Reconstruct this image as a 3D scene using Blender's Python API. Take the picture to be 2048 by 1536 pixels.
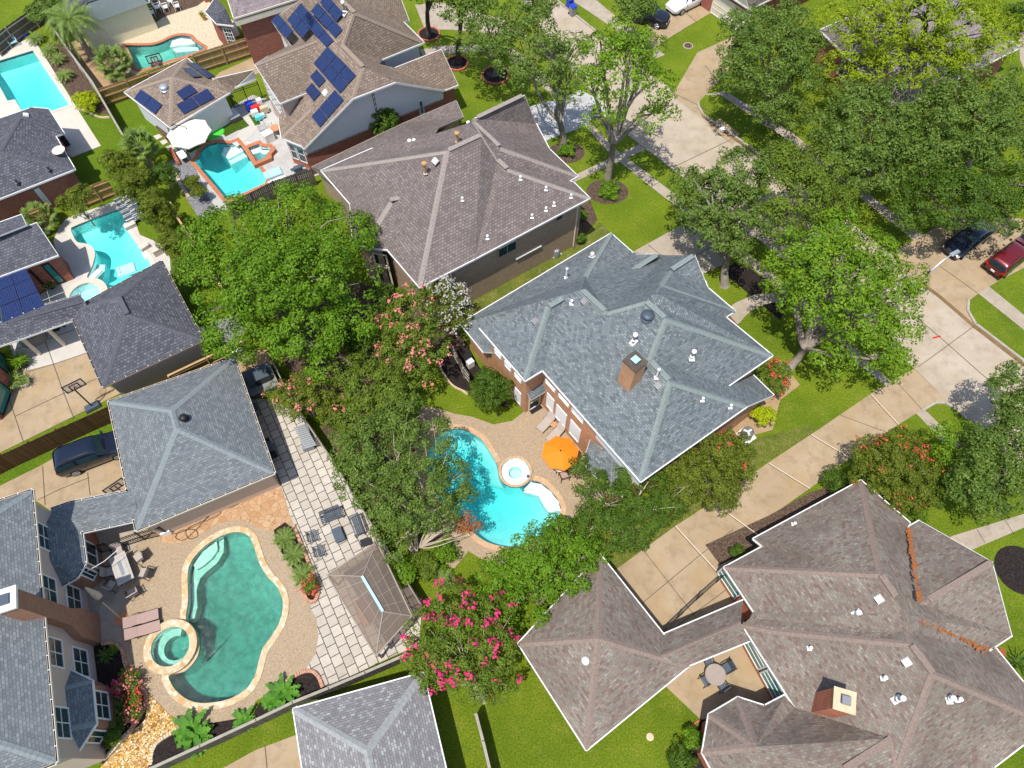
import bpy, math, random
import numpy as np
from mathutils import Vector, Matrix
from mathutils.geometry import tessellate_polygon

scene = bpy.context.scene
R = math.radians
for _o in list(bpy.data.objects):
    bpy.data.objects.remove(_o, do_unlink=True)

# ------------------------------------------------------------------ camera
CAM_H, TILT, FPX = 46.0, R(28.5), 1421.0
cam_data = bpy.data.cameras.new('camera')
cam = bpy.data.objects.new('camera', cam_data)
scene.collection.objects.link(cam)
cam.location = (0, 0, CAM_H)
cam.rotation_euler = (TILT, 0, 0)
cam_data.sensor_fit = 'HORIZONTAL'
cam_data.sensor_width = 36.0
cam_data.lens = 36.0 * FPX / 2048.0
cam_data.clip_start = 0.5
cam_data.clip_end = 3000
scene.camera = cam

# ------------------------------------------------------------------ sky, sun, exposure
SH = Vector((0.19, 0.31, -1.0))            # direction the sunlight travels
SUN_EL = math.atan2(1.0, math.hypot(SH.x, SH.y))
world = bpy.data.worlds.new('World')
scene.world = world
world.use_nodes = True
_nt = world.node_tree
_sky = _nt.nodes.new('ShaderNodeTexSky')
_sky.sky_type = 'NISHITA'
_sky.sun_disc = False
_sky.sun_elevation = SUN_EL
_sky.sun_rotation = math.atan2(-SH.x, -SH.y)
_nt.links.new(_sky.outputs['Color'], _nt.nodes['Background'].inputs['Color'])
_nt.nodes['Background'].inputs['Strength'].default_value = 0.15
sun_data = bpy.data.lights.new('sun', 'SUN')
sun_data.energy = 4.0
sun_data.angle = R(0.5)
sun_data.color = (1.0, 0.95, 0.87)
sun = bpy.data.objects.new('sun', sun_data)
sun.rotation_euler = SH.to_track_quat('-Z', 'Y').to_euler()
sun.location = (0, 0, 80)
scene.collection.objects.link(sun)
scene.view_settings.view_transform = 'Standard'
scene.view_settings.look = 'None'
scene.view_settings.exposure = 0.42
scene.view_settings.gamma = 1
scene.view_settings.use_curve_mapping = False

# ------------------------------------------------------------------ helpers
def ray(px, py):
    x = (px - 1024) / FPX
    y = (768 - py) / FPX
    return Vector((x, math.sin(TILT) + y * math.cos(TILT), -math.cos(TILT) + y * math.sin(TILT)))

def P(px, py, z=0.0):
    d = ray(px, py)
    t = (z - CAM_H) / d.z
    return Vector((d.x * t, d.y * t, z))

def mpp(px, py, z=0.0):
    """metres per photo pixel, across the view, at that point"""
    d = ray(px, py)
    return ((z - CAM_H) / d.z) / FPX

def onplane(px, py, n, p0):
    d = ray(px, py)
    o = Vector((0, 0, CAM_H))
    return o + d * ((p0 - o).dot(n) / d.dot(n))

def onwall(a, b, px, py):
    t = Vector((b.x - a.x, b.y - a.y, 0)).normalized()
    return onplane(px, py, Vector((t.y, -t.x, 0)), a)

def newobj(name, me, root=None):
    o = bpy.data.objects.new(name, me)
    scene.collection.objects.link(o)
    if root is not None:
        o.parent = root
    return o

def wloc(o):
    v = Vector((0, 0, 0))
    while o is not None:
        v = v + o.location
        o = o.parent
    return v

def thing(name, label, cat, loc=(0, 0, 0), rz=0.0, group=None):
    o = bpy.data.objects.new(name, None)
    scene.collection.objects.link(o)
    o.empty_display_size = 0.3
    o.location = loc
    o.rotation_euler = (0, 0, rz)
    o['label'] = label
    o['category'] = cat
    if group:
        o['group'] = group
    return o

def tag(o, label, cat, group=None):
    o['label'] = label
    o['category'] = cat
    if group:
        o['group'] = group
    return o

def dup(src, loc, rz, label=None, group=None):
    c = src.copy()
    scene.collection.objects.link(c)
    c.location = loc
    c.rotation_euler = (0, 0, rz)
    if label:
        c['label'] = label
    if group:
        c['group'] = group
    for ch in list(src.children):
        k = ch.copy()
        scene.collection.objects.link(k)
        k.parent = c
        for g in list(ch.children):
            h = g.copy()
            scene.collection.objects.link(h)
            h.parent = k
    return c

class MB:
    """collects faces, then links them as one mesh object with metre UVs"""
    def __init__(s):
        s.v, s.f, s.m = [], [], []
    def face(s, pts, mi=0):
        n = len(s.v)
        s.v.extend(Vector(p) for p in pts)
        s.f.append(list(range(n, n + len(pts))))
        s.m.append(mi)
        return s
    def box(s, c, size, rz=0.0, mi=0, M=None, top=1.0):
        hx, hy, hz = size[0] / 2, size[1] / 2, size[2] / 2
        n = len(s.v)
        T = Matrix.Translation(Vector(c)) @ (M if M is not None else Matrix.Rotation(rz, 4, 'Z'))
        for z in (-hz, hz):
            k = top if z > 0 else 1.0
            for x, y in ((-hx, -hy), (hx, -hy), (hx, hy), (-hx, hy)):
                s.v.append(T @ Vector((x * k, y * k, z)))
        for q in ((3, 2, 1, 0), (4, 5, 6, 7), (0, 1, 5, 4), (1, 2, 6, 5), (2, 3, 7, 6), (3, 0, 4, 7)):
            s.f.append([n + i for i in q])
            s.m.append(mi)
        return s
    def tube(s, p0, p1, r0, r1=None, n=8, mi=0, caps=True):
        r1 = r0 if r1 is None else r1
        p0, p1 = Vector(p0), Vector(p1)
        d = (p1 - p0)
        if d.length < 1e-6:
            return s
        q = d.to_track_quat('Z', 'Y')
        k = len(s.v)
        for p, r in ((p0, r0), (p1, r1)):
            for i in range(n):
                a = 2 * math.pi * i / n
                s.v.append(p + q @ Vector((r * math.cos(a), r * math.sin(a), 0)))
        for i in range(n):
            j = (i + 1) % n
            s.f.append([k + i, k + j, k + n + j, k + n + i])
            s.m.append(mi)
        if caps:
            s.f.append([k + i for i in reversed(range(n))])
            s.m.append(mi)
            s.f.append([k + n + i for i in range(n)])
            s.m.append(mi)
        return s
    def path(s, pts, radii, n=7, mi=0):
        """one continuous tapering tube through the points"""
        pts = [Vector(p) for p in pts]
        if not isinstance(radii, (list, tuple)):
            radii = [radii] * len(pts)
        k = len(s.v)
        up = Vector((0.13, 0.21, 1)).normalized()
        for i, p in enumerate(pts):
            d = (pts[min(i + 1, len(pts) - 1)] - pts[max(i - 1, 0)]).normalized()
            a = d.cross(up)
            if a.length < 0.05:
                a = d.cross(Vector((1, 0, 0)))
            a.normalize()
            b = d.cross(a)
            for j in range(n):
                t = 2 * math.pi * j / n
                s.v.append(p + (a * math.cos(t) + b * math.sin(t)) * radii[i])
        for i in range(len(pts) - 1):
            for j in range(n):
                j2 = (j + 1) % n
                s.f.append([k + i * n + j, k + i * n + j2, k + (i + 1) * n + j2, k + (i + 1) * n + j])
                s.m.append(mi)
        s.f.append([k + j for j in range(n)]); s.m.append(mi)
        s.f.append([k + (len(pts) - 1) * n + j for j in reversed(range(n))]); s.m.append(mi)
        return s
    def lathe(s, c, prof, n=20, mi=0):
        c = Vector(c)
        k = len(s.v)
        for r, z in prof:
            for i in range(n):
                a = 2 * math.pi * i / n
                s.v.append(c + Vector((r * math.cos(a), r * math.sin(a), z)))
        for q in range(len(prof) - 1):
            for i in range(n):
                j = (i + 1) % n
                s.f.append([k + q * n + i, k + q * n + j, k + (q + 1) * n + j, k + (q + 1) * n + i])
                s.m.append(mi)
        return s
    def prism(s, poly, z0, z1, mi=0, cap=True):
        """vertical prism over a ccw outline of (x, y)"""
        k = len(s.v)
        n = len(poly)
        for z in (z0, z1):
            for p in poly:
                s.v.append(Vector((p[0], p[1], z)))
        for i in range(n):
            j = (i + 1) % n
            s.f.append([k + i, k + j, k + n + j, k + n + i])
            s.m.append(mi)
        if cap:
            for t in tessellate_polygon([[Vector((p[0], p[1], 0)) for p in poly]]):
                a, b, c = t
                pa, pb, pc = poly[a], poly[b], poly[c]
                if (pb[0] - pa[0]) * (pc[1] - pa[1]) - (pb[1] - pa[1]) * (pc[0] - pa[0]) < 0:
                    b, c = c, b
                s.f.append([k + n + a, k + n + b, k + n + c]); s.m.append(mi)
                s.f.append([k + a, k + c, k + b]); s.m.append(mi)
        return s
    def build(s, name, mats, root=None, smooth=False, uvrot=0.0, world=True):
        off = wloc(root) if (root is not None and world) else Vector((0, 0, 0))
        me = bpy.data.meshes.new(name)
        me.from_pydata([tuple(v - off) for v in s.v], [], s.f)
        mats = mats if isinstance(mats, (list, tuple)) else [mats]
        for m in mats:
            me.materials.append(m)
        uv = me.uv_layers.new(name='UVMap')
        cr, sr = math.cos(uvrot), math.sin(uvrot)
        data = [0.0] * (2 * len(me.loops))
        for p, mi in zip(me.polygons, s.m):
            p.material_index = mi if mi < len(mats) else 0
            p.use_smooth = smooth
            n = p.normal
            if n.x * n.x + n.y * n.y < 1e-3:
                u, w = Vector((cr, sr, 0)), Vector((-sr, cr, 0))
            else:
                u = Vector((-n.y, n.x, 0)).normalized()
                w = n.cross(u)
            for li in p.loop_indices:
                co = s.v[me.loops[li].vertex_index]
                data[2 * li] = co.dot(u)
                data[2 * li + 1] = co.dot(w)
        uv.data.foreach_set('uv', data)
        me.update()
        return newobj(name, me, root)

def ccw(pts):
    a = sum(pts[i - 1][0] * pts[i][1] - pts[i][0] * pts[i - 1][1] for i in range(len(pts)))
    return list(pts) if a > 0 else list(reversed(pts))

def inset(poly, d):
    """shrink a ccw outline of (x, y, ...) by d"""
    n = len(poly)
    out = []
    for i in range(n):
        p, a, b = poly[i], poly[i - 1], poly[(i + 1) % n]
        e1 = Vector((p[0] - a[0], p[1] - a[1])).normalized()
        e2 = Vector((b[0] - p[0], b[1] - p[1])).normalized()
        n1, n2 = Vector((-e1.y, e1.x)), Vector((-e2.y, e2.x))
        m = (n1 + n2)
        k = max(m.dot(n1), 0.35)
        m = m * (d / k)
        out.append(Vector((p[0] + m.x, p[1] + m.y, p[2] if len(p) > 2 else 0)))
    return out

def px_poly(pts, z=0.0):
    return ccw([P(x, y, z) for x, y in pts])

def spline(pts, n=6, closed=True):
    """Catmull-Rom through points of any dimension"""
    out = []
    m = len(pts)
    A = [np.array(tuple(p), float) for p in pts]
    rng = m if closed else m - 1
    for i in range(rng):
        if closed:
            p0, p1, p2, p3 = A[i - 1], A[i], A[(i + 1) % m], A[(i + 2) % m]
        else:
            p0, p1, p2, p3 = A[max(i - 1, 0)], A[i], A[i + 1], A[min(i + 2, m - 1)]
        for k in range(n):
            t = k / n
            out.append(tuple(0.5 * ((2 * p1) + (p2 - p0) * t + (2 * p0 - 5 * p1 + 4 * p2 - p3) * t * t + (3 * p1 - p0 - 3 * p2 + p3) * t ** 3)))
    if not closed:
        out.append(tuple(A[-1]))
    return out

def sheet(name, outer, z, mat, holes=(), root=None, uvrot=0.0, structure=True):
    """one flat sheet, with holes, at height z"""
    o = [Vector((p[0], p[1], 0)) for p in ccw(outer)]
    hs = [[Vector((p[0], p[1], 0)) for p in reversed(ccw(h))] for h in holes]
    flat = o + [p for h in hs for p in h]
    mb = MB()
    mb.v = [Vector((p.x, p.y, z)) for p in flat]
    for a, b, c in tessellate_polygon([o] + hs):
        pa, pb, pc = flat[a], flat[b], flat[c]
        if (pb.x - pa.x) * (pc.y - pa.y) - (pb.y - pa.y) * (pc.x - pa.x) < 0:
            b, c = c, b
        mb.f.append([a, b, c]); mb.m.append(0)
    ob = mb.build(name, mat, root, uvrot=uvrot)
    if structure and root is None:
        ob['kind'] = 'structure'
    return ob

def ang(a, b):
    return math.atan2(b.y - a.y, b.x - a.x)
# ------------------------------------------------------------------ materials
class NB:
    def __init__(s, name):
        s.mat = bpy.data.materials.new(name)
        s.mat.use_nodes = True
        s.t = s.mat.node_tree
        s.t.nodes.clear()
        s.out = s.t.nodes.new('ShaderNodeOutputMaterial')
    def n(s, typ, **kw):
        nd = s.t.nodes.new('ShaderNode' + typ)
        for k, v in kw.items():
            if k.startswith('i_'):
                nd.inputs[k[2:].replace('_', ' ')].default_value = v
            else:
                setattr(nd, k, v)
        return nd
    def l(s, a, b):
        s.t.links.new(a, b)
    def mix(s, fac, a, b, blend='MIX'):
        m = s.n('MixRGB', blend_type=blend)
        for inp, val in ((0, fac), (1, a), (2, b)):
            if hasattr(val, 'is_output'):
                s.l(val, m.inputs[inp])
            elif inp == 0:
                m.inputs[0].default_value = val
            else:
                m.inputs[inp].default_value = (*val[:3], 1)
        return m.outputs[0]
    def ramp(s, fac, stops, interp='LINEAR'):
        r = s.n('ValToRGB')
        r.color_ramp.interpolation = interp
        el = r.color_ramp.elements
        while len(el) > 1:
            el.remove(el[-1])
        el[0].position = stops[0][0]
        el[0].color = (*stops[0][1], 1) if not isinstance(stops[0][1], float) else (stops[0][1],) * 3 + (1,)
        for p, c in stops[1:]:
            e = el.new(p)
            e.color = (*c, 1) if not isinstance(c, float) else (c, c, c, 1)
        s.l(fac, r.inputs[0])
        return r.outputs[0]
    def noise(s, scale, detail=3, vec=None, rough=0.55):
        nd = s.n('TexNoise')
        nd.inputs['Scale'].default_value = scale
        nd.inputs['Detail'].default_value = detail
        nd.inputs['Roughness'].default_value = rough
        if vec is None:
            vec = s.pos()
        s.l(vec, nd.inputs['Vector'])
        return nd.outputs['Fac']
    def pos(s):
        return s.n('NewGeometry').outputs['Position']
    def uv(s):
        return s.n('TexCoord').outputs['UV']
    def math(s, op, a, b=0.0):
        m = s.n('Math', operation=op)
        for i, val in ((0, a), (1, b)):
            if hasattr(val, 'is_output'):
                s.l(val, m.inputs[i])
            else:
                m.inputs[i].default_value = val
        return m.outputs[0]
    def finish(s, col, rough=0.8, bump=None, bstr=0.3, bdist=0.02, metal=0.0, spec=0.3):
        b = s.n('BsdfPrincipled')
        if hasattr(col, 'is_output'):
            s.l(col, b.inputs['Base Color'])
        else:
            b.inputs['Base Color'].default_value = (*col, 1)
        if hasattr(rough, 'is_output'):
            s.l(rough, b.inputs['Roughness'])
        else:
            b.inputs['Roughness'].default_value = rough
        b.inputs['Metallic'].default_value = metal
        b.inputs['Specular IOR Level'].default_value = spec
        if bump is not None:
            bp = s.n('Bump')
            bp.inputs['Strength'].default_value = bstr
            bp.inputs['Distance'].default_value = bdist
            s.l(bump, bp.inputs['Height'])
            s.l(bp.outputs[0], b.inputs['Normal'])
        s.l(b.outputs[0], s.out.inputs[0])
        return s.mat

def mat_plain(name, col, rough=0.6, metal=0.0, var=0.12, scale=3.0, spec=0.3):
    s = NB(name)
    f = s.noise(scale, 4)
    c = s.mix(f, tuple(x * (1 - var) for x in col), tuple(min(1, x * (1 + var)) for x in col))
    return s.finish(c, rough, metal=metal, spec=spec)

def brick_tex(s, w, h, mortar, c1, c2, cm, off=0.5, vec=None, freq=2, msm=0.1):
    b = s.n('TexBrick')
    b.offset = off
    b.offset_frequency = freq
    b.inputs['Scale'].default_value = 1.0
    b.inputs['Brick Width'].default_value = w
    b.inputs['Row Height'].default_value = h
    b.inputs['Mortar Size'].default_value = mortar
    b.inputs['Mortar Smooth'].default_value = msm
    b.inputs['Bias'].default_value = 0.0
    for k, v in (('Color1', c1), ('Color2', c2), ('Mortar', cm)):
        b.inputs[k].default_value = (*v, 1)
    s.l(vec if vec is not None else s.uv(), b.inputs['Vector'])
    return b

def mat_shingle(name, cols, dark, w=0.30, h=0.165, stain=(0.5, 0.5, 0.5), stain_amt=0.35, joint=0.75, mort=0.012):
    """laminated shingles: tab colours from a random value per tab, dark butt lines, weather streaks"""
    s = NB(name)
    uv = s.uv()
    b = brick_tex(s, w, h, mort, (0, 0, 0), (1, 1, 1), (0.5, 0.5, 0.5), vec=uv)
    n = len(cols)
    b2 = brick_tex(s, w * 1.6, h, mort, (0, 0, 0), (1, 1, 1), (0.5, 0.5, 0.5), off=0.37, freq=3, vec=uv)
    r = s.mix(0.25, b.outputs['Color'], b2.outputs['Color'])
    c = s.ramp(r, [(0.1 + 0.8 * i / (n - 1), cols[i]) for i in range(n)])
    fine = s.noise(38, 2)
    c = s.mix(s.math('MULTIPLY', fine, 0.5), c, tuple(x * 0.55 for x in cols[n // 2]))
    c = s.mix(s.math('MULTIPLY', b.outputs['Fac'], joint), c, dark)
    mp = s.n('Mapping')
    mp.inputs['Scale'].default_value = (0.9, 0.16, 1)
    s.l(uv, mp.inputs[0])
    stk = s.ramp(s.noise(1.0, 6, vec=mp.outputs[0], rough=0.68), [(0.42, 0.0), (0.72, 1.0)])
    st = s.math('MULTIPLY', s.ramp(s.noise(0.3, 5, rough=0.65), [(0.34, 0.0), (0.66, 1.0)]), s.math('ADD', 0.55, s.math('MULTIPLY', stk, 0.6)))
    c = s.mix(s.math('MULTIPLY', st, stain_amt), c, stain)
    # each row casts a small step: saw-tooth height along the slope
    sep = s.n('SeparateXYZ')
    s.l(uv, sep.inputs[0])
    saw = s.math('FRACT', s.math('DIVIDE', sep.outputs[1], h))
    hgt = s.math('ADD', s.math('MULTIPLY', saw, -1.0), s.math('MULTIPLY', b.outputs['Color'], 0.7))
    return s.finish(c, 0.9, bump=hgt, bstr=0.5, bdist=0.02, spec=0.15)

def mat_brick(name, c1, c2, cm, w=0.23, h=0.085, mort=0.012, stain=0.25):
    s = NB(name)
    b = brick_tex(s, w, h, mort, c1, c2, cm)
    c = s.mix(s.math('MULTIPLY', s.noise(7, 4), 0.6), b.outputs['Color'], tuple(x * 0.55 for x in c1))
    c = s.mix(s.math('MULTIPLY', s.ramp(s.noise(0.8, 4), [(0.4, 0.0), (0.7, 1.0)]), stain), c, tuple(x * 0.5 for x in c2))
    return s.finish(c, 0.9, bump=s.math('SUBTRACT', 1.0, b.outputs['Fac']), bstr=0.5, bdist=0.01, spec=0.1)

def mat_siding(name, col, h=0.17):
    s = NB(name)
    sep = s.n('SeparateXYZ')
    s.l(s.uv(), sep.inputs[0])
    saw = s.math('FRACT', s.math('DIVIDE', sep.outputs[1], h))
    line = s.math('LESS_THAN', saw, 0.1)
    c = s.mix(s.noise(2.5, 4), tuple(x * 0.86 for x in col), col)
    c = s.mix(s.math('MULTIPLY', line, 0.45), c, tuple(x * 0.35 for x in col))
    return s.finish(c, 0.65, bump=s.math('MULTIPLY', saw, -1.0), bstr=0.5, bdist=0.02)

def mat_concrete(name, c1, c2, dark, sc=0.5, stain=0.55, grain=26.0, warm=None):
    s = NB(name)
    c = s.mix(s.ramp(s.noise(sc, 6, rough=0.62), [(0.3, 0.0), (0.7, 1.0)]), c1, c2)
    c = s.mix(s.math('MULTIPLY', s.ramp(s.noise(sc * 3.1, 6, rough=0.7), [(0.48, 0.0), (0.75, 1.0)]), stain), c, dark)
    if warm:
        c = s.mix(s.math('MULTIPLY', s.ramp(s.noise(sc * 1.7, 4, rough=0.6), [(0.5, 0.0), (0.72, 1.0)]), 0.6), c, warm)
    g = s.noise(grain, 3)
    c = s.mix(s.math('MULTIPLY', g, 0.35), c, tuple(x * 0.6 for x in c1))
    return s.finish(c, 0.9, bump=g, bstr=0.15, bdist=0.01, spec=0.15)

def mat_grass(name, a, b, dry, grain=9.0, dryamt=0.6, big=0.22):
    s = NB(name)
    c = s.mix(s.ramp(s.noise(big, 5, rough=0.6), [(0.32, 0.0), (0.68, 1.0)]), a, b)
    c = s.mix(s.math('MULTIPLY', s.ramp(s.noise(big * 3.3, 6, rough=0.68), [(0.5, 0.0), (0.74, 1.0)]), dryamt), c, dry)
    g = s.noise(grain, 6, rough=0.78)
    g2 = s.noise(grain * 4.2, 4, rough=0.7)
    c = s.mix(s.ramp(g, [(0.36, 0.85), (0.62, 0.0)]), c, tuple(x * 0.34 for x in a))
    c = s.mix(s.ramp(g2, [(0.5, 0.0), (0.75, 0.55)]), c, tuple(min(1, x * 1.9) for x in b))
    return s.finish(c, 0.95, bump=s.math('ADD', g, g2), bstr=0.9, bdist=0.07, spec=0.1)

def mat_leaf(name, cols, trans=0.28, rough=0.55, spec=0.16):
    """leaf faces: colour varies leaf by leaf and in soft clumps"""
    s = NB(name)
    g = s.n('NewGeometry')
    rnd = g.outputs['Random Per Island']
    n = len(cols)
    f = s.math('ADD', s.math('MULTIPLY', rnd, 0.62), s.math('MULTIPLY', s.noise(0.85, 3), 0.42))
    c = s.ramp(f, [(i / (n - 1), cols[i]) for i in range(n)])
    b = s.n('BsdfPrincipled')
    s.l(c, b.inputs['Base Color'])
    b.inputs['Roughness'].default_value = rough
    b.inputs['Specular IOR Level'].default_value = spec
    t = s.n('BsdfTranslucent')
    s.l(s.mix(0.5, c, (0.34, 0.42, 0.04)), t.inputs['Color'])
    m = s.n('MixShader')
    m.inputs[0].default_value = trans
    s.l(b.outputs[0], m.inputs[1])
    s.l(t.outputs[0], m.inputs[2])
    s.l(m.outputs[0], s.out.inputs[0])
    return s.mat

def mat_wood(name, c1, c2, board=0.14, gap=(0.02, 0.012, 0.008), rough=0.85):
    s = NB(name)
    b = brick_tex(s, board, 40.0, 0.01, c1, c2, gap, off=0.0)
    mp = s.n('Mapping')
    mp.inputs['Scale'].default_value = (14, 0.9, 1)
    s.l(s.uv(), mp.inputs[0])
    grain = s.noise(1.0, 5, vec=mp.outputs[0])
    c = s.mix(s.math('MULTIPLY', grain, 0.65), b.outputs['Color'], tuple(x * 0.4 for x in c1))
    c = s.mix(s.math('MULTIPLY', s.ramp(s.noise(0.9, 5), [(0.4, 0.0), (0.75, 1.0)]), 0.45), c, tuple(x * 0.45 for x in c2))
    return s.finish(c, rough, bump=s.math('SUBTRACT', grain, b.outputs['Fac']), bstr=0.4, bdist=0.01, spec=0.15)

def mat_paver(name, w, h, c1, c2, joint, mort=0.03, off=0.5, var=0.4):
    s = NB(name)
    b = brick_tex(s, w, h, mort, c1, c2, joint, off=off, msm=0.02)
    inv = s.math('SUBTRACT', 1.0, b.outputs['Fac'])
    st = s.math('MULTIPLY', s.ramp(s.noise(2.2, 6, rough=0.7), [(0.45, 0.0), (0.75, var)]), inv)
    c = s.mix(st, b.outputs['Color'], tuple(x * 0.6 for x in c1))
    c = s.mix(s.math('MULTIPLY', s.noise(30, 3), 0.25), c, tuple(x * 0.5 for x in c1))
    return s.finish(c, 0.9, bump=inv, bstr=0.5, bdist=0.02, spec=0.15)

def mat_cells(name, scale, cols, joint, jw=0.05, rnd=1.0, stain=0.3, rough=0.85, spec=0.2, bstr=0.4):
    """irregular stones / pebbles: Voronoi cells with joints"""
    s = NB(name)
    v = s.n('TexVoronoi')
    v.inputs['Scale'].default_value = scale
    v.inputs['Randomness'].default_value = rnd
    s.l(s.pos(), v.inputs['Vector'])
    e = s.n('TexVoronoi', feature='DISTANCE_TO_EDGE')
    e.inputs['Scale'].default_value = scale
    e.inputs['Randomness'].default_value = rnd
    s.l(s.pos(), e.inputs['Vector'])
    sep = s.n('SeparateColor')
    s.l(v.outputs['Color'], sep.inputs[0])
    n = len(cols)
    c = s.ramp(sep.outputs[0], [(i / (n - 1), cols[i]) for i in range(n)])
    c = s.mix(s.math('MULTIPLY', s.noise(1.3, 5, rough=0.65), stain), c, tuple(x * 0.45 for x in cols[n // 2]))
    f = s.math('LESS_THAN', e.outputs['Distance'], jw)
    c = s.mix(f, c, joint)
    return s.finish(c, rough, bump=s.math('MINIMUM', e.outputs['Distance'], 0.25), bstr=bstr, bdist=0.05, spec=spec)

def mat_water(name, tint, dens, ripple=2.6, rstr=0.25, glossy=0.02):
    """clear rippled surface over an absorbing body of water"""
    s = NB(name)
    n1 = s.noise(ripple, 3, rough=0.6)
    n2 = s.noise(ripple * 3.4, 2, rough=0.6)
    bp = s.n('Bump')
    bp.inputs['Strength'].default_value = rstr
    bp.inputs['Distance'].default_value = 0.35
    s.l(s.math('ADD', n1, s.math('MULTIPLY', n2, 0.5)), bp.inputs['Height'])
    tr = s.n('BsdfTransparent')
    gl = s.n('BsdfGlossy')
    gl.inputs['Roughness'].default_value = 0.09
    s.l(bp.outputs[0], gl.inputs['Normal'])
    fr = s.n('Fresnel')
    fr.inputs['IOR'].default_value = 1.33
    s.l(bp.outputs[0], fr.inputs['Normal'])
    m = s.n('MixShader')
    s.l(fr.outputs[0], m.inputs[0])
    s.l(tr.outputs[0], m.inputs[1])
    s.l(gl.outputs[0], m.inputs[2])
    s.l(m.outputs[0], s.out.inputs['Surface'])
    ab = s.n('VolumeAbsorption')
    ab.inputs['Color'].default_value = (*tint, 1)
    ab.inputs['Density'].default_value = dens
    s.l(ab.outputs[0], s.out.inputs['Volume'])
    return s.mat

def mat_plaster(name, col, fleck=0.5, scale=3.2, dark=0.75):
    """pool plaster with the net of light that ripples throw on it is left to the water; only mottling here"""
    s = NB(name)
    c = s.mix(s.ramp(s.noise(scale, 4, rough=0.6), [(0.35, 0.0), (0.68, 1.0)]), tuple(x * dark for x in col), col)
    c = s.mix(s.math('MULTIPLY', s.noise(scale * 6, 3), fleck * 0.5), c, tuple(min(1, x * 1.25) for x in col))
    return s.finish(c, 0.7, spec=0.2)

def mat_glass(name, col, rough=0.08):
    s = NB(name)
    c = s.mix(s.noise(0.9, 3), tuple(x * 0.6 for x in col), tuple(x * 1.5 for x in col))
    return s.finish(c, rough, spec=0.8)

def mat_solar(name, frame=(0.05, 0.09, 0.2), cells=0.16):
    s = NB(name)
    b = brick_tex(s, cells, cells, 0.006, (0.006, 0.012, 0.06), (0.010, 0.018, 0.075), frame, off=0.0)
    return s.finish(b.outputs['Color'], 0.25, spec=0.5)

def mat_paint(name, col, rough=0.25, metal=0.3):
    s = NB(name)
    b = s.n('BsdfPrincipled')
    b.inputs['Base Color'].default_value = (*col, 1)
    b.inputs['Roughness'].default_value = rough
    b.inputs['Metallic'].default_value = metal
    b.inputs['Coat Weight'].default_value = 0.8
    b.inputs['Coat Roughness'].default_value = 0.05
    s.l(b.outputs[0], s.out.inputs[0])
    return s.mat

M = {}
M['grass'] = mat_grass('lawn_grass', (0.105, 0.18, 0.010), (0.22, 0.29, 0.018), (0.34, 0.32, 0.06), dryamt=0.55)
M['grass_lush'] = mat_grass('lush_grass', (0.095, 0.18, 0.011), (0.17, 0.26, 0.016), (0.26, 0.30, 0.04), dryamt=0.35)
M['grass_dry'] = mat_grass('dry_side_grass', (0.10, 0.15, 0.02), (0.22, 0.24, 0.04), (0.40, 0.30, 0.14), dryamt=0.9, big=0.5)
M['turf'] = mat_grass('artificial_turf', (0.05, 0.10, 0.008), (0.09, 0.16, 0.012), (0.10, 0.17, 0.02), dryamt=0.2)
M['groundcover'] = mat_grass('ground_cover', (0.035, 0.12, 0.012), (0.08, 0.22, 0.02), (0.10, 0.24, 0.02), grain=5, dryamt=0.4)
M['mulch'] = mat_cells('mulch', 14, [(0.012, 0.009, 0.008), (0.03, 0.02, 0.018), (0.05, 0.035, 0.03)], (0.006, 0.005, 0.004), stain=0.5)
M['mulch_brown'] = mat_cells('brown_mulch', 13, [(0.06, 0.035, 0.025), (0.12, 0.08, 0.055), (0.2, 0.13, 0.09)], (0.03, 0.02, 0.015), stain=0.5)
M['bare_soil'] = mat_concrete('bare_soil', (0.34, 0.22, 0.12), (0.42, 0.30, 0.18), (0.2, 0.13, 0.08), sc=0.8)
M['concrete'] = mat_concrete('driveway_concrete', (0.33, 0.245, 0.15), (0.42, 0.325, 0.215), (0.195, 0.14, 0.085), sc=0.35, stain=0.7, warm=(0.37, 0.25, 0.12))
M['concrete_white'] = mat_concrete('new_pale_concrete', (0.475, 0.446, 0.403), (0.562, 0.533, 0.49), (0.36, 0.331, 0.288), sc=0.6, stain=0.35)
M['concrete_grey'] = mat_concrete('grey_concrete', (0.38, 0.37, 0.35), (0.50, 0.49, 0.475), (0.27, 0.26, 0.25), sc=0.7, stain=0.5)
M['road'] = mat_concrete('road_concrete', (0.38, 0.315, 0.235), (0.47, 0.40, 0.315), (0.24, 0.185, 0.13), sc=0.28, stain=0.7, warm=(0.37, 0.275, 0.18))
M['sidewalk'] = mat_concrete('sidewalk_concrete', (0.33, 0.275, 0.21), (0.43, 0.365, 0.29), (0.2, 0.16, 0.12), sc=0.6, stain=0.65)
M['joint'] = mat_plain('joint_dark', (0.11, 0.085, 0.06), 0.95)
M['joint_light'] = mat_plain('joint_light', (0.62, 0.54, 0.42), 0.95)
M['kerb'] = mat_concrete('kerb_concrete', (0.34, 0.306, 0.245), (0.422, 0.381, 0.32), (0.204, 0.163, 0.109), sc=0.8)
M['gutter_dirt'] = mat_concrete('gutter_dirt', (0.16, 0.10, 0.045), (0.26, 0.17, 0.08), (0.07, 0.045, 0.025), sc=1.0)
M['aggregate'] = mat_cells('pebble_aggregate', 24, [(0.22, 0.16, 0.10), (0.38, 0.285, 0.185), (0.31, 0.225, 0.14), (0.45, 0.365, 0.26), (0.27, 0.18, 0.105)], (0.34, 0.26, 0.175), jw=0.03, stain=0.22, bstr=0.2)
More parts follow.
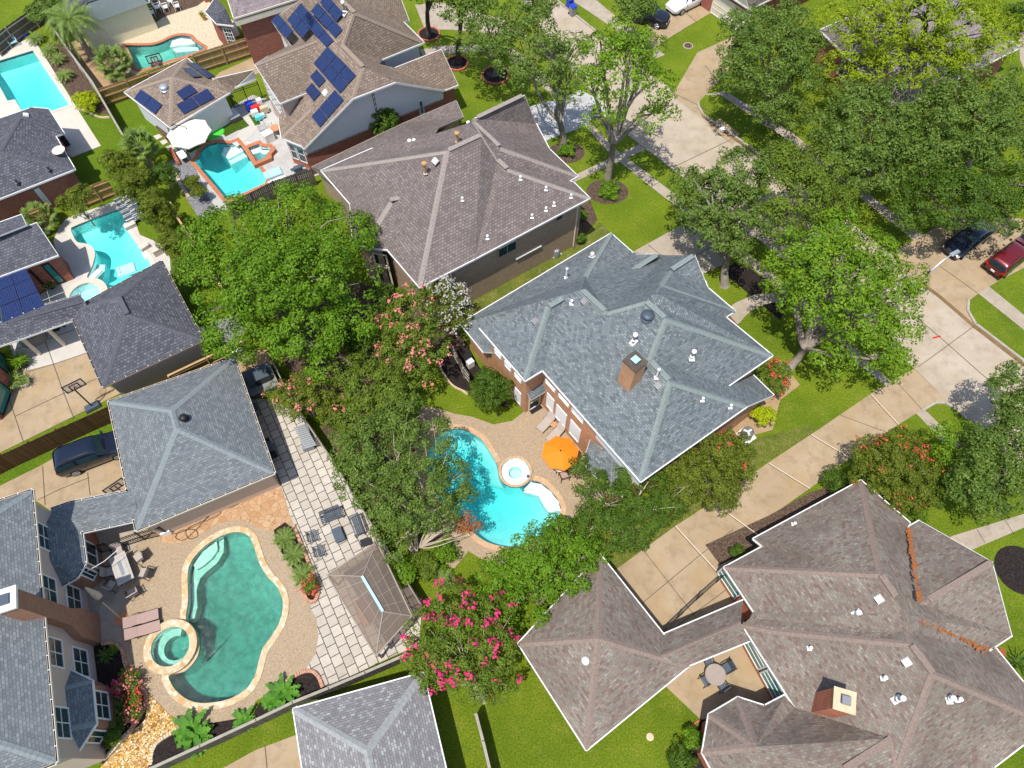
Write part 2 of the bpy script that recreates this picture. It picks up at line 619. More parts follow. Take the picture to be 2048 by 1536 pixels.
M['aggregate_pale'] = mat_cells('pale_aggregate', 15, [(0.36, 0.288, 0.187), (0.562, 0.49, 0.346), (0.475, 0.389, 0.259), (0.59, 0.533, 0.403)], (0.475, 0.403, 0.274), jw=0.03, stain=0.12, bstr=0.15)
M['flagstone'] = mat_cells('stamped_flagstone', 2.6, [(0.418, 0.238, 0.115), (0.49, 0.324, 0.187), (0.396, 0.216, 0.101)], (0.245, 0.13, 0.0648), jw=0.025, stain=0.35, bstr=0.3)
M['coping'] = mat_cells('stone_coping', 3.4, [(0.562, 0.406, 0.218), (0.624, 0.515, 0.343), (0.484, 0.296, 0.125), (0.655, 0.577, 0.452), (0.546, 0.359, 0.156)], (0.406, 0.312, 0.195), jw=0.03, stain=0.25, bstr=0.3)
M['coping_tan'] = mat_cells('tan_coping', 3.0, [(0.515, 0.328, 0.187), (0.562, 0.39, 0.242), (0.468, 0.289, 0.156)], (0.39, 0.257, 0.156), jw=0.03, stain=0.3, bstr=0.3)
M['coping_white'] = mat_concrete('pale_stone_coping', (0.547, 0.486, 0.41), (0.608, 0.562, 0.494), (0.456, 0.38, 0.304), sc=0.9, stain=0.3)
M['coping_brick'] = mat_brick('brick_coping', (0.44, 0.13, 0.055), (0.56, 0.19, 0.08), (0.5, 0.34, 0.24), w=0.11, h=0.3, mort=0.012, stain=0.1)
M['gravel'] = mat_cells('golden_gravel', 9, [(0.22, 0.11, 0.03), (0.62, 0.34, 0.06), (0.8, 0.56, 0.24), (0.42, 0.2, 0.05), (0.86, 0.74, 0.5), (0.5, 0.26, 0.06)], (0.10, 0.05, 0.02), jw=0.06, stain=0.2, bstr=0.7)
M['gravel_grey'] = mat_cells('grey_gravel', 14, [(0.12, 0.12, 0.13), (0.26, 0.26, 0.28), (0.36, 0.36, 0.38)], (0.05, 0.05, 0.05), jw=0.05, stain=0.3)
M['paver'] = mat_paver('square_paver', 0.66, 0.62, (0.42, 0.375, 0.315), (0.53, 0.48, 0.41), (0.045, 0.038, 0.032), mort=0.024)
M['shingle_grey'] = mat_shingle('grey_green_shingle', [(0.095, 0.11, 0.12), (0.135, 0.157, 0.165), (0.175, 0.205, 0.205), (0.20, 0.215, 0.235), (0.255, 0.295, 0.285)], (0.05, 0.055, 0.062), w=0.24, h=0.145, stain=(0.11, 0.122, 0.13), stain_amt=0.45)
M['shingle_blue'] = mat_shingle('blue_grey_shingle', [(0.12, 0.132, 0.143), (0.15, 0.167, 0.178), (0.19, 0.21, 0.215), (0.25, 0.27, 0.272)], (0.06, 0.066, 0.073), w=0.24, h=0.15, stain=(0.145, 0.155, 0.165), stain_amt=0.4)
M['shingle_pale'] = mat_shingle('pale_grey_shingle', [(0.175, 0.168, 0.172), (0.215, 0.208, 0.212), (0.25, 0.24, 0.24), (0.40, 0.42, 0.41)], (0.085, 0.083, 0.088), w=0.24, h=0.15, stain=(0.21, 0.2, 0.2), stain_amt=0.25)
M['shingle_dark'] = mat_shingle('charcoal_shingle', [(0.065, 0.067, 0.08), (0.092, 0.095, 0.11), (0.125, 0.128, 0.147), (0.17, 0.175, 0.195)], (0.03, 0.031, 0.037), w=0.24, h=0.2, stain=(0.085, 0.085, 0.1), stain_amt=0.35, mort=0.022)
M['shingle_taupe'] = mat_shingle('taupe_shingle', [(0.143, 0.116, 0.106), (0.189, 0.158, 0.144), (0.231, 0.197, 0.181), (0.277, 0.239, 0.22)], (0.0756, 0.0571, 0.0538), w=0.24, h=0.2, stain=(0.109, 0.0882, 0.0806), stain_amt=0.65, mort=0.022)
M['shingle_tan'] = mat_shingle('tan_shingle', [(0.18, 0.132, 0.098), (0.25, 0.192, 0.148), (0.31, 0.245, 0.19), (0.365, 0.30, 0.24)], (0.095, 0.062, 0.052), w=0.24, h=0.2, stain=(0.15, 0.11, 0.082), stain_amt=0.6, mort=0.022)
M['shingle_pink'] = mat_shingle('pinkish_mixed_shingle', [(0.16, 0.0924, 0.0756), (0.214, 0.143, 0.118), (0.206, 0.185, 0.151), (0.273, 0.248, 0.206), (0.239, 0.172, 0.144), (0.328, 0.298, 0.248)], (0.101, 0.0739, 0.0622), w=0.24, h=0.14, stain=(0.0966, 0.0739, 0.0605), stain_amt=0.75, joint=0.5)
M['shingle_mauve'] = mat_shingle('mauve_shingle', [(0.2, 0.16, 0.165), (0.28, 0.235, 0.24), (0.34, 0.29, 0.29)], (0.12, 0.09, 0.09), w=0.4, h=0.2, stain=(0.2, 0.16, 0.16), stain_amt=0.3, joint=0.5)
M['ridge_grey'] = mat_plain('ridge_grey_green', (0.185, 0.215, 0.205), 0.9, var=0.35, scale=7)
M['ridge_blue'] = mat_plain('ridge_blue_grey', (0.19, 0.215, 0.22), 0.9, var=0.3, scale=7)
M['ridge_pale'] = mat_plain('ridge_pale', (0.26, 0.265, 0.265), 0.9, var=0.4, scale=6)
M['ridge_dark'] = mat_plain('ridge_charcoal', (0.085, 0.086, 0.10), 0.9, var=0.35, scale=7)
M['ridge_taupe'] = mat_plain('ridge_taupe', (0.264, 0.225, 0.2), 0.9, var=0.35, scale=7)
M['ridge_tan'] = mat_plain('ridge_tan', (0.26, 0.20, 0.155), 0.9, var=0.35, scale=7)
M['ridge_pink'] = mat_plain('ridge_pinkish', (0.208, 0.157, 0.129), 0.9, var=0.4, scale=7)
M['brick_orange'] = mat_brick('orange_brick', (0.50, 0.22, 0.10), (0.66, 0.36, 0.20), (0.62, 0.48, 0.34), w=0.34, h=0.12)
M['brick_brown'] = mat_brick('brown_brick', (0.38, 0.27, 0.19), (0.50, 0.37, 0.26), (0.46, 0.37, 0.28), w=0.3, h=0.12)
M['brick_red'] = mat_brick('red_brick', (0.32, 0.085, 0.06), (0.46, 0.15, 0.105), (0.46, 0.30, 0.24), w=0.3, h=0.11)
M['brick_dark'] = mat_brick('dark_brown_brick', (0.32, 0.14, 0.085), (0.44, 0.21, 0.125), (0.44, 0.32, 0.24), w=0.26, h=0.1)
M['brick_bright'] = mat_brick('bright_red_brick', (0.42, 0.10, 0.05), (0.60, 0.19, 0.10), (0.65, 0.40, 0.28), w=0.28, h=0.11)
M['siding_white'] = mat_siding('white_lap_siding', (0.74, 0.75, 0.76))
M['siding_pink'] = mat_siding('pinkish_lap_siding', (0.56, 0.44, 0.37), h=0.15)
M['siding_cream'] = mat_siding('cream_siding', (0.78, 0.72, 0.5), h=0.2)
M['stucco_tan'] = mat_plain('tan_fibre_siding', (0.52, 0.40, 0.30), 0.8, var=0.1)
M['white'] = mat_plain('white_trim_paint', (0.70, 0.69, 0.66), 0.5, var=0.14)
M['cream'] = mat_plain('cream_trim', (0.72, 0.63, 0.5), 0.6)
M['grey_trim'] = mat_plain('taupe_trim', (0.30, 0.25, 0.21), 0.6)
M['screen_white'] = mat_plain('white_window_screen', (0.82, 0.82, 0.82), 0.7, var=0.04)
M['black'] = mat_plain('black_metal', (0.015, 0.015, 0.017), 0.45)
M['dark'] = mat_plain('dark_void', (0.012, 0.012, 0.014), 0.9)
M['grey_metal'] = mat_plain('grey_metal', (0.26, 0.27, 0.28), 0.4, metal=0.4)
M['steel'] = mat_plain('galvanised_steel', (0.55, 0.56, 0.57), 0.35, metal=0.7)
M['navy_metal'] = mat_plain('slate_blue_metal', (0.07, 0.09, 0.115), 0.5, metal=0.2)
M['glass'] = mat_glass('window_glass', (0.02, 0.045, 0.045))
M['glass_teal'] = mat_glass('teal_door_glass', (0.03, 0.20, 0.19))
M['solar'] = mat_solar('solar_cells')
M['solar_frame'] = mat_plain('solar_rail', (0.06, 0.08, 0.12), 0.4, metal=0.5)
M['fence_new'] = mat_wood('new_cedar_boards', (0.42, 0.28, 0.14), (0.56, 0.40, 0.22))
M['fence_gold'] = mat_wood('golden_boards', (0.46, 0.26, 0.07), (0.58, 0.36, 0.12))
M['fence_dark'] = mat_wood('dark_stained_boards', (0.10, 0.055, 0.024), (0.16, 0.09, 0.04))
M['fence_grey'] = mat_wood('weathered_grey_boards', (0.13, 0.11, 0.09), (0.22, 0.19, 0.16))
M['fence_rail'] = mat_plain('fence_rail_wood', (0.42, 0.28, 0.14), 0.85, var=0.3)
M['fence_rail_grey'] = mat_plain('fence_rail_grey', (0.30, 0.27, 0.22), 0.85, var=0.3)
M['stone_pink'] = mat_plain('pink_edging_stone', (0.48, 0.26, 0.17), 0.9, var=0.35, scale=4)
M['stone_red'] = mat_plain('red_edging_stone', (0.42, 0.14, 0.08), 0.9, var=0.3, scale=4)
M['stone_tan'] = mat_plain('tan_edging_stone', (0.55, 0.43, 0.28), 0.9, var=0.3, scale=3)
M['bark'] = mat_concrete('grey_bark', (0.24, 0.20, 0.16), (0.36, 0.31, 0.26), (0.10, 0.08, 0.06), sc=2.2, stain=0.8)
M['bark_pale'] = mat_concrete('pale_bark', (0.46, 0.38, 0.29), (0.58, 0.50, 0.41), (0.25, 0.18, 0.12), sc=2.2)
M['bark_dark'] = mat_concrete('dark_bark', (0.075, 0.06, 0.05), (0.13, 0.105, 0.085), (0.03, 0.025, 0.02), sc=2.2)
M['leaf_oak'] = mat_leaf('oak_leaves', [(0.022, 0.05, 0.010), (0.055, 0.105, 0.016), (0.10, 0.165, 0.024), (0.155, 0.225, 0.036), (0.25, 0.31, 0.085)])
M['leaf_dark'] = mat_leaf('dark_evergreen_leaves', [(0.02, 0.05, 0.006), (0.045, 0.095, 0.010), (0.085, 0.15, 0.014), (0.145, 0.215, 0.022)])
M['leaf_ash'] = mat_leaf('bright_ash_leaves', [(0.03, 0.085, 0.005), (0.075, 0.165, 0.008), (0.135, 0.25, 0.012), (0.22, 0.34, 0.022)])
M['leaf_maple'] = mat_leaf('fresh_green_leaves', [(0.035, 0.095, 0.006), (0.09, 0.185, 0.009), (0.16, 0.27, 0.013), (0.25, 0.36, 0.025)])
M['leaf_gold'] = mat_leaf('yellow_green_pine_needles', [(0.09, 0.14, 0.006), (0.17, 0.24, 0.007), (0.26, 0.34, 0.01), (0.36, 0.43, 0.02)])
M['leaf_lime'] = mat_leaf('lime_shrub_leaves', [(0.22, 0.30, 0.004), (0.36, 0.44, 0.006), (0.50, 0.55, 0.015)])
M['leaf_bronze'] = mat_leaf('bronze_green_leaves', [(0.04, 0.06, 0.007), (0.085, 0.12, 0.011), (0.14, 0.175, 0.016), (0.22, 0.235, 0.028)])
M['leaf_myrtle'] = mat_leaf('myrtle_leaves', [(0.035, 0.07, 0.008), (0.085, 0.14, 0.014), (0.145, 0.21, 0.02), (0.22, 0.26, 0.04)])
M['leaf_palm'] = mat_leaf('palm_fronds', [(0.0517, 0.0978, 0.0207), (0.115, 0.184, 0.0368), (0.207, 0.287, 0.0633), (0.299, 0.38, 0.103)], trans=0.2)
M['leaf_tropic'] = mat_leaf('broad_tropical_leaves', [(0.0345, 0.115, 0.0138), (0.0805, 0.23, 0.023), (0.149, 0.345, 0.0345)], trans=0.25)
M['bloom_pink'] = mat_leaf('pink_blossom', [(0.55, 0.05, 0.16), (0.68, 0.12, 0.22), (0.74, 0.26, 0.30)], trans=0.2)
M['bloom_hot'] = mat_leaf('magenta_blossom', [(0.50, 0.012, 0.10), (0.64, 0.03, 0.17), (0.70, 0.09, 0.14)], trans=0.2)
M['bloom_coral'] = mat_leaf('coral_blossom', [(0.60, 0.14, 0.13), (0.66, 0.25, 0.20), (0.60, 0.10, 0.14)], trans=0.2)
M['bloom_white'] = mat_leaf('white_blossom', [(0.372, 0.336, 0.288), (0.468, 0.444, 0.408)], trans=0.2)
M['bloom_red'] = mat_leaf('red_blossom', [(0.45, 0.04, 0.03), (0.58, 0.09, 0.06), (0.5, 0.15, 0.06)], trans=0.2)
M['leaf_rust'] = mat_leaf('rusty_dying_leaves', [(0.20, 0.06, 0.02), (0.32, 0.11, 0.03), (0.20, 0.07, 0.03)], trans=0.1)
M['orange'] = mat_plain('orange_canvas', (0.90, 0.20, 0.008), 0.75, var=0.06)
M['canvas'] = mat_plain('off_white_canvas', (0.80, 0.72, 0.64), 0.75, var=0.05)
M['sling'] = mat_plain('taupe_sling_fabric', (0.34, 0.235, 0.20), 0.8, var=0.1)
M['sling_grey'] = mat_plain('grey_sling_fabric', (0.36, 0.31, 0.27), 0.8, var=0.1)
M['terracotta'] = mat_plain('terracotta', (0.50, 0.22, 0.10), 0.8)
M['stone_top'] = mat_plain('grey_stone_tile_top', (0.40, 0.38, 0.35), 0.6, var=0.2, scale=5)
M['teal'] = mat_plain('turquoise_plastic', (0.10, 0.62, 0.58), 0.5)
M['pale_blue'] = mat_plain('pale_blue_paint', (0.36, 0.62, 0.70), 0.5)
M['blue'] = mat_plain('blue_plastic', (0.015, 0.05, 0.42), 0.45)
M['red'] = mat_plain('red_plastic', (0.55, 0.03, 0.03), 0.5)
M['yellow'] = mat_plain('yellow_plastic', (0.75, 0.55, 0.05), 0.5)
M['green_plastic'] = mat_plain('green_felt', (0.06, 0.50, 0.04), 0.7)
M['pvc'] = mat_plain('white_pvc', (0.80, 0.79, 0.75), 0.45, var=0.04)
M['rust_pipe'] = mat_plain('rusty_vent_pipe', (0.42, 0.24, 0.10), 0.8, var=0.3)
M['car_navy'] = mat_paint('navy_car_paint', (0.006, 0.010, 0.026))
M['car_red'] = mat_paint('dark_red_car_paint', (0.15, 0.006, 0.008))
M['car_white'] = mat_paint('white_car_paint', (0.75, 0.76, 0.78), metal=0.0)
M['car_black'] = mat_paint('black_car_paint', (0.008, 0.009, 0.014))
M['car_glass'] = mat_glass('car_glass', (0.012, 0.03, 0.035), 0.04)
M['rubber'] = mat_plain('tyre_rubber', (0.012, 0.012, 0.012), 0.9)
M['chrome'] = mat_plain('bright_wheel_rim', (0.62, 0.62, 0.62), 0.25, metal=0.8)
M['lamp_red'] = mat_plain('red_lens', (0.5, 0.01, 0.01), 0.2)
M['plaster_white'] = mat_plaster('white_pool_plaster', (0.80, 0.86, 0.86))
M['plaster_aqua'] = mat_plaster('aqua_pool_plaster', (0.50, 0.83, 0.80), dark=0.86, scale=1.4)
M['plaster_green'] = mat_plaster('green_pebble_plaster', (0.13, 0.45, 0.39), dark=0.55, scale=2.2)
M['tile_blue'] = mat_plain('dark_waterline_tile', (0.06, 0.10, 0.13), 0.3)
M['water_clear'] = mat_water('clear_pool_water', (0.02, 0.83, 0.85), 0.5, ripple=2.0, rstr=0.15)
M['water_ripple'] = mat_water('rippled_pool_water', (0.02, 0.86, 0.86), 0.42, ripple=4.0, rstr=0.25)
M['water_green'] = mat_water('green_pool_water', (0.015, 0.62, 0.52), 0.50, ripple=4.0, rstr=0.3)
# ------------------------------------------------------------------ house building
class Roof:
    """roof planes named by their eave edge and pitch; points are seen in the photo and dropped on a plane"""
    def __init__(s, V, planes=None):
        s.spec, s.planes, s.c, s.pl = V, planes or {}, {}, {}
    def plane(s, k):
        if k in s.pl:
            return s.pl[k]
        d = s.planes[k]
        a, b = s.pt(d[0]), s.pt(d[1])
        if isinstance(d[2], str):
            c = s.pt(d[2])
            n = (b - a).cross(c - a).normalized()
        else:
            e = (b - a).normalized()
            h = Vector((e.x, e.y, 0)).normalized()
            left = Vector((-h.y, h.x, 0))
            up = (left + Vector((0, 0, d[2]))).normalized()
            n = e.cross(up).normalized()
        if n.z < 0:
            n = -n
        s.pl[k] = (n, a)
        return s.pl[k]
    def pt(s, k):
        if isinstance(k, Vector):
            return k
        if k in s.c:
            return s.c[k]
        sp = s.spec[k]
        if isinstance(sp, Vector):
            r = sp
        elif isinstance(sp[2], str):
            n, a = s.plane(sp[2])
            r = onplane(sp[0], sp[1], n, a)
        else:
            r = P(sp[0], sp[1], sp[2])
        s.c[k] = r
        return r

def roof_mesh(root, R_, faces, mat, cap=None, trim='white', noeave=(), capw=0.15, gut=None, thick=0.14, nocap=()):
    """roof part with under-side, ridge caps and eave trim"""
    mb = MB()
    ed = {}
    F = []
    for f in faces:
        p = [R_.pt(k) for k in f]
        n = Vector((0, 0, 0))
        for i in range(len(p)):
            n += p[i - 1].cross(p[i])
        if n.z < 0:
            p = list(reversed(p)); f = list(reversed(f)); n = -n
        n.normalize()
        c = sum(p, Vector((0, 0, 0))) / len(p)
        F.append((f, p, n, c))
        for t in (tessellate_polygon([[Vector((q.x, q.y, 0)) for q in p]]) if len(p) > 3 else [(0, 1, 2)]):
            t = [p[i] for i in t]
            if (t[1] - t[0]).cross(t[2] - t[0]).z < 0:
                t.reverse()
            mb.face(t)
            mb.face([q - Vector((0, 0, thick)) for q in reversed(t)], 1)
        for i in range(len(f)):
            ed.setdefault(frozenset((f[i - 1], f[i])), []).append((len(F) - 1, p[i - 1], p[i]))
    tr, gm = MB(), MB()
    capl = []
    for k, lst in ed.items():
        if len(lst) == 1:
            fi, a, b = lst[0]
            d = b - a
            if d.length < 0.02:
                continue
            o = Vector((d.y, -d.x, 0)).normalized()
            if (F[fi][3] - a).dot(o) > 0:
                o = -o
            dn = Vector((0, 0, -0.01))
            mb.face([a, b, b + Vector((0, 0, -thick)), a + Vector((0, 0, -thick))], 1)
            if k in noeave:
                continue
            level = abs(d.z) < 0.12 * d.length
            w, hgt = (0.11 if gut else 0.065, 0.15) if level else (0.03, 0.2)
            e = d.normalized() * 0.03
            q0, q1 = a - e + o * 0.01 + Vector((0, 0, 0.012)), b + e + o * 0.01 + Vector((0, 0, 0.012))
            oo, zz = o * w, Vector((0, 0, -hgt))
            tr.face([q0, q0 + oo, q1 + oo, q1]); tr.face([q0 + oo, q0 + oo + zz, q1 + oo + zz, q1 + oo])
            tr.face([q0 + zz, q1 + zz, q1 + oo + zz, q0 + oo + zz]); tr.face([q0, q1, q1 + zz, q0 + zz])
            tr.face([q0, q0 + zz, q0 + oo + zz, q0 + oo]); tr.face([q1, q1 + oo, q1 + oo + zz, q1 + zz])
            if gut and level and d.length > 0.8:
                # open trough with hanger straps
                up = Vector((0, 0, 0.006))
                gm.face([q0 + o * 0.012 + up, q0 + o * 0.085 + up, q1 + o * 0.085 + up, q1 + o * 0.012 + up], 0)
                m = max(2, int(d.length / 0.75))
                for i in range(m + 1):
                    c = q0.lerp(q1, (i + 0.02) / (m + 0.04)) + o * 0.055 + Vector((0, 0, 0.018))
                    gm.box(c, (0.035, 0.115, 0.012), rz=math.atan2(d.y, d.x), mi=1)
        elif len(lst) == 2 and cap and k not in nocap:
            (f1, a, b), (f2, _, _) = lst
            n1, n2 = F[f1][2], F[f2][2]
            if n1.dot(n2) < 0.992 and (F[f2][3] - F[f1][3]).dot(n1) < -0.01 and (F[f1][3] - F[f2][3]).dot(n2) < -0.01:
                e = (b - a).normalized()
                up = (n1 + n2).normalized() * 0.035
                caps = MB()
                capl.append(caps)
                for n, fc in ((n1, F[f1][3]), (n2, F[f2][3])):
                    sd = n.cross(e)
                    if sd.dot(fc - a) < 0:
                        sd = -sd
                    # overlapping cap shingles, one per 0.3 m
                    L = (b - a).length
                    m = max(1, int(L / 0.3))
                    for i in range(m):
                        t0, t1 = a.lerp(b, i / m), a.lerp(b, (i + 1) / m)
                        lo, hi = n * 0.012, n * 0.026
                        if a.z > b.z:
                            lo, hi = hi, lo
                        q = [t0 + up + hi - n * 0.02, t1 + up + lo - n * 0.02, t1 + sd * capw + lo, t0 + sd * capw + hi]
                        if (q[1] - q[0]).cross(q[3] - q[0]).dot(n) < 0:
                            q.reverse()
                        caps.face(q)
    r = mb.build('roof', [M[mat], M[trim]], root)
    for caps in capl:
        caps.build('ridge_cap', M[cap], r)
    if tr.f:
        g = tr.build('gutter', M[trim], root)
        if gm.f:
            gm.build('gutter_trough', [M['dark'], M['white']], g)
    return r

def walls(root, R_, names, mat, d=0.42, drop=0.14, z0=0.0, name='wall', band=None, matb=None):
    """walls under an eave outline; returns the outline at the wall face"""
    pts = [R_.pt(k) for k in names]
    pts = ccw([(p.x, p.y, p.z) for p in pts])
    ins = inset(pts, d)
    mb, mb2 = MB(), MB()
    n = len(ins)
    for i in range(n):
        a, b = ins[i], ins[(i + 1) % n]
        ta, tb = a.z - drop, b.z - drop
        if band is None:
            mb.face([(a.x, a.y, z0), (b.x, b.y, z0), (b.x, b.y, tb), (a.x, a.y, ta)])
        else:
            mb.face([(a.x, a.y, z0), (b.x, b.y, z0), (b.x, b.y, band), (a.x, a.y, band)])
            mb2.face([(a.x, a.y, band), (b.x, b.y, band), (b.x, b.y, tb), (a.x, a.y, ta)])
    mb.build(name, M[mat], root)
    if band is not None:
        mb2.build('upper_wall', M[matb], root)
    return ins

def wall_seg(ins, px, py, z=0.0):
    """the wall edge nearest to a photo point at height z"""
    p = P(px, py, z)
    best = None
    n = len(ins)
    for i in range(n):
        a, b = ins[i], ins[(i + 1) % n]
        ab = Vector((b.x - a.x, b.y - a.y))
        t = max(0, min(1, (Vector((p.x, p.y)) - Vector((a.x, a.y))).dot(ab) / max(ab.dot(ab), 1e-6)))
        q = Vector((a.x, a.y)) + ab * t
        dd = (q - Vector((p.x, p.y))).length
        if best is None or dd < best[0]:
            best = (dd, Vector((a.x, a.y, 0)), Vector((b.x, b.y, 0)))
    return best[1], best[2]

def window3(root, a, b, t0, t1, z0, z1, nx=2, ny=2, glass='glass', frame='white', fw=0.09, name='window', pane=True, mw=0.05):
    """window on the wall a->b (outside on the right), between distances t0..t1 and heights z0..z1"""
    u = Vector((b.x - a.x, b.y - a.y, 0)).normalized()
    o = Vector((u.y, -u.x, 0))
    up = Vector((0, 0, 1))
    A = Vector((a.x, a.y, 0))
    def q(t, z, out):
        return A + u * t + up * z + o * out
    fr = MB()
    def bar(ta, tb, za, zb, ou=0.06):
        p = [q(ta, za, 0.003), q(tb, za, 0.003), q(tb, zb, 0.003), q(ta, zb, 0.003)]
        r = [q(ta, za, ou), q(tb, za, ou), q(tb, zb, ou), q(ta, zb, ou)]
        fr.face(r)
        for i in range(4):
            j = (i + 1) % 4
            fr.face([p[i], p[j], r[j], r[i]])
    bar(t0, t1, z1 - fw, z1); bar(t0, t1, z0, z0 + fw)
    bar(t0, t0 + fw, z0 + fw, z1 - fw); bar(t1 - fw, t1, z0 + fw, z1 - fw)
    it0, it1, iz0, iz1 = t0 + fw, t1 - fw, z0 + fw, z1 - fw
    for i in range(1, nx):
        t = it0 + (it1 - it0) * i / nx
        bar(t - mw / 2, t + mw / 2, iz0, iz1, 0.045)
    for i in range(1, ny):
        z = iz0 + (iz1 - iz0) * i / ny
        bar(it0, it1, z - mw / 2, z + mw / 2, 0.043)
    f = fr.build(name, M[frame], root)
    if pane:
        g = MB()
        g.face([q(it0, iz0, 0.02), q(it1, iz0, 0.02), q(it1, iz1, 0.02), q(it0, iz1, 0.02)])
        g.build('pane', M[glass], f)
    return f

def window_px(root, seg, p0, p1, **kw):
    """window whose opposite corners are seen at photo points p0 and p1"""
    a, b = seg
    u = Vector((b.x - a.x, b.y - a.y, 0)).normalized()
    q0, q1 = onwall(a, b, *p0), onwall(a, b, *p1)
    t = sorted(((q0 - a).dot(u), (q1 - a).dot(u)))
    z = sorted((q0.z, q1.z))
    return window3(root, a, b, t[0], t[1], max(z[0], 0.05), z[1], **kw)

def on_roof(R_, plane, px, py):
    n, a = R_.plane(plane)
    return onplane(px, py, n, a), n

def frame_on(n):
    """rotation whose Z is the roof normal and whose Y runs up the slope"""
    up = Vector((0, 0, 1))
    y = (up - n * up.dot(n)).normalized()
    x = y.cross(n)
    return Matrix((x, y, n)).transposed().to_4x4()

def vent_pipe(root, p, h=0.7, r=0.05, mat='pvc', cap=True, flash='white'):
    mb = MB()
    mb.box(p + Vector((0, 0, 0.02)), (0.26, 0.26, 0.04), mi=1)
    mb.tube(p, p + Vector((0, 0, h)), r, n=10)
    if cap:
        mb.lathe(p + Vector((0, 0, h)), [(r, 0), (r * 1.9, 0.02), (r * 1.9, 0.12), (r * 0.6, 0.17), (0.001, 0.17)], n=12)
    return mb.build('vent_pipe', [M[mat], M[flash]], root)

def flue(root, p, h=0.75, n=None):
    """round flue with storm collar and cap"""
    mb = MB()
    mb.box(p + Vector((0, 0, 0.02)), (0.34, 0.5, 0.04), mi=0, M=frame_on(n) if n else None)
    mb.lathe(p, [(0.14, 0.0), (0.09, 0.2), (0.09, h - 0.1)], n=14, mi=1)
    mb.lathe(p, [(0.15, 0.22), (0.09, 0.3)], n=14, mi=0)
    mb.lathe(p, [(0.15, h - 0.1), (0.15, h + 0.02), (0.1, h + 0.08), (0.001, h + 0.09)], n=14, mi=0)
    return mb.build('flue', [M['pvc'], M['grey_metal']], root)

def box_vent(root, p, n, s=0.42, mat='white', h=0.13):
    mb = MB()
    F = frame_on(n)
    mb.box(p + n * (h / 2 + 0.02), (s, s, h), M=F, top=0.86)
    mb.box(p + n * 0.02, (s * 1.12, s * 1.12, 0.02), M=F, mi=1)
    mb.box(p + n * 0.07 - (F.to_3x3() @ Vector((0, s * 0.49, 0))), (s * 0.8, 0.03, 0.07), M=F, mi=2)
    return mb.build('roof_vent', [M[mat], M['grey_trim'], M['dark']], root)

def turtle(root, p, n, r=0.28, mat='grey_metal'):
    mb = MB()
    mb.lathe(p, [(r * 1.25, 0.0), (r * 0.9, 0.08), (r * 0.9, 0.16), (r * 1.1, 0.16), (r * 1.12, 0.24), (r * 0.9, 0.33), (r * 0.4, 0.38), (0.001, 0.39)], n=20)
    return mb.build('roof_vent', M[mat], root, smooth=True)

def ridge_vent(root, a, b, mat, dark='dark'):
    """raised shingle-over vent along a ridge"""
    mb = MB()
    d = (b - a)
    rz = math.atan2(d.y, d.x)
    c = (a + b) / 2 + Vector((0, 0, 0.085))
    mb.box(c, (d.length, 0.36, 0.05), rz=rz)
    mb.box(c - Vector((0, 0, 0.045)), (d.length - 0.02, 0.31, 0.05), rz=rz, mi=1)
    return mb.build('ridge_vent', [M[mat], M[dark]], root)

def chimney(root, p, base_z, w, d, h, rz, brick, capmat='stone_top', cap=0.06, flu='solar', steel=True):
    c = MB()
    c.box((p.x, p.y, (base_z + h) / 2), (w, d, h - base_z), rz=rz)
    ch = c.build('chimney', M[brick], root)
    m = MB()
    m.box((p.x, p.y, h + cap / 2), (w + 0.1, d + 0.1, cap), rz=rz)
    m.build('chimney_cap', M[capmat], ch)
    k = MB()
    k.box((p.x, p.y, h + cap + 0.10), (w * 0.36, w * 0.36, 0.2), rz=rz, mi=1)
    k.box((p.x, p.y, h + cap + 0.23), (w * 0.46, w * 0.46, 0.05), rz=rz, top=0.85)
    k.build('flue_cover', [M['pale_blue'] if flu == 'blue' else M['grey_metal'], M['dark']], ch)
    return ch

def solar_quad(root, R_, plane, pxs, nx, ny, lift=0.12):
    """an array of panels whose corners are seen at four photo points (in order); panels are parts"""
    n, a = R_.plane(plane)
    q = [onplane(x, y, n, a) + n * lift for x, y in pxs]
    for i in range(nx):
        for j in range(ny):
            def bl(u, v):
                return (q[0] * (1 - u) + q[1] * u) * (1 - v) + (q[3] * (1 - u) + q[2] * u) * v
            g = 0.018
            c = [bl((i + du) / nx, (j + dv) / ny) for du, dv in ((g, g), (1 - g, g), (1 - g, 1 - g), (g, 1 - g))]
            mb = MB()
            b = [p - n * 0.05 for p in c]
            top = c
            if (c[1] - c[0]).cross(c[2] - c[0]).dot(n) < 0:
                top = list(reversed(c)); b = list(reversed(b))
            mb.face(top, 0)
            for k in range(4):
                mb.face([b[k], b[(k + 1) % 4], top[(k + 1) % 4], top[k]], 1)
            mb.build('solar_panel', [M['solar'], M['solar_frame']], root)
    r = MB()
    for t in (0.25, 0.75):
        p0, p1 = q[0].lerp(q[3], t) - n * 0.09, q[1].lerp(q[2], t) - n * 0.09
        r.tube(p0, p1, 0.025, n=4)
    r.build('solar_rail', M['grey_metal'], root)

def vz(b, px, py):
    """height above b (straight up) that is seen at the photo point"""
    d = ray(px, py)
    t = math.hypot(b.x, b.y) / math.hypot(d.x, d.y)
    return CAM_H + d.z * t
# ------------------------------------------------------------------ pools first: their outlines cut the ground
def smooth_px(pts, n=5):
    return px_poly(spline(pts, n, True))

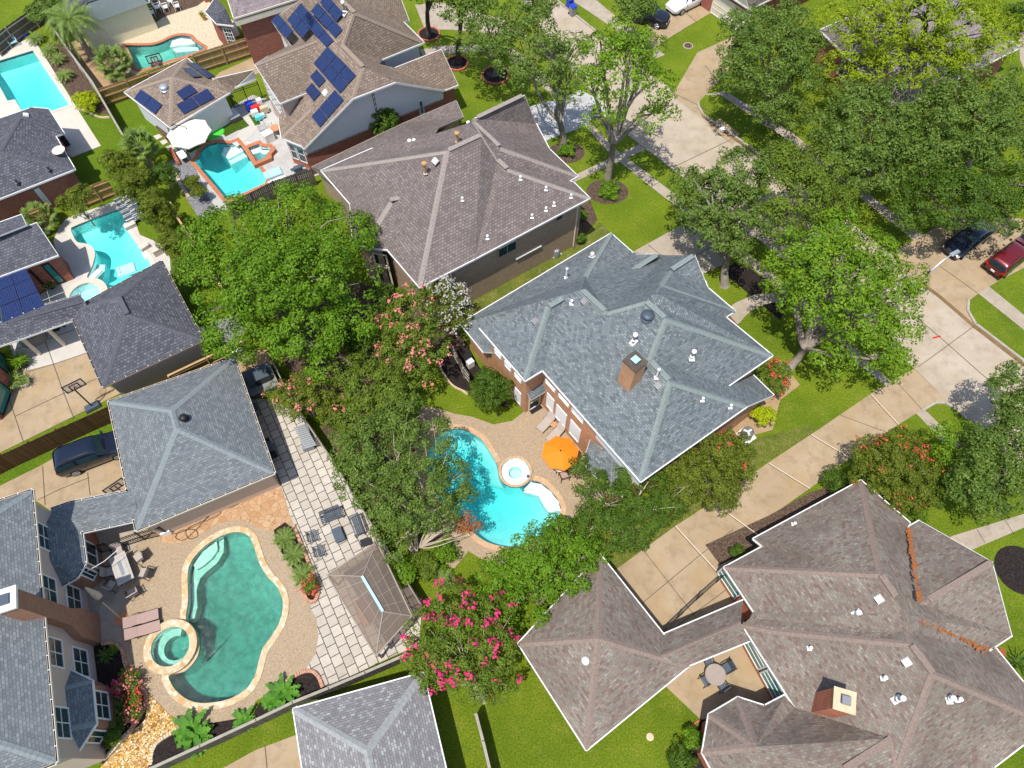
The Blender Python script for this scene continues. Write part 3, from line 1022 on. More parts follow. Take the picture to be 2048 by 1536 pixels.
POOL = {
 'kidney': smooth_px([(904, 858), (932, 861), (962, 878), (980, 903), (993, 926), (999, 955), (1015, 972), (1040, 974), (1062, 961), (1082, 965), (1101, 980), (1117, 1000), (1122, 1020), (1112, 1045), (1088, 1072), (1056, 1089), (1024, 1095), (987, 1090), (957, 1075), (925, 1045), (890, 1010), (862, 975), (852, 935), (862, 893), (880, 868)]),
 'green': smooth_px([(375, 1152), (381, 1126), (401, 1100), (430, 1078), (462, 1065), (485, 1065), (501, 1075), (510, 1095), (521, 1128), (537, 1154), (555, 1173), (566, 1198), (566, 1223), (557, 1252), (540, 1279), (527, 1297), (519, 1322), (514, 1343), (507, 1360), (494, 1378), (470, 1394), (440, 1404), (402, 1407), (375, 1400), (352, 1382), (340, 1363), (339, 1350), (372, 1340), (395, 1312), (398, 1280), (388, 1258), (372, 1240), (376, 1200)]),
 'brickpool': px_poly([(387.5, 322.7), (397, 314.8), (400, 303), (414, 289.6), (433, 284.5), (452, 286.5), (463, 287), (474, 281.7), (505, 318), (534, 356), (530, 368), (454, 402), (436, 380)]),
 'curvepool': smooth_px([(142, 459), (148, 453), (190, 436), (232, 420), (240, 422), (255, 445), (249, 452), (279, 493), (305, 535), (290, 562), (225, 590), (206, 570), (186, 561), (174, 555), (182, 538), (189, 517), (189, 503), (182, 493), (172, 488.5), (154, 485), (146, 472)], 3),
 'rectpool': px_poly([(-25, 129), (66, 101), (140, 211), (107, 222), (50, 237), (42, 220), (30, 200), (15, 203)]),
 'freepool': smooth_px([(250, 92), (278, 91), (304, 90), (326, 83.5), (342, 75.6), (360, 71), (380, 73), (389, 82), (401, 90), (409, 97.6), (383, 108.7), (335, 123), (291, 138), (274, 138.6), (262, 126), (248, 108)], 4),
}
def disc(px, py, r, z=0.0, n=36):
    c = P(px, py, z)
    return [Vector((c.x + r * math.cos(2 * math.pi * i / n), c.y + r * math.sin(2 * math.pi * i / n), z)) for i in range(n)]
SPA = {'kidney': disc(1030.5, 944, 1.02), 'green': disc(345, 1294.5, 1.18), 'curve': disc(172, 592, 1.25),
       'brick': px_poly([(498, 302), (520, 294), (525, 299), (541, 300), (545, 306), (537, 314), (538, 320), (515, 330)])}
HOLES = list(POOL.values()) + list(SPA.values())

sheet('ground', [(-400, -150), (400, -150), (400, 500), (-400, 500)], 0, M['grass'], HOLES)

Lv = {}
def flat(name, pts, mat, lvl=1, holes=(), rot=0.0, n=0):
    if n:
        pts = spline(pts, n, True)
    k = Lv[lvl] = Lv.get(lvl, 0) + 1
    return sheet(name, px_poly(pts), 0.010 * lvl + 0.0003 * k, M[mat] if isinstance(mat, str) else mat, holes, uvrot=rot)

# street and pavements
flat('road', [(1045, -60), (1085, -30), (1109, 0), (1179, 55), (1260, 115), (1345, 180), (1400, 222), (1486, 287), (1660, 420), (1838, 559), (1948, 650), (2048, 727), (2300, 920), (2300, 1190), (2048, 940), (1958, 860), (1908, 813), (1831, 739), (1590, 540), (1356, 345), (1264, 275), (1210, 215), (1130, 120), (1070, 40), (1020, -30)], 'road', 1)
flat('pavement', [(1010, 100), (1030, 122), (1168, 250), (1223, 311), (1320, 388), (1600, 612), (1680, 702), (1770, 770), (1840, 835), (1900, 900), (1920, 890), (1858, 828), (1700, 690), (1618, 606), (1336, 378), (1233, 300), (1184, 248), (1048, 118), (1028, 96)], 'sidewalk', 2)
flat('pavement', [(1400, 190), (1440, 190), (1560, 270), (1700, 380), (1890, 530), (1960, 590), (2060, 670), (2060, 640), (1900, 510), (1720, 375), (1580, 262), (1450, 182)], 'sidewalk', 2)
flat('pavement', [(1040, -40), (1180, -10), (1240, 40), (1330, 110), (1310, 118), (1220, 52), (1150, 5)], 'sidewalk', 2)
flat('pavement', [(2035, 50), (2120, 50), (2120, 300), (2040, 120)], 'sidewalk', 2)
# driveways and walks
flat('driveway', [(1062, 213), (1130, 193), (1160, 180), (1200, 200), (1222, 228), (1205, 237), (1180, 240), (1165, 255), (1098, 279), (1080, 290), (1040, 230)], 'concrete_grey', 3)
flat('driveway', [(1240, 110), (1320, 30), (1460, -20), (1440, 15), (1340, 75), (1262, 130)], 'concrete', 3)
flat('driveway', [(1345, 190), (1395, 105), (1475, 70), (1470, 130), (1415, 185), (1396, 207), (1406, 232), (1430, 255), (1370, 212)], 'concrete', 3)
flat('driveway', [(1264, 505), (1400, 430), (1470, 370), (1560, 430), (1450, 528), (1405, 549), (1330, 560), (1280, 540)], 'sidewalk', 3)
flat('path', [(1463, 612), (1489, 598), (1520, 588), (1577, 587), (1625, 620), (1640, 645), (1577, 606), (1528, 610), (1495, 628), (1473, 650), (1450, 640)], 'sidewalk', 3, n=3)
flat('path', [(1143, 354), (1219, 317), (1286, 285), (1290, 300), (1221, 331), (1150, 364)], 'sidewalk', 3)
flat('path', [(1412, 250), (1440, 238), (1480, 268), (1465, 290)], 'concrete', 3)
flat('driveway', [(1810, 545), (1790, 500), (1850, 470), (1900, 430), (2080, 440), (2080, 520), (2000, 560), (1960, 585), (1940, 600), (1934, 625), (1948, 650), (1880, 595)], 'concrete', 3)
flat('driveway', [(1220, 1150), (1231, 1140), (1349, 1053), (1424, 1005), (1536, 926), (1631, 863), (1756, 778), (1781, 768), (1800, 752), (1828, 738), (1908, 813), (1886, 806), (1866, 808), (1843, 820), (1796, 850), (1698, 918), (1618, 978), (1551, 1025), (1510, 1075), (1460, 1150), (1510, 1230), (1400, 1290), (1340, 1300), (1290, 1240)], 'concrete', 3)
flat('path', [(1901, 1073), (2060, 1024), (2200, 980), (2200, 1010), (2060, 1050), (1943, 1100), (1900, 1110)], 'sidewalk', 3)
flat('patio', [(1330, 1372), (1365, 1340), (1480, 1280), (1560, 1390), (1545, 1420), (1476, 1420), (1420, 1440), (1400, 1438)], 'concrete', 3)
flat('driveway', [(25, 690), (160, 635), (215, 772), (247, 784), (0, 906), (-60, 935), (-60, 840), (15, 792), (35, 740)], 'concrete', 3)
flat('driveway', [(20, 690), (150, 632), (177, 705), (111, 727), (52, 742), (30, 720)], 'concrete_white', 4)
flat('driveway', [(-60, 998), (0, 972), (85, 930), (112, 914), (225, 880), (290, 990), (160, 1060), (70, 1000), (-60, 1020)], 'concrete', 3)
flat('driveway', [(430, 1545), (512, 1500), (592, 1470), (640, 1600), (430, 1620)], 'concrete', 3)
flat('driveway', [(420, 165), (440, 145), (500, 118), (565, 91), (590, 100), (512, 150)], 'concrete', 3)
flat('pavement', [(830, 10), (880, 5), (1010, 40), (1060, 75), (1010, 70), (900, 60), (850, 60)], 'sidewalk', 3)
flat('path', [(840, 100), (880, 92), (960, 90), (1010, 110), (960, 104), (890, 108), (850, 125)], 'sidewalk', 3)

def lines(name, segs, w, mat, lvl):
    mb = MB()
    k = Lv[lvl] = Lv.get(lvl, 0) + 1
    zz = 0.010 * lvl + 0.0003 * k
    for s in segs:
        for i in range(len(s) - 1):
            a, b = P(*s[i], zz), P(*s[i + 1], zz)
            d = (b - a).normalized() * 0.01
            n = Vector((-(b - a).y, (b - a).x, 0)).normalized() * w / 2
            mb.face([a - d - n, b + d - n, b + d + n, a - d + n])
    o = mb.build(name, M[mat])
    o['kind'] = 'structure'
    return o
lines('driveway_joints', [[(1424, 1005), (1520, 1075)], [(1349, 1053), (1465, 1180)], [(1475, 945 + 23), (1490, 980)], [(1536, 927), (1618, 978)], [(1621, 870), (1700, 918)],
      [(1680, 830), (1775, 865)], [(1741, 790), (1796, 850)], [(1792, 762), (1844, 819)], [(1285, 1098), (1400, 1245)], [(1280, 1210), (1394, 1115), (1466, 1059)], [(1330, 1270), (1465, 1170)]], 0.045, 'joint', 4)
lines('driveway_joint_edges', [[(1426, 1004), (1522, 1074)], [(1351, 1052), (1467, 1179)], [(1538, 926), (1620, 977)], [(1623, 869), (1702, 917)], [(1743, 789), (1798, 849)]], 0.05, 'joint_light', 5)
lines('driveway_joints', [[(91, 683), (125, 780), (147, 835)], [(17, 795), (46, 882)], [(31, 832), (130, 785), (205, 752)], [(85, 932), (90, 1010)], [(175, 945), (180, 990)], [(75, 1000), (120, 978), (178, 955)],
      [(16, 703), (90, 680), (160, 655)], [(50, 745), (111, 727), (178, 704)], [(530, 1493), (536, 1560)]], 0.05, 'joint', 5)
lines('road_joints', [[(1836, 734), (1890, 695), (1948, 652)], [(1640, 570), (1720, 500)], [(1345, 335), (1470, 275)], [(1150, 150), (1235, 95)], [(1890, 683), (1960, 745), (2060, 830)], [(1700, 520), (1890, 683)], [(1440, 310), (1560, 400)]], 0.05, 'joint', 3)
lines('driveway_joints', [[(1345, 185), (1440, 232)], [(1410, 130), (1455, 190)], [(1365, 20), (1395, 45)], [(1290, 65), (1340, 100)], [(1296, 489), (1338, 523)], [(1360, 530), (1420, 495)], [(1880, 532), (1955, 586)], [(1838, 556), (1860, 530)]], 0.05, 'joint', 5)
lines('pavement_joints', [[(x - 9, y + 2), (x + 9, y - 8)] for x, y in ((1190, 270), (1210, 290), (1240, 312), (1262, 330), (1285, 350), (1310, 372), (1080, 160), (1110, 190), (1630, 640), (1655, 670))] + [[(1955, 1060), (1970, 1085)], [(2010, 1040), (2028, 1068)]], 0.035, 'joint', 5)
lines('road_marks', [[(1866, 676), (1881, 672)]], 0.12, 'lamp_red', 4)
lines('gutter', [[(1838, 562), (1881, 594), (1948, 652), (2048, 729), (2200, 850)], [(1400, 214), (1408, 234), (1449, 264), (1486, 289), (1600, 375)]], 0.32, 'gutter_dirt', 3)

def kerb(pts, n=0):
    mb = MB()
    p = [P(*q) for q in (spline(pts, n, False) if n else pts)]
    for i in range(len(p) - 1):
        a, b = p[i], p[i + 1]
        d = (b - a)
        c = (a + b) / 2
        mb.box((c.x, c.y, 0.06), (d.length + 0.06, 0.2, 0.12), rz=math.atan2(d.y, d.x), top=0.92)
    o = mb.build('kerb', M['kerb'])
    o['kind'] = 'structure'
kerb([(1109, -2), (1179, 53), (1240, 100)])
kerb([(1396, 205), (1397, 214), (1406, 230), (1449, 260), (1486, 285), (1660, 417), (1790, 520)])
kerb([(1936, 600), (1935, 622), (1950, 648), (2048, 723), (2200, 842)])
kerb([(1222, 228), (1264, 276), (1320, 318), (1356, 346), (1470, 440)])
kerb([(1580, 535), (1700, 632), (1800, 715)])
kerb([(1843, 822), (1870, 806), (1890, 806), (1912, 818), (1960, 863), (2050, 943)])
kerb([(1130, 122), (1180, 182), (1200, 200)])

# yards
flat('lawn', [(905, 592), (1147, 497), (1200, 445), (1226, 470), (946, 628), (912, 645)], 'grass_dry', 1)
flat('lawn', [(1225, 1150), (1350, 1052), (1536, 924), (1631, 862), (1620, 850), (1500, 880), (1350, 960), (1200, 1080)], 'grass_dry', 1)
flat('lawn', [(62, 92), (205, 218), (300, 290), (250, 380), (205, 395), (160, 380), (145, 318), (205, 292)], 'grass_lush', 1)
flat('lawn', [(-40, 975), (0, 948), (230, 832), (240, 880), (112, 914), (85, 930), (0, 972)], 'grass_lush', 2)
flat('lawn', [(215, 210), (256, 195), (330, 260), (345, 285), (330, 300), (262, 290)], 'grass_lush', 1)
flat('lawn', [(270, 450), (300, 430), (430, 640), (400, 700), (342, 545), (340, 512), (318, 485)], 'grass_lush', 1)
flat('lawn', [(250, 405), (246, 398), (215, 408), (190, 380), (240, 365), (262, 395)], 'grass_lush', 1)
flat('mulch_bed', [(640, 850), (720, 800), (830, 850), (830, 960), (760, 1060), (700, 970)], 'mulch_brown', 1)
flat('mulch_bed', [(860, 700), (930, 680), (965, 745), (1010, 800), (1020, 820), (960, 790), (900, 770), (880, 740)], 'mulch', 1)
flat('mulch_bed', [(560, 640), (700, 560), (900, 620), (930, 690), (860, 720), (760, 780), (650, 800), (570, 730)], 'mulch_brown', 1)
flat('mulch_bed', [(1450, 885), (1545, 860), (1560, 800), (1600, 770), (1560, 720), (1500, 790)], 'bare_soil', 1)
flat('mulch_bed', [(1147, 500), (1195, 440), (1180, 400), (1150, 420), (1140, 470)], 'mulch_brown', 2)
flat('mulch_bed', [(1410, 1090), (1540, 1030), (1620, 985), (1700, 960), (1720, 965), (1560, 1070), (1440, 1130)], 'mulch_brown', 4)
flat('mulch_bed', [(1370, 1520), (1385, 1480), (1402, 1440), (1440, 1430), (1440, 1600), (1360, 1600)], 'mulch', 4)
flat('mulch_bed', [(880, 700), (925, 690), (960, 740), (925, 745)], 'mulch', 2)
flat('gravel_bed', [(412, 645), (478, 630), (495, 662), (443, 696)], 'gravel_grey', 2)
flat('bare_soil', [(455, 705), (535, 700), (545, 735), (480, 750)], 'bare_soil', 2)
flat('gravel_bed', [(375, 300), (420, 400), (435, 425), (400, 440), (330, 330)], 'gravel_grey', 2)
flat('mulch_bed', [(200, 75), (255, 95), (280, 150), (210, 195), (130, 90), (150, 80)], 'bare_soil', 1)
flat('mulch_bed', [(100, 85), (130, 92), (220, 230), (165, 222), (90, 120)], 'mulch_brown', 2)
flat('lawn', [(-40, -40), (100, -40), (120, 60), (60, 78), (-40, 105)], 'grass', 1)
flat('mulch_bed', [(1440, 540), (1560, 640), (1580, 600), (1480, 520)], 'mulch', 2)
for px, py, r in ((1215, 383, 1.45), (1133, 305, 1.3)):
    c = P(px, py)
    flat_o = sheet('mulch_bed', [(c.x + r * 1.25 * math.cos(a / 24 * 6.2832), c.y + r * math.sin(a / 24 * 6.2832)) for a in range(24)], 0.008, M['mulch_brown'])
c = P(2040, 1140)
sheet('mulch_bed', [(c.x + 1.6 * math.cos(a / 24 * 6.2832), c.y + 1.6 * math.sin(a / 24 * 6.2832)) for a in range(24)], 0.008, M['mulch'])

# pool decks
flat('patio', [(842, 813), (870, 815), (910, 828), (942, 833), (987, 849), (1024, 842), (1046, 825), (1075, 800), (1110, 820), (1190, 905), (1230, 985), (1180, 1010), (1146, 1035), (1100, 1085), (1040, 1120), (1000, 1130), (965, 1120), (937, 1102), (908, 1138), (880, 1120), (850, 1040), (828, 950), (832, 860)], 'aggregate', 1, [POOL['kidney'], SPA['kidney']])
flat('patio', [(560, 965), (584, 1040), (622, 1138), (634, 1159), (640, 1195), (619, 1214), (634, 1239), (637, 1270), (632, 1307), (612, 1340), (582, 1355), (560, 1375), (512, 1402), (500, 1432), (440, 1445), (370, 1450), (340, 1430), (312, 1402), (295, 1384), (272, 1362), (252, 1327), (240, 1294), (205, 1287), (180, 1240), (150, 1180), (150, 1060), (260, 1050), (300, 1060), (350, 1045), (512, 985)], 'aggregate', 1, [POOL['green'], SPA['green']])
flat('patio', [(150, 1050), (270, 1050), (280, 1083), (240, 1130), (232, 1150), (262, 1182), (240, 1225), (246, 1290), (205, 1290), (165, 1200)], 'sidewalk', 2)
flat('patio', [(318, 1062), (350, 1045), (512, 985), (560, 965), (586, 1040), (545, 1062), (520, 1056), (500, 1046), (470, 1040), (435, 1048), (405, 1066), (370, 1085), (325, 1084)], 'flagstone', 2, n=2)
PAV_ROT = ang(P(540, 810), P(700, 1180))
flat('terrace', [(498, 800), (532, 798), (605, 828), (662, 918), (705, 988), (763, 1078), (845, 1205), (838, 1290), (787, 1312), (655, 1374), (645, 1370), (637, 1347), (612, 1339), (632, 1307), (637, 1270), (634, 1240), (620, 1214), (640, 1190), (622, 1138), (584, 1040), (560, 965)], 'paver', 3, rot=PAV_ROT)
flat('gravel_bed', [(292, 1384), (312, 1402), (340, 1430), (370, 1450), (330, 1475), (305, 1510), (295, 1570), (190, 1570), (206, 1530), (235, 1500), (262, 1465), (290, 1440), (292, 1410)], 'gravel', 4, n=2)
flat('mulch_bed', [(176, 1300), (205, 1287), (240, 1294), (252, 1327), (272, 1362), (293, 1390), (290, 1440), (262, 1465), (230, 1500), (206, 1530), (195, 1500), (200, 1440), (180, 1340)], 'mulch', 3)
flat('mulch_bed', [(290, 1560), (308, 1490), (345, 1465), (400, 1450), (460, 1440), (505, 1432), (520, 1405), (560, 1374), (600, 1350), (625, 1344), (640, 1362), (650, 1382), (560, 1420), (450, 1475), (330, 1540)], 'mulch', 4)
flat('mulch_bed', [(548, 1060), (570, 1045), (590, 1060), (612, 1110), (630, 1160), (634, 1190), (625, 1203), (612, 1195), (606, 1170), (588, 1140), (566, 1110), (552, 1085)], 'mulch', 4)
flat('patio', [(355, 300), (370, 280), (400, 265), (440, 240), (470, 210), (505, 190), (560, 205), (590, 250), (640, 310), (650, 345), (560, 380), (440, 425), (400, 375)], 'concrete_grey', 1, [POOL['brickpool'], SPA['brick']])
def zc(pts):
    return [(200 + x / 3.1725, 80 + y / 3.1725) for x, y in pts]
flat('lawn', zc([(655, 588), (705, 558), (760, 598), (575, 718), (505, 682)]), 'turf', 2)
flat('lawn', zc([(842, 522), (905, 495), (948, 545), (885, 575)]), 'turf', 3)
flat('lawn', zc([(945, 478), (985, 468), (1020, 535), (985, 545)]), 'turf', 3)
flat('path', zc([(880, 590), (905, 495), (940, 480), (1000, 560), (965, 600), (870, 680), (835, 655)]), 'concrete_white', 2)
flat('path', zc([(895, 655), (935, 640), (985, 660), (945, 690)]), 'concrete_white', 3)
for q in ([(338, 612), (375, 598), (398, 616), (362, 634)], [(380, 645), (415, 630), (434, 650), (400, 668)], [(418, 680), (455, 665), (475, 690), (435, 706)]):
    flat('path', zc(q), 'concrete_white', 3)
# checkerboard of pale slabs in turf
qa, qb, qc, qd = (P(*p) for p in zc([(752, 565), (838, 522), (880, 570), (798, 610)]))
flat('lawn', zc([(748, 565), (838, 520), (884, 570), (798, 614)]), 'turf', 3)
mb = MB()
for i in range(6):
    for j in range(5):
        if (i + j) % 2 == 0:
            f = lambda u, v: (qa * (1 - u) + qb * u) * (1 - v) + (qd * (1 - u) + qc * u) * v
            mb.face([f(i / 6, j / 5) + Vector((0, 0, .016)), f((i + 1) / 6, j / 5) + Vector((0, 0, .016)), f((i + 1) / 6, (j + 1) / 5) + Vector((0, 0, .016)), f(i / 6, (j + 1) / 5) + Vector((0, 0, .016))][::-1])
o = mb.build('path', M['concrete_white']); o['kind'] = 'structure'
flat('patio', [(107, 482), (118, 455), (132, 439), (147, 431), (246, 398.5), (251, 403), (268, 436), (280, 470), (318, 486), (328, 494), (340, 516), (342, 545), (330, 600), (200, 640), (126, 600), (90, 620), (80, 590), (142, 549), (115, 510)], 'concrete_white', 2, [POOL['curvepool'], SPA['curve']])
flat('patio', [(-60, 135), (57, 77), (70, 82), (155, 218), (202, 292), (144, 315), (90, 270), (-60, 270)], 'coping_white', 2, [POOL['rectpool']])
flat('patio', [(205, 95), (240, 75), (310, 48), (345, 20), (400, -10), (470, 45), (480, 70), (430, 98), (270, 149), (250, 142), (232, 112)], 'aggregate_pale', 2, [POOL['freepool']])
flat('patio', [(305, 45), (300, -10), (380, -40), (425, -10), (395, 12), (335, 32)], 'mulch_brown', 3)

# ------------------------------------------------------------------ pools
def area2(pts):
    return sum(pts[i - 1][0] * pts[i][1] - pts[i][0] * pts[i - 1][1] for i in range(len(pts)))

def bench(root, px, py, r0, r1, ztop, zlow, mat='plaster_white'):
    c = P(px, py)
    mb = MB(); mb.lathe((c.x, c.y, 0), [(r1, zlow), (r1, ztop), (r0, ztop - 0.01), (r0 * 0.97, zlow)], n=36)
    mb.build('step', M[mat], root)

def build_pool(out, name, label, plaster, water, coping, cw=0.36, deep=1.7, shallow=1.1, steps=(), level=-0.13, lip=0.06, cat='swimming pool', tile='tile_blue', ring=0.0, rim=None, uvw=None, skip=None, deepc=None):
    """basin, coping, steps and water body; ring lifts a spa rim above the deck"""
    out = ccw([(p[0], p[1]) for p in out])
    cx, cy = sum(p[0] for p in out) / len(out), sum(p[1] for p in out) / len(out)
    root = thing(name, label, cat, (cx, cy, 0))
    n = len(out)
    o3 = [Vector((p[0], p[1], 0)) for p in out]
    mb = MB()
    in1 = inset(o3, 0.02)
    for i in range(n):
        a, b = o3[i], o3[(i + 1) % n]
        z0 = level - 0.12
        mb.face([b + Vector((0, 0, lip - .01 + ring)), a + Vector((0, 0, lip - .01 + ring)), a + Vector((0, 0, z0)), b + Vector((0, 0, z0))], 1)
        mb.face([b + Vector((0, 0, z0)), a + Vector((0, 0, z0)), a + Vector((0, 0, -shallow)), b + Vector((0, 0, -shallow))], 0)
    c0 = Vector((cx, cy, -deep))
    prev = o3
    k = 6
    if deepc:
        cx, cy = P(*deepc).x, P(*deepc).y
    for s in range(1, k + 1):
        t = s / k
        z = -shallow - (deep - shallow) * (1 - (1 - t) ** 2)
        cur = [Vector((p.x + (cx - p.x) * t * 0.98, p.y + (cy - p.y) * t * 0.98, z)) for p in o3]
        pz = -shallow if s == 1 else pzz
        for i in range(n):
            j = (i + 1) % n
            mb.face([Vector((prev[i].x, prev[i].y, pz)), Vector((prev[j].x, prev[j].y, pz)), cur[j], cur[i]], 0)
        prev, pzz = cur, z
    mb.face([Vector((p.x, p.y, pzz)) for p in prev], 0)
    mb.build('basin', [M[plaster], M[tile]], root)
    if coping:
        cp = MB()
        rev = [Vector((p.x, p.y, 0)) for p in inset(o3, -cw)]
        ins_ = inset(o3, 0.03)
        kidx = []
        for i in range(n):
            j = (i + 1) % n
            if skip and ((rev[i] - skip[0]).length < skip[1] or (rev[j] - skip[0]).length < skip[1]):
                continue
            top = lip + ring
            kidx.append(i)
            q = [ins_[i], ins_[j], rev[j], rev[i]]
            cp.face([Vector((p.x, p.y, top)) for p in reversed(q)])
            cp.face([Vector((ins_[j].x, ins_[j].y, top)), Vector((ins_[i].x, ins_[i].y, top)), Vector((ins_[i].x, ins_[i].y, top - .06)), Vector((ins_[j].x, ins_[j].y, top - .06))])
            cp.face([Vector((rev[i].x, rev[i].y, top)), Vector((rev[j].x, rev[j].y, top)), Vector((rev[j].x, rev[j].y, -0.005)), Vector((rev[i].x, rev[i].y, -0.005))][::-1], 1)
        ob = cp.build('coping', [M[coping], M[rim or coping]], root)
        if uvw:
            uvl = ob.data.uv_layers[0].data
            L = 0.0
            acc = [0.0]
            for i in range(n):
                L += (o3[(i + 1) % n] - o3[i]).length
                acc.append(L)
            for fi, p in enumerate(ob.data.polygons):
                if fi % 3 == 0:
                    i = kidx[fi // 3]
                    vals = [(acc[i], cw), (acc[i + 1], cw), (acc[i + 1], 0), (acc[i], 0)]
                    for li, v in zip(p.loop_indices, vals):
                        uvl[li].uv = v
    for spts, z in steps:
        sb = MB()
        sp = ccw([(p.x, p.y) for p in (spts if isinstance(spts[0], Vector) else px_poly(spts))])
        sb.prism(sp, -shallow - 0.4, z)
        sb.build('step', M['plaster_white' if plaster != 'plaster_green' else 'plaster_step'], root)
    w = MB()
    wi = inset(o3, 0.012)
    w.prism([(p.x, p.y) for p in wi], -deep - 0.15, level + ring)
    w.build('water', M[water], root)
    return root

M['plaster_step'] = mat_plaster('pale_green_step_plaster', (0.34, 0.62, 0.52))
build_pool(POOL['kidney'], 'swimming_pool', 'turquoise kidney-shaped pool with tan coping beside the orange umbrella', 'plaster_aqua', 'water_clear', 'coping_tan', 0.34, 2.5, 0.8,
           [([(1062, 962), (1082, 966), (1101, 981), (1117, 1001), (1122, 1020), (1108, 1018), (1096, 1004), (1085, 985), (1066, 975), (1048, 976)], -0.24),
            ([(1066, 968), (1088, 980), (1100, 1004), (1114, 1018), (1100, 1022), (1088, 1008), (1078, 988), (1060, 982), (1046, 980)], -0.44)], level=-0.10, skip=(P(1030.5, 944), 1.2), deepc=(925, 925))
sk = build_pool(SPA['kidney'], 'spa', 'round white spa set in the edge of the turquoise kidney pool', 'plaster_white', 'water_clear', 'coping_tan', 0.14, 0.75, 0.62,
           level=0.0, lip=0.10, ring=0.03, cat='hot tub', rim='tile_blue')
bench(sk, 1030.5, 944, 0.46, 0.99, -0.14, -0.8)
build_pool(POOL['green'], 'swimming_pool', 'large deep green freeform pool with pale stone coping and curved steps', 'plaster_green', 'water_green', 'coping', 0.36, 2.0, 1.1,
           [([(442, 1073), (441, 1100), (428, 1122), (408, 1138), (394, 1152), (386, 1176), (388, 1210), (382, 1234), (372, 1238), (377, 1200), (377, 1152), (383, 1127), (402, 1101), (430, 1079)], -0.55),
            ([(430, 1080), (432, 1098), (420, 1115), (402, 1130), (390, 1137), (383, 1128), (402, 1101)], -0.30)], level=-0.10)
build_pool(SPA['green'], 'spa', 'round raised spa with pale stone rim joined to the green pool', 'plaster_green', 'water_green', 'coping', 0.42, 1.0, 0.8,
           [(disc(345, 1294.5, 1.16)[8:32] + disc(348, 1294.5, 0.72)[8:32][::-1], -0.30)], level=-0.06, ring=0.28, cat='hot tub')
build_pool(POOL['brickpool'], 'swimming_pool', 'bright blue rectangular pool with red brick coping and a rounded end', 'plaster_aqua', 'water_clear', 'coping_brick', 0.30, 1.7, 1.2,
           [([(446, 288), (463, 289), (474, 283), (484, 296), (455, 312), (440, 303)], -0.35), ([(484, 296), (490, 303), (458, 319), (452, 312)], -0.6)], level=-0.10, uvw=True)
build_pool(SPA['brick'], 'spa', 'small raised red brick spa beside the rectangular blue pool', 'plaster_aqua', 'water_clear', 'coping_brick', 0.34, 0.95, 0.8,
           [([(498, 302), (520, 294), (524, 300), (541, 301), (543, 306), (528, 309), (520, 304), (503, 310)], 0.0)], level=-0.06, ring=0.35, cat='hot tub', uvw=True)
build_pool(POOL['curvepool'], 'swimming_pool', 'bright turquoise curved pool with white coping beside the charcoal garage', 'plaster_aqua', 'water_ripple', 'coping_white', 0.36, 1.7, 1.1,
           [([(174, 556), (182, 540), (188, 520), (203, 520), (200, 545), (190, 562)], -0.6)], level=-0.10)
build_pool(SPA['curve'], 'spa', 'round pale spa half hidden by the charcoal breezeway roof', 'plaster_white', 'water_ripple', 'coping_white', 0.45, 0.9, 0.7,
           level=-0.06, ring=0.06, cat='hot tub')
build_pool(POOL['rectpool'], 'swimming_pool', 'long turquoise rectangular pool at the top left corner', 'plaster_aqua', 'water_ripple', 'coping_white', 0.25, 1.8, 1.2, level=-0.10)
build_pool(POOL['freepool'], 'swimming_pool', 'sea-green freeform pool with orange brick edge beside the tall palm', 'plaster_freepool' if False else 'plaster_aqua', 'water_green', 'coping_brick', 0.28, 1.5, 1.0,
           [([(342, 77), (360, 72), (380, 74), (388, 82), (376, 85), (356, 86), (338, 90)], -0.25), ([(338, 88), (356, 86), (380, 85), (392, 86), (394, 92), (372, 94), (348, 96)], -0.5)], level=-0.10, uvw=True)
# ------------------------------------------------------------------ plants
def quads_obj(name, V, mat, root, smooth=False):
    """V: (n, 4, 3) world quads -> one mesh"""
    off = np.array(wloc(root)) if root is not None else np.zeros(3)
    V = (V - off).astype(np.float32)
    n = len(V)
    me = bpy.data.meshes.new(name)
    me.vertices.add(n * 4)
    me.vertices.foreach_set('co', V.reshape(-1))
    me.loops.add(n * 4)
    me.loops.foreach_set('vertex_index', np.arange(n * 4, dtype=np.int32))
    me.polygons.add(n)
    me.polygons.foreach_set('loop_start', np.arange(0, n * 4, 4, dtype=np.int32))
    me.update(calc_edges=True)
    for m in (mat if isinstance(mat, (list, tuple)) else [mat]):
        me.materials.append(m)
    return newobj(name, me, root)

def rsph(g, n):
    v = g.normal(size=(n, 3))
    return v / np.linalg.norm(v, axis=1, keepdims=True)

def leaf_cards(g, pos, nrm, size, asp=0.58, spread=0.35):
    """diamond leaf sprays centred on pos, facing nrm"""
    n = len(pos)
    t = rsph(g, n)
    t -= nrm * (t * nrm).sum(1, keepdims=True)
    t /= np.linalg.norm(t, axis=1, keepdims=True) + 1e-9
    b = np.cross(nrm, t)
    L = (size * g.uniform(1 - spread, 1 + spread, n))[:, None]
    W = L * asp
    q = np.stack([pos - t * L * .5, pos + b * W * .5 - t * L * .08, pos + t * L * .5, pos - b * W * .5 + t * L * .08], 1)
    return q

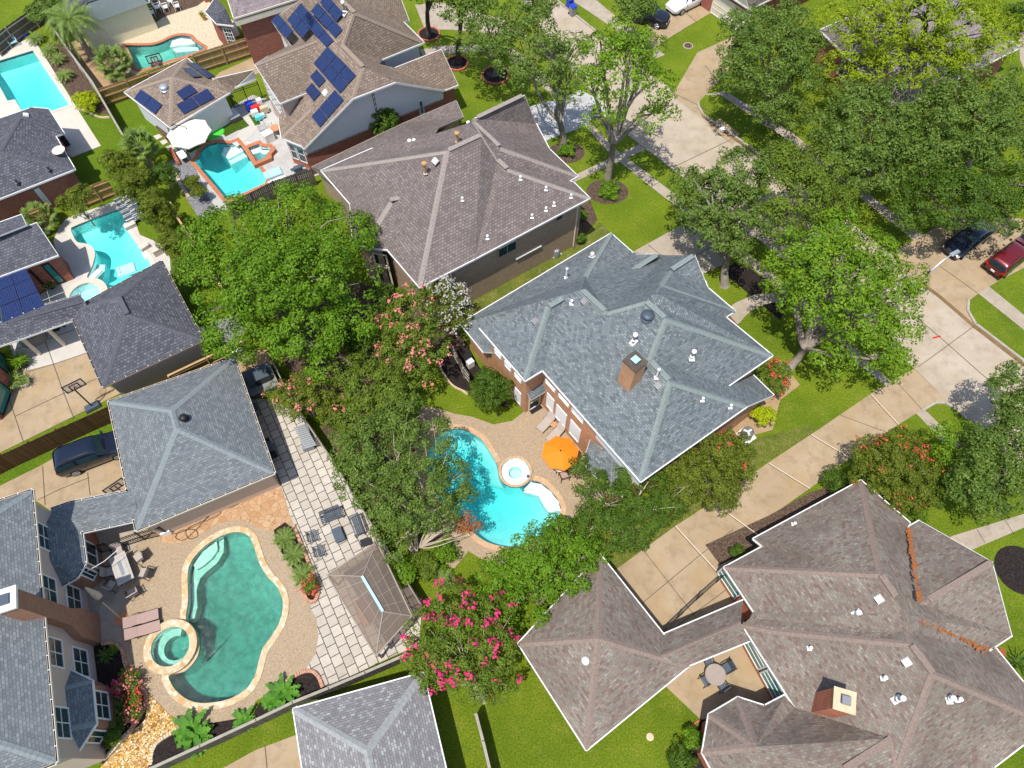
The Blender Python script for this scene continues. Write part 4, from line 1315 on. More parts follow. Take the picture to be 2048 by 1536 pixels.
def crown_points(g, blobs, clump, size, dens, low=-0.45, inner=0.12):
    """leaf positions on many clumps spread over the blobs' outer shell, plus some inside"""
    Ps, Ns, Cl = [], [], []
    for (c, r, fl) in blobs:
        c = np.array(c)
        area = 4 * math.pi * r * r * (0.4 + 0.6 * fl)
        nc = max(5, int(area / (math.pi * clump * clump) * 0.95))
        d = rsph(g, int(nc * 2))
        d = d[d[:, 2] > low][:nc]
        u = g.uniform(0.70, 1.02, len(d))[:, None]
        cc = c + d * r * u * np.array([1, 1, fl])
        rad = clump * g.uniform(0.6, 1.25, len(d))
        m = np.maximum(6, (dens * 4.5 * rad ** 2 / (size * size * 0.29)).astype(int))
        idx = np.repeat(np.arange(len(d)), m)
        v = rsph(g, len(idx))
        v = v + d[idx] * 0.45 + np.array([0, 0, 0.35])
        v /= np.linalg.norm(v, axis=1, keepdims=True)
        rr = rad[idx] * g.uniform(0.45, 1.05, len(idx)) ** 0.6
        Ps.append(cc[idx] + v * rr[:, None] * np.array([1, 1, 0.72]))
        nn = v * 0.95 + d[idx] * 0.3 + np.array([0, 0, 0.3]) + g.normal(size=v.shape) * 0.34
        Ns.append(nn / np.linalg.norm(nn, axis=1, keepdims=True))
        k = int(len(idx) * inner)
        if k:
            v = rsph(g, k)
            Ps.append(c + v * r * (g.uniform(0.1, 0.75, k)[:, None]) * np.array([1, 1, fl]))
            Ns.append(rsph(g, k))
        Cl.append(cc)
    return np.concatenate(Ps), np.concatenate(Ns), np.concatenate(Cl)

def limb_path(mb, a, b, r0, r1, g, bend=0.12, n=5, sides=7, lift=0.15):
    a, b = Vector(a), Vector(b)
    L = (b - a).length
    pts = []
    off = Vector(g.normal(size=3)) * L * bend
    for i in range(n + 1):
        t = i / n
        p = a.lerp(b, t) + off * math.sin(math.pi * t) * 0.7 + Vector((0, 0, lift * L * math.sin(math.pi * t) * 0.5))
        pts.append(p)
    mb.path(pts, [r0 + (r1 - r0) * (i / n) for i in range(n + 1)], n=sides)
    return pts

def make_tree(name, label, blobs, base, leaf, seed, bark='bark', trunk_r=0.22, size=0.27, clump=0.75, dens=0.52, fork=0.4, bloom=None, bloom_n=0, bloom_size=0.2,
              cat='tree', group=None, low=-0.45, limbs=True, stems=1, asp=0.58, extra=None, inner=0.12, bloom_top=0.0, bloom_cl=14):
    """blobs: (centre Vector, radius, flatness); trunk from base, limbs to each blob, leaves in clumps"""
    g = np.random.default_rng(seed)
    base = Vector((base[0], base[1], 0))
    root = thing(name, label, cat, base, group=group)
    cz = sum(b[0].z for b in blobs) / len(blobs)
    cen = sum((Vector(b[0]) * b[1] for b in blobs), Vector()) / sum(b[1] for b in blobs)
    if limbs:
        mb = MB()
        fz_ = max(0.5, (cz - 0.0) * fork)
        for s in range(stems):
            ao = Vector((0, 0, 0))
            if stems > 1:
                a_ = 6.283 * s / stems + seed
                ao = Vector((math.cos(a_), math.sin(a_), 0)) * trunk_r * 1.3
            F = base + ao * 2.2 + (Vector((cen.x, cen.y, 0)) - base) * 0.25 + Vector((0, 0, fz_))
            tp = [base + ao + Vector((0, 0, -0.1)), base + ao + Vector((0, 0, 0.25)), (base + ao).lerp(F, 0.55) + Vector((g.normal() * .08, g.normal() * .08, 0)), F]
            mb.path(tp, [trunk_r * 1.5, trunk_r * 1.08, trunk_r * .92, trunk_r * .8], n=9)
            for k, (c, r, fl) in enumerate(blobs):
                if stems > 1 and k % stems != s:
                    continue
                e = Vector(c) + Vector((0, 0, r * 0.25))
                pts = limb_path(mb, F - Vector((0, 0, 0.1)), e, trunk_r * .62, trunk_r * .16, g)
                for q in range(3):
                    d = Vector(rsph(g, 1)[0]); d.z = abs(d.z) * .6
                    limb_path(mb, pts[3], e + d * r * 0.8, trunk_r * .26, trunk_r * .05, g, n=3, sides=5)
        mb.build('trunk', M[bark], root, smooth=True)
    size *= 0.78
    clump *= 0.82
    Ps, Ns, Cl = crown_points(g, blobs, clump, size, dens, low, inner)
    quads_obj('crown', leaf_cards(g, Ps, Ns, size, asp), M[leaf], root)
    if bloom and bloom_n:
        k = g.choice(len(Cl), min(len(Cl), bloom_n), replace=False)
        cc = Cl[k]
        if bloom_top:
            cc = cc[cc[:, 2] > np.quantile(Cl[:, 2], bloom_top)]
        out = cc - np.array(cen)
        out /= np.linalg.norm(out, axis=1, keepdims=True) + 1e-6
        tip = cc + out * clump * 0.95 + np.array([0, 0, clump * 0.35])
        idx = np.repeat(np.arange(len(tip)), bloom_cl)
        v = rsph(g, len(idx))
        pp = tip[idx] + v * g.uniform(0.05, 0.34, len(idx))[:, None]
        nn = v + np.array([0, 0, 0.8])
        nn /= np.linalg.norm(nn, axis=1, keepdims=True)
        o = quads_obj('blossom', leaf_cards(g, pp, nn, bloom_size, 0.9), M[bloom], root)
        o['kind'] = 'stuff'
    if extra:
        extra(root, g, Cl)
    return root

def auto_blobs(cx, cy, h, r, fl=0.72, n=7, seed=0, lob=0.55):
    """uneven crown: one core and several lobes; (cx, cy) photo point of the crown centre at height h, r in metres"""
    g = np.random.default_rng(seed + 77)
    c = P(cx, cy, h)
    out = [(c, r * 0.66, fl)]
    for i in range(n):
        a = 6.2832 * (i + g.uniform(-.3, .3)) / n
        rr = r * lob * g.uniform(0.8, 1.15)
        br = r * g.uniform(0.36, 0.52)
        out.append((c + Vector((math.cos(a) * rr, math.sin(a) * rr, r * fl * g.uniform(-.35, .35))), br, fl))
    out.append((c + Vector((g.uniform(-.15, .15) * r, g.uniform(-.15, .15) * r, r * fl * .45)), r * .45, fl))
    return out

def tree_px(name, label, cx, cy, h, rpx, leaf, seed, base=None, fl=0.72, n=7, lob=0.55, **kw):
    r = rpx * mpp(cx, cy, h)
    b = auto_blobs(cx, cy, h, r, fl, n, seed, lob)
    if base is None:
        c = b[0][0]
        base = (c.x, c.y)
    elif isinstance(base, tuple):
        q = P(*base)
        base = (q.x, q.y)
    return make_tree(name, label, b, base, leaf, seed, **kw)

def shrub_px(label, cx, cy, h, rpx, leaf, seed, name='shrub', cat='shrub', size=0.17, clump=0.32, dens=0.6, **kw):
    return tree_px(name, label, cx, cy, h, rpx, leaf, seed, cat=cat, size=size, clump=clump, dens=dens, trunk_r=0.05, limbs=kw.pop('limbs', True), fork=0.3, **kw)

def blade(mb_q, p, d, L, w, droop, segs=4, up=0.6):
    """arched blade as quads; returns list of quads"""
    d = Vector((d[0], d[1], 0)).normalized()
    s = Vector((-d.y, d.x, 0))
    pts = []
    for i in range(segs + 1):
        t = i / segs
        pts.append(p + d * L * t * (1 - 0.12 * t) + Vector((0, 0, L * (up * t - droop * t * t))))
    for i in range(segs):
        w0 = w * math.sin(math.pi * (0.12 + 0.88 * (1 - i / segs) * 0.95)) if i else w * .55
        w1 = w * (1 - (i + 1) / segs) ** 0.7
        mb_q.append([pts[i] - s * w0, pts[i] + s * w0, pts[i + 1] + s * max(w1, w * .06), pts[i + 1] - s * max(w1, w * .06)])

def pinnate(mb_q, g, p, az, L, up, droop, n=22, ll=0.45, w=0.035, vee=0.35):
    """feather palm frond: leaflets along an arching rib"""
    d = Vector((math.cos(az), math.sin(az), 0))
    s = Vector((-d.y, d.x, 0))
    prev = p
    for i in range(1, n + 1):
        t = i / n
        q = p + d * L * t * (1 - .15 * t) + Vector((0, 0, L * (up * t - droop * t * t)))
        l = ll * math.sin(math.pi * (0.12 + 0.83 * t)) * (0.9 + .2 * g.random())
        f = (q - prev).normalized()
        for sg in (-1, 1):
            e = q + (s * sg * 0.85 + f * 0.55 + Vector((0, 0, vee - .5 * t))).normalized() * l
            a = f * w
            mb_q.append([q - a, q + a, e + a * .3, e - a * .3])
        mb_q.append([prev - s * .03, prev + s * .03, q + s * .025, q - s * .025])
        prev = q

def fan_leaf(mb_q, g, p, az, L, tilt, r, n=14):
    """fan palm leaf: stalk, then segments spread in a fan"""
    d = Vector((math.cos(az) * math.cos(tilt), math.sin(az) * math.cos(tilt), math.sin(tilt)))
    s = Vector((-math.sin(az), math.cos(az), 0))
    c = p + d * L
    mb_q.append([p - s * .02, p + s * .02, c + s * .02, c - s * .02])
    for i in range(n):
        a = (i / (n - 1) - .5) * 3.6
        e = c + (d * math.cos(a) + s * math.sin(a)) * r * (0.8 + .25 * g.random()) + Vector((0, 0, -0.35 * r * (0.4 + abs(a) / 2.2)))
        m = c.lerp(e, 0.5) + Vector((0, 0, 0.06 * r))
        t = (d * -math.sin(a) + s * math.cos(a)) * r * 0.085
        mb_q.append([c, m - t, e, m + t])

def palm(name, label, base, h, kind, n, L, seed, r=0.16, cat='palm tree', leaf='leaf_palm', group=None, lean=(0, 0), bark='bark'):
    g = np.random.default_rng(seed)
    base = Vector((base[0], base[1], 0))
    root = thing(name, label, cat, base, group=group)
    top = base + Vector((lean[0], lean[1], h))
    if h > 0.35:
        mb = MB()
        k = 8
        mb.path([base.lerp(top, i / k) + Vector((0, 0, 0 if i else -.05)) for i in range(k + 1)], [r * (1.25 if i == 0 else (1.0 if i % 2 else 0.9)) for i in range(k + 1)], n=10)
        mb.build('trunk', M[bark], root, smooth=True)
    q = []
    for i in range(n):
        az = 2.39996 * i + g.normal() * .12
        t = i / n
        if kind == 'feather':
            pinnate(q, g, top, az, L * (0.85 + .25 * g.random()), 0.95 - 1.15 * t, 0.55 + 0.25 * g.random(), n=24, ll=L * 0.17, w=L * 0.012)
        elif kind == 'sago':
            pinnate(q, g, top, az, L * (0.85 + .25 * g.random()), 0.75 - .6 * t, 0.5, n=16, ll=L * 0.2, w=L * 0.016, vee=.5)
        elif kind == 'fan':
            fan_leaf(q, g, top, az, L * (0.75 + .3 * g.random()), 1.1 - 1.7 * t, L * 0.62)
        elif kind == 'blade':
            blade(q, top, (math.cos(az), math.sin(az)), L * (0.6 + .5 * g.random()), L * 0.05, 0.35 + .5 * g.random(), up=1.1 - .9 * t)
        elif kind == 'broad':
            blade(q, top, (math.cos(az), math.sin(az)), L * (0.7 + .4 * g.random()), L * 0.16, 0.35 + .3 * g.random(), up=0.95 - .6 * t, segs=5)
    quads_obj('fronds', np.array([[tuple(v) for v in f] for f in q]), M[leaf], root)
    return root
# ------------------------------------------------------------------ centre house (blue-grey shingles, orange brick)
def build_centre_house():
    L, U = 3.2, 5.9
    V = {'u1': (959.6, 656, U), 'u2': (1050.4, 761, U), 'u3': (1085, 740, U), 'u4': (1281.5, 962.6, U), 'u5': (1493, 813, U),
         'u5b': (1547, 790, L), 'x3': (1506, 750, 'NEL'), 'm6': (1457.5, 770.5, U), 'u6': (1544.5, 711, U), 'u7': (1469.5, 622, U),
         'w1': (1451, 634, U), 'v': (1311, 585, 'NE2'), 'x1': (1414.8, 575, U), 'x2': (1410, 562, U),
         'r1': (1340.4, 764.6, 'SW'), 'r2': (1299.6, 721.5, 'SW'), 'r3': (1332.8, 638.5, 'SW'), 'r4': (1289.8, 603.3, 'SW'),
         'r5': (1213.5, 625.8, 'SW'), 'r6': (1162.7, 580, 'SW'), 'r7': (1127.5, 597, 'SW'), 'b1': (1097, 614, 'BW'),
         'u0': (1222, 467, L), 'L1': (921, 647, L), 'L2': (967, 704, L), 'e2': (1265, 505, L), 'R1': (1170.5, 553.5, 'NW'),
         'r6w': (1162.7, 580, 'W'), 'r7w': (1127.5, 597, 'W'), 'b1w': (1097, 614, 'W'), 'u1w': (961, 657, 'W'), 'L3': (1000, 706, 'W'),
         'h1': (1321, 571, 'NE3'), 'h2': (1340.6, 541.8, 'NE3'), 'gL': (1334.8, 510.5, 'NW2')}
    PL = {'SW': ('u3', 'u4', 0.66), 'BW': ('u1', 'u2', 0.66), 'NW': ('u0', 'L1', 0.66), 'NE': ('e2', 'u0', 0.66), 'W': ('L1', 'L2', 0.66),
          'NE2': ('u6', 'u7', 0.66), 'NE3': ('u7', 'x1', 0.66), 'NEL': ('r1', 'u5', 'u5b'), 'NW2': ('r5', 'r4', 'h2')}
    r = Roof(V, PL)
    V['g1'] = (1389.5, 510.5, r.pt('h2').z)
    V['s2'] = (1262.5, 543.8, 'NE')
    V['s1'] = (1317, 508.6, r.pt('s2').z)
    V['sL'] = (1272.3, 508.6, r.pt('s2').z - 0.75)
    V['sR'] = (1322, 517, r.pt('s2').z - 0.75)
    root = thing('brick_house', 'two-storey orange brick house with blue-grey hip roofs and white window screens beside the kidney pool', 'house', (6, 24, 0))
    F = [['u3', 'u4', 'r1', 'r2', 'r3', 'r4', 'r5', 'r6', 'r7'], ['u1', 'u2', 'b1'], ['u2', 'u3', 'r7', 'b1'],
         ['u4', 'u5', 'r1'], ['m6', 'u6', 'r3', 'r2'], ['r2', 'r1', 'u5', 'u5b', 'x3', 'm6'], ['r3', 'u6', 'w1', 'v', 'r4'],
         ['u7', 'w1', 'v', 'h1'], ['u7', 'h1', 'h2', 'x2', 'x1'], ['h2', 'g1', 'x2'], ['r5', 'r4', 'h1', 'h2', 'g1', 'gL'], ['r4', 'v', 'h1'],
         ['u0', 'e2', 'gL', 'r5', 'r6', 'R1'], ['L1', 'u0', 'R1'], ['L1', 'L2', 'L3', 'u1w', 'b1w', 'r7w', 'r6w', 'R1'],
         ['s1', 's2', 'sL'], ['s1', 's2', 'sR']]
    no = [frozenset(x) for x in (('u1', 'b1'), ('b1', 'r7'), ('r7', 'r6'), ('R1', 'r6'), ('r6w', 'R1'), ('r6w', 'r7w'), ('r7w', 'b1w'), ('b1w', 'u1w'), ('u1w', 'L3'),
                                 ('L2', 'L3'), ('m6', 'x3'), ('gL', 'r5'), ('s2', 'sL'), ('s2', 'sR'), ('h2', 'x2'), ('e2', 'gL'), ('r4', 'v'), ('v', 'h1'), ('gL', 'g1'))]
    roof_mesh(root, r, F, 'shingle_grey', 'ridge_grey', 'white', no, capw=0.2)
    # wall between the low west roof and the upper roof
    mb = MB()
    up, lo = ['u1', 'b1', 'r7', 'r6'], ['u1w', 'b1w', 'r7w', 'r6w']
    for i in range(3):
        mb.face([r.pt(lo[i]), r.pt(lo[i + 1]), r.pt(up[i + 1]) - Vector((0, 0, .02)), r.pt(up[i]) - Vector((0, 0, .02))])
    mb.build('upper_wall', M['shingle_grey'], root)
    V['k1'] = Vector((13.2, 29.0, U)); V['k2'] = Vector((9, 29.5, 5.2)); V['k3'] = Vector((2.8, 27.4, 5.5))
    ins = walls(root, r, ['u1', 'u2', 'u3', 'u4', 'u5', 'u5b', 'x3', 'm6', 'u6', 'u7', 'k1', 'k2', 'k3'], 'brick_orange')
    V['q1'] = Vector((0.2, 25.4, 3.2)); V['q2'] = Vector((10.0, 31.5, 3.2))
    insl = walls(root, r, ['L1', 'L2', 'q1', 'q2', 'e2', 'u0'], 'brick_orange')
    sw = wall_seg(ins, 1128, 853)
    for p0, p1 in (((1095.2, 784.5), (1106.5, 825.5)), ((1114.1, 807.2), (1130.8, 855)), ((1142.5, 838), (1157.6, 886)),
                   ((1092, 758), (1110.5, 785.5)), ((1118, 786), (1138, 815)), ((1145, 813), (1166.4, 847.5))):
        window_px(root, sw, p0, p1, nx=1, ny=1, glass='screen_white', frame='screen_white')
    bw = wall_seg(ins, 1020, 790)
    for p0, p1 in (((989.6, 696), (1003.3, 719.4)), ((1009.9, 720), (1022.7, 744.3)), ((1029.6, 744.3), (1043.3, 767)), ((1029.6, 772), (1042, 811))):
        window_px(root, bw, p0, p1, nx=1, ny=1, glass='screen_white', frame='screen_white')
    # garden door under its little roof
    c = [P(1053.6, 783.5, 3.0), P(1061.5, 800, 2.6), P(1095, 780.4, 2.6), P(1085.7, 764.6, 3.2)]
    mb = MB(); mb.face(c if (c[1] - c[0]).cross(c[2] - c[0]).z > 0 else c[::-1]); mb.face([p - Vector((0, 0, .16)) for p in reversed(c)], 1)
    for i in range(4):
        mb.face([c[i - 1], c[i - 1] - Vector((0, 0, .16)), c[i] - Vector((0, 0, .16)), c[i]], 1)
    mb.build('door_canopy', [M['shingle_grey'], M['white']], root)
    se = wall_seg(ins, 1078, 812)
    a, b = se
    ln = (b - a).length
    d = window3(root, a, b, ln * 0.2, ln * 0.2 + 1.0, 0.05, 2.1, nx=1, ny=2, frame='cream', glass='glass', name='door')
    # bay with its own low roof on the pool side
    bv = {'b1': (1181, 880, 3.9), 'b2': (1212, 899, 3.9), 'b3': (1266, 962, 3.9), 'b4': (1246, 992, 2.8), 'b5': (1222, 985, 2.8), 'b6': (1168.6, 928.5, 2.8), 'b7': (1171, 909, 2.9)}
    rb = Roof(bv)
    roof_mesh(root, rb, [['b1', 'b2', 'b6', 'b7'], ['b2', 'b3', 'b4', 'b5', 'b6']], 'shingle_grey', 'ridge_grey', 'cream',
              [frozenset(('b1', 'b2')), frozenset(('b2', 'b3'))])
    walls(root, rb, ['b7', 'b6', 'b5', 'b4', 'b3', 'b2', 'b1'], 'brick_orange', d=0.2, name='bay_wall')
    # white panel strip on the wall above the bay
    u = (sw[1] - sw[0]).normalized(); o = Vector((u.y, -u.x, 0))
    q0, q1 = onwall(sw[0], sw[1], 1190, 880), onwall(sw[0], sw[1], 1276, 975)
    mb = MB(); mb.face([Vector((q.x, q.y, z)) + o * 0.02 for q, z in ((q0, 3.9), (q1, 3.9), (q1, 5.72), (q0, 5.72))])
    mb.build('wall_panel', M['white'], root)
    # white gable side over the low front roof
    # chimney
    n, a0 = r.plane('SW')
    B = onplane(1256, 783.5, n, a0)
    top = vz(B, 1269.5, 742.5)
    Tc = P(1270.1, 723, top)
    e1 = (P(1295.6, 725, top) - P(1269.5, 742.5, top)); e2 = (P(1245.2, 720.5, top) - P(1269.5, 742.5, top))
    ch = chimney(root, Tc, 7.5, e2.length, e1.length, top, math.atan2(e2.y, e2.x), 'brick_orange', 'bark_dark', 0.05, 'blue')
    fl = MB(); fl.box(B + Vector((0.15, 0.45, 0.02)), (1.9, 0.16, 0.03), M=frame_on(n)); fl.build('flashing', M['white'], ch)
    # vents
    for px, py in ((1270.5, 681), (1272, 676)):
        pass
    p, n = on_roof(r, 'SW', 1267, 684); flue(root, p, 0.85, n)
    p, n = on_roof(r, 'SW', 1384, 718); p = onplane(1383, 716, *r_plane(r, ['m6', 'u6', 'r3'])); flue(root, p, 0.8)
    p, n = on_roof(r, 'SW', 1312, 756); vent_pipe(root, p, 0.95, 0.05)
    p, n = on_roof(r, 'NW', 1132, 556); vent_pipe(root, p, 1.0, 0.05)
    p, n = on_roof(r, 'NW', 1184, 513); flue(root, p, 0.35, n)
    p, n = on_roof(r, 'SW', 1295, 634); turtle(root, p, n, 0.36, 'navy_metal')
    for px, py, pl in ((1169, 603.5, 'SW'), (1071, 643, 'BW'), (1317, 772, 'SW')):
        p, n = on_roof(r, pl, px, py); box_vent(root, p, n, 0.42, 'grey_metal', 0.1)
    pl3 = r_plane(r, ['u4', 'u5', 'r1'])
    for px, py in ((1404, 801), (1460, 815)):
        vent_pipe(root, onplane(px, py, *pl3), 0.25, 0.045, flash='pvc')
    p, n = on_roof(r, 'SW', 1143, 608); vent_pipe(root, p, 0.3, 0.05)
    for a, b in (('r6', 'r5'), ('r4', 'r3'), ('r2', 'r1'), ('b1', 'r7'), ('h2', 'g1'), ('s2', 's1')):
        ridge_vent(root, r.pt(a).lerp(r.pt(b), 0.06), r.pt(a).lerp(r.pt(b), 0.92), 'ridge_grey')
    return r, ins

def r_plane(r, k):
    a, b, c = (r.pt(x) for x in k)
    n = (b - a).cross(c - a).normalized()
    if n.z < 0:
        n = -n
    return n, a

HA = build_centre_house()
def fz(*pairs):
    return [frozenset(p.split('-')) for p in pairs]

# ------------------------------------------------------------------ taupe house north of the centre house
def build_taupe_house():
    U = 5.6
    V = {'c2': (839, 574, U), 'c1': (1178.9, 396, U), 'cw': (642.6, 340.8, U), 'hE': (950, 517, U), 'm4': (893.6, 303, 'SE'), 'm3': (963, 271, 'SE'),
         'm6': (1015, 339, 'SE'), 'm5': (994.5, 320, 'SE6'), 'n5': (745, 296.6, U), 'c5': (1155, 352, U), 'c4': (1147, 364.5, U), 'c4b': (1136, 363, U), 'c6': (1098.5, 298, U),
         'm2': (1000.8, 296.6, 'NE'), 'm1': (946, 244.6, 'NE'), 'm0': (950, 237, 'NE'), 'g1': (1049.6, 191, 'NE'), 'g2': (1072, 247.5, U),
         'n4': (855, 281, 6.6), 'nm': (935, 247, 8.9), 'p': (782.4, 405.7, 'SW'), 'p2': (805, 391, 'SW'),
         'y1': (700, 407, U), 'y2': (704, 470, 5.2), 'y3': (727.3, 494, 5.2), 'y4': (774.6, 498.7, 5.4),
         'a1': (623.6, 334.5, 3), 'a2': (804.9, 247.8, 3), 'a3': (912, 202, 3.2), 'a4': (926, 234, 3.3), 'a5': (879, 254, 4.0), 'a6': (838, 278, 5.2), 'a7': (667.8, 371, 3)}
    r = Roof(V, {'SE': ('c2', 'c1', .6), 'SW': ('cw', 'c2', .62), 'SE6': ('hE', 'm6', 'm3'), 'NE': ('c5', 'c6', .6)})
    V['g1'] = (1049.6, 191, r.pt('m0').z - 0.1)
    V['m5'] = (994.5, 320, r.pt('m6').z)
    root = thing('brick_house', 'two-storey brown brick house with a mottled taupe hip roof behind the grey-roofed house', 'house', (-3, 36, 0))
    F = [['cw', 'y1', 'p', 'p2', 'y4', 'c2', 'm4'], ['y1', 'y2', 'p'], ['y2', 'y3', 'p'], ['y3', 'y4', 'p2', 'p'],
         ['c2', 'hE', 'm3', 'm4'], ['hE', 'm6', 'm5', 'm3'], ['hE', 'c1', 'm6'], ['c1', 'c4', 'c4b', 'm5', 'm6'],
         ['c4b', 'c5', 'm2', 'm5'], ['m3', 'm5', 'm2', 'm1'], ['m2', 'c5', 'c6', 'g2', 'm0', 'm1'], ['m0', 'g1', 'g2'],
         ['cw', 'm4', 'm3', 'm1', 'm0', 'nm', 'n4', 'n5']]
    roof_mesh(root, r, F, 'shingle_taupe', 'ridge_taupe', 'white', fz('n4-nm', 'm0-nm', 'n4-n5'), capw=0.2, nocap=fz('c4b-m5'))
    rl = Roof(dict(V))
    rl.spec['b1'] = (642.6, 340.8, 3.9); rl.spec['b2'] = (745, 296.6, 4.1); rl.spec['b3'] = (860, 284, 5.5); rl.spec['b0'] = (700, 400, 3.4)
    roof_mesh(root, rl, [['a1', 'a2', 'a6', 'b3', 'b2', 'b1'], ['a2', 'a3', 'a4', 'a5', 'b3', 'a6'], ['a1', 'b1', 'b0', 'a7']], 'shingle_taupe', None, 'grey_trim',
              fz('b1-b2', 'b2-b3', 'b3-a5', 'b1-b0', 'b0-a7'))
    V['k1'] = Vector((-1.0, 46.5, U)); V['k2'] = Vector((-8.0, 43.0, U))
    ins = walls(root, r, ['cw', 'y1', 'y4', 'c2', 'c1', 'c5', 'c6', 'k1', 'k2'], 'brick_brown')
    walls(root, r, ['y1', 'y2', 'y3', 'y4'], 'brick_brown', d=0.3, name='bay_wall')
    walls(root, rl, ['a1', 'a7', 'b3', 'a4', 'a3', 'a2'], 'brick_brown', d=0.35, name='low_wall')
    se = wall_seg(ins, 1060, 545)
    window_px(root, se, (998, 493), (1032, 480), nx=2, ny=1)
    a, b = se
    L = (b - a).length
    q = onwall(a, b, 1014, 487); t = (Vector((q.x, q.y, 0)) - a).length
    window3(root, a, b, t - 0.85, t + 0.85, 3.55, 5.0, nx=2, ny=1, frame='grey_trim')
    q = onwall(a, b, 1119, 428); t = (Vector((q.x, q.y, 0)) - a).length
    window3(root, a, b, t - 0.35, t + 0.35, 4.3, 5.1, nx=1, ny=1, frame='grey_trim')
    # ledge strip under the lower window
    q0, q1 = onwall(a, b, 1031, 518), onwall(a, b, 1082, 490)
    u = (b - a).normalized(); o = Vector((u.y, -u.x, 0))
    mb = MB(); mb.box((q0 + q1) / 2 + o * 0.06, ((q1 - q0).length, 0.12, 0.1), rz=ang(a, b)); mb.build('window_sill', M['white'], root)
    # tall screened bay windows
    y3, y4 = r.pt('y3'), r.pt('y4')
    a2, b2 = Vector((y3.x, y3.y, 0)), Vector((y4.x, y4.y, 0))
    u = (b2 - a2).normalized(); o = Vector((u.y, -u.x, 0))
    a2 = a2 - o * 0.27; b2 = b2 - o * 0.27
    ln = (b2 - a2).length
    sw = wall_seg(ins, 800, 560)
    window3(root, a2, b2, 0.4, ln - 0.3, 3.0, 4.4, nx=1, ny=1, glass='dark', frame='cream', fw=0.12)
    window3(root, a2, b2, 0.4, ln - 0.3, 0.6, 2.85, nx=1, ny=1, glass='dark', frame='cream', fw=0.12)
    # downpipe on the east corner
    mb = MB(); c = Vector((ins[0].x, 0, 0))
    e = P(1146.5, 493); mb.tube(e + Vector((0, 0, 0.05)), Vector((e.x, e.y, 5.3)), 0.06); mb.build('downpipe', M['cream'], root)
    # vents
    for px, py, pl, h in ((851, 347, 'SW', 0.9), (915, 284, 'NWx', 0.75)):
        if pl == 'NWx':
            p = onplane(px, py, *r_plane(r, ['cw', 'm4', 'n5']))
        else:
            p, n = on_roof(r, pl, px, py)
        vent_pipe(root, p, h, 0.1, 'rust_pipe', flash='cream')
    p, n = on_roof(r, 'SW', 871, 323); box_vent(root, p, n, 0.42, 'pvc')
    nwp = r_plane(r, ['cw', 'm4', 'n5'])
    for px, py in ((820, 289), (829, 288), (937, 253)):
        flue(root, onplane(px, py, *nwp), 0.4)
    for px, py in ((1041, 359), (1092, 380), (1142, 395), (1108, 411), (1092, 421), (1064, 435), (975, 477)):
        p, n = on_roof(r, 'SE', px, py); vent_pipe(root, p, 0.22, 0.05, flash='pvc')
    p = onplane(925, 401, *r_plane(r, ['hE', 'm6', 'm3'])); vent_pipe(root, p, 0.2, 0.05, flash='cream')
    for a, b in (('m1', 'm2'), ('m0', 'g1'), ('m4', 'm3'), ('m5', 'm6'), ('p', 'p2')):
        ridge_vent(root, r.pt(a).lerp(r.pt(b), 0.05), r.pt(a).lerp(r.pt(b), 0.95), 'ridge_taupe')

build_taupe_house()

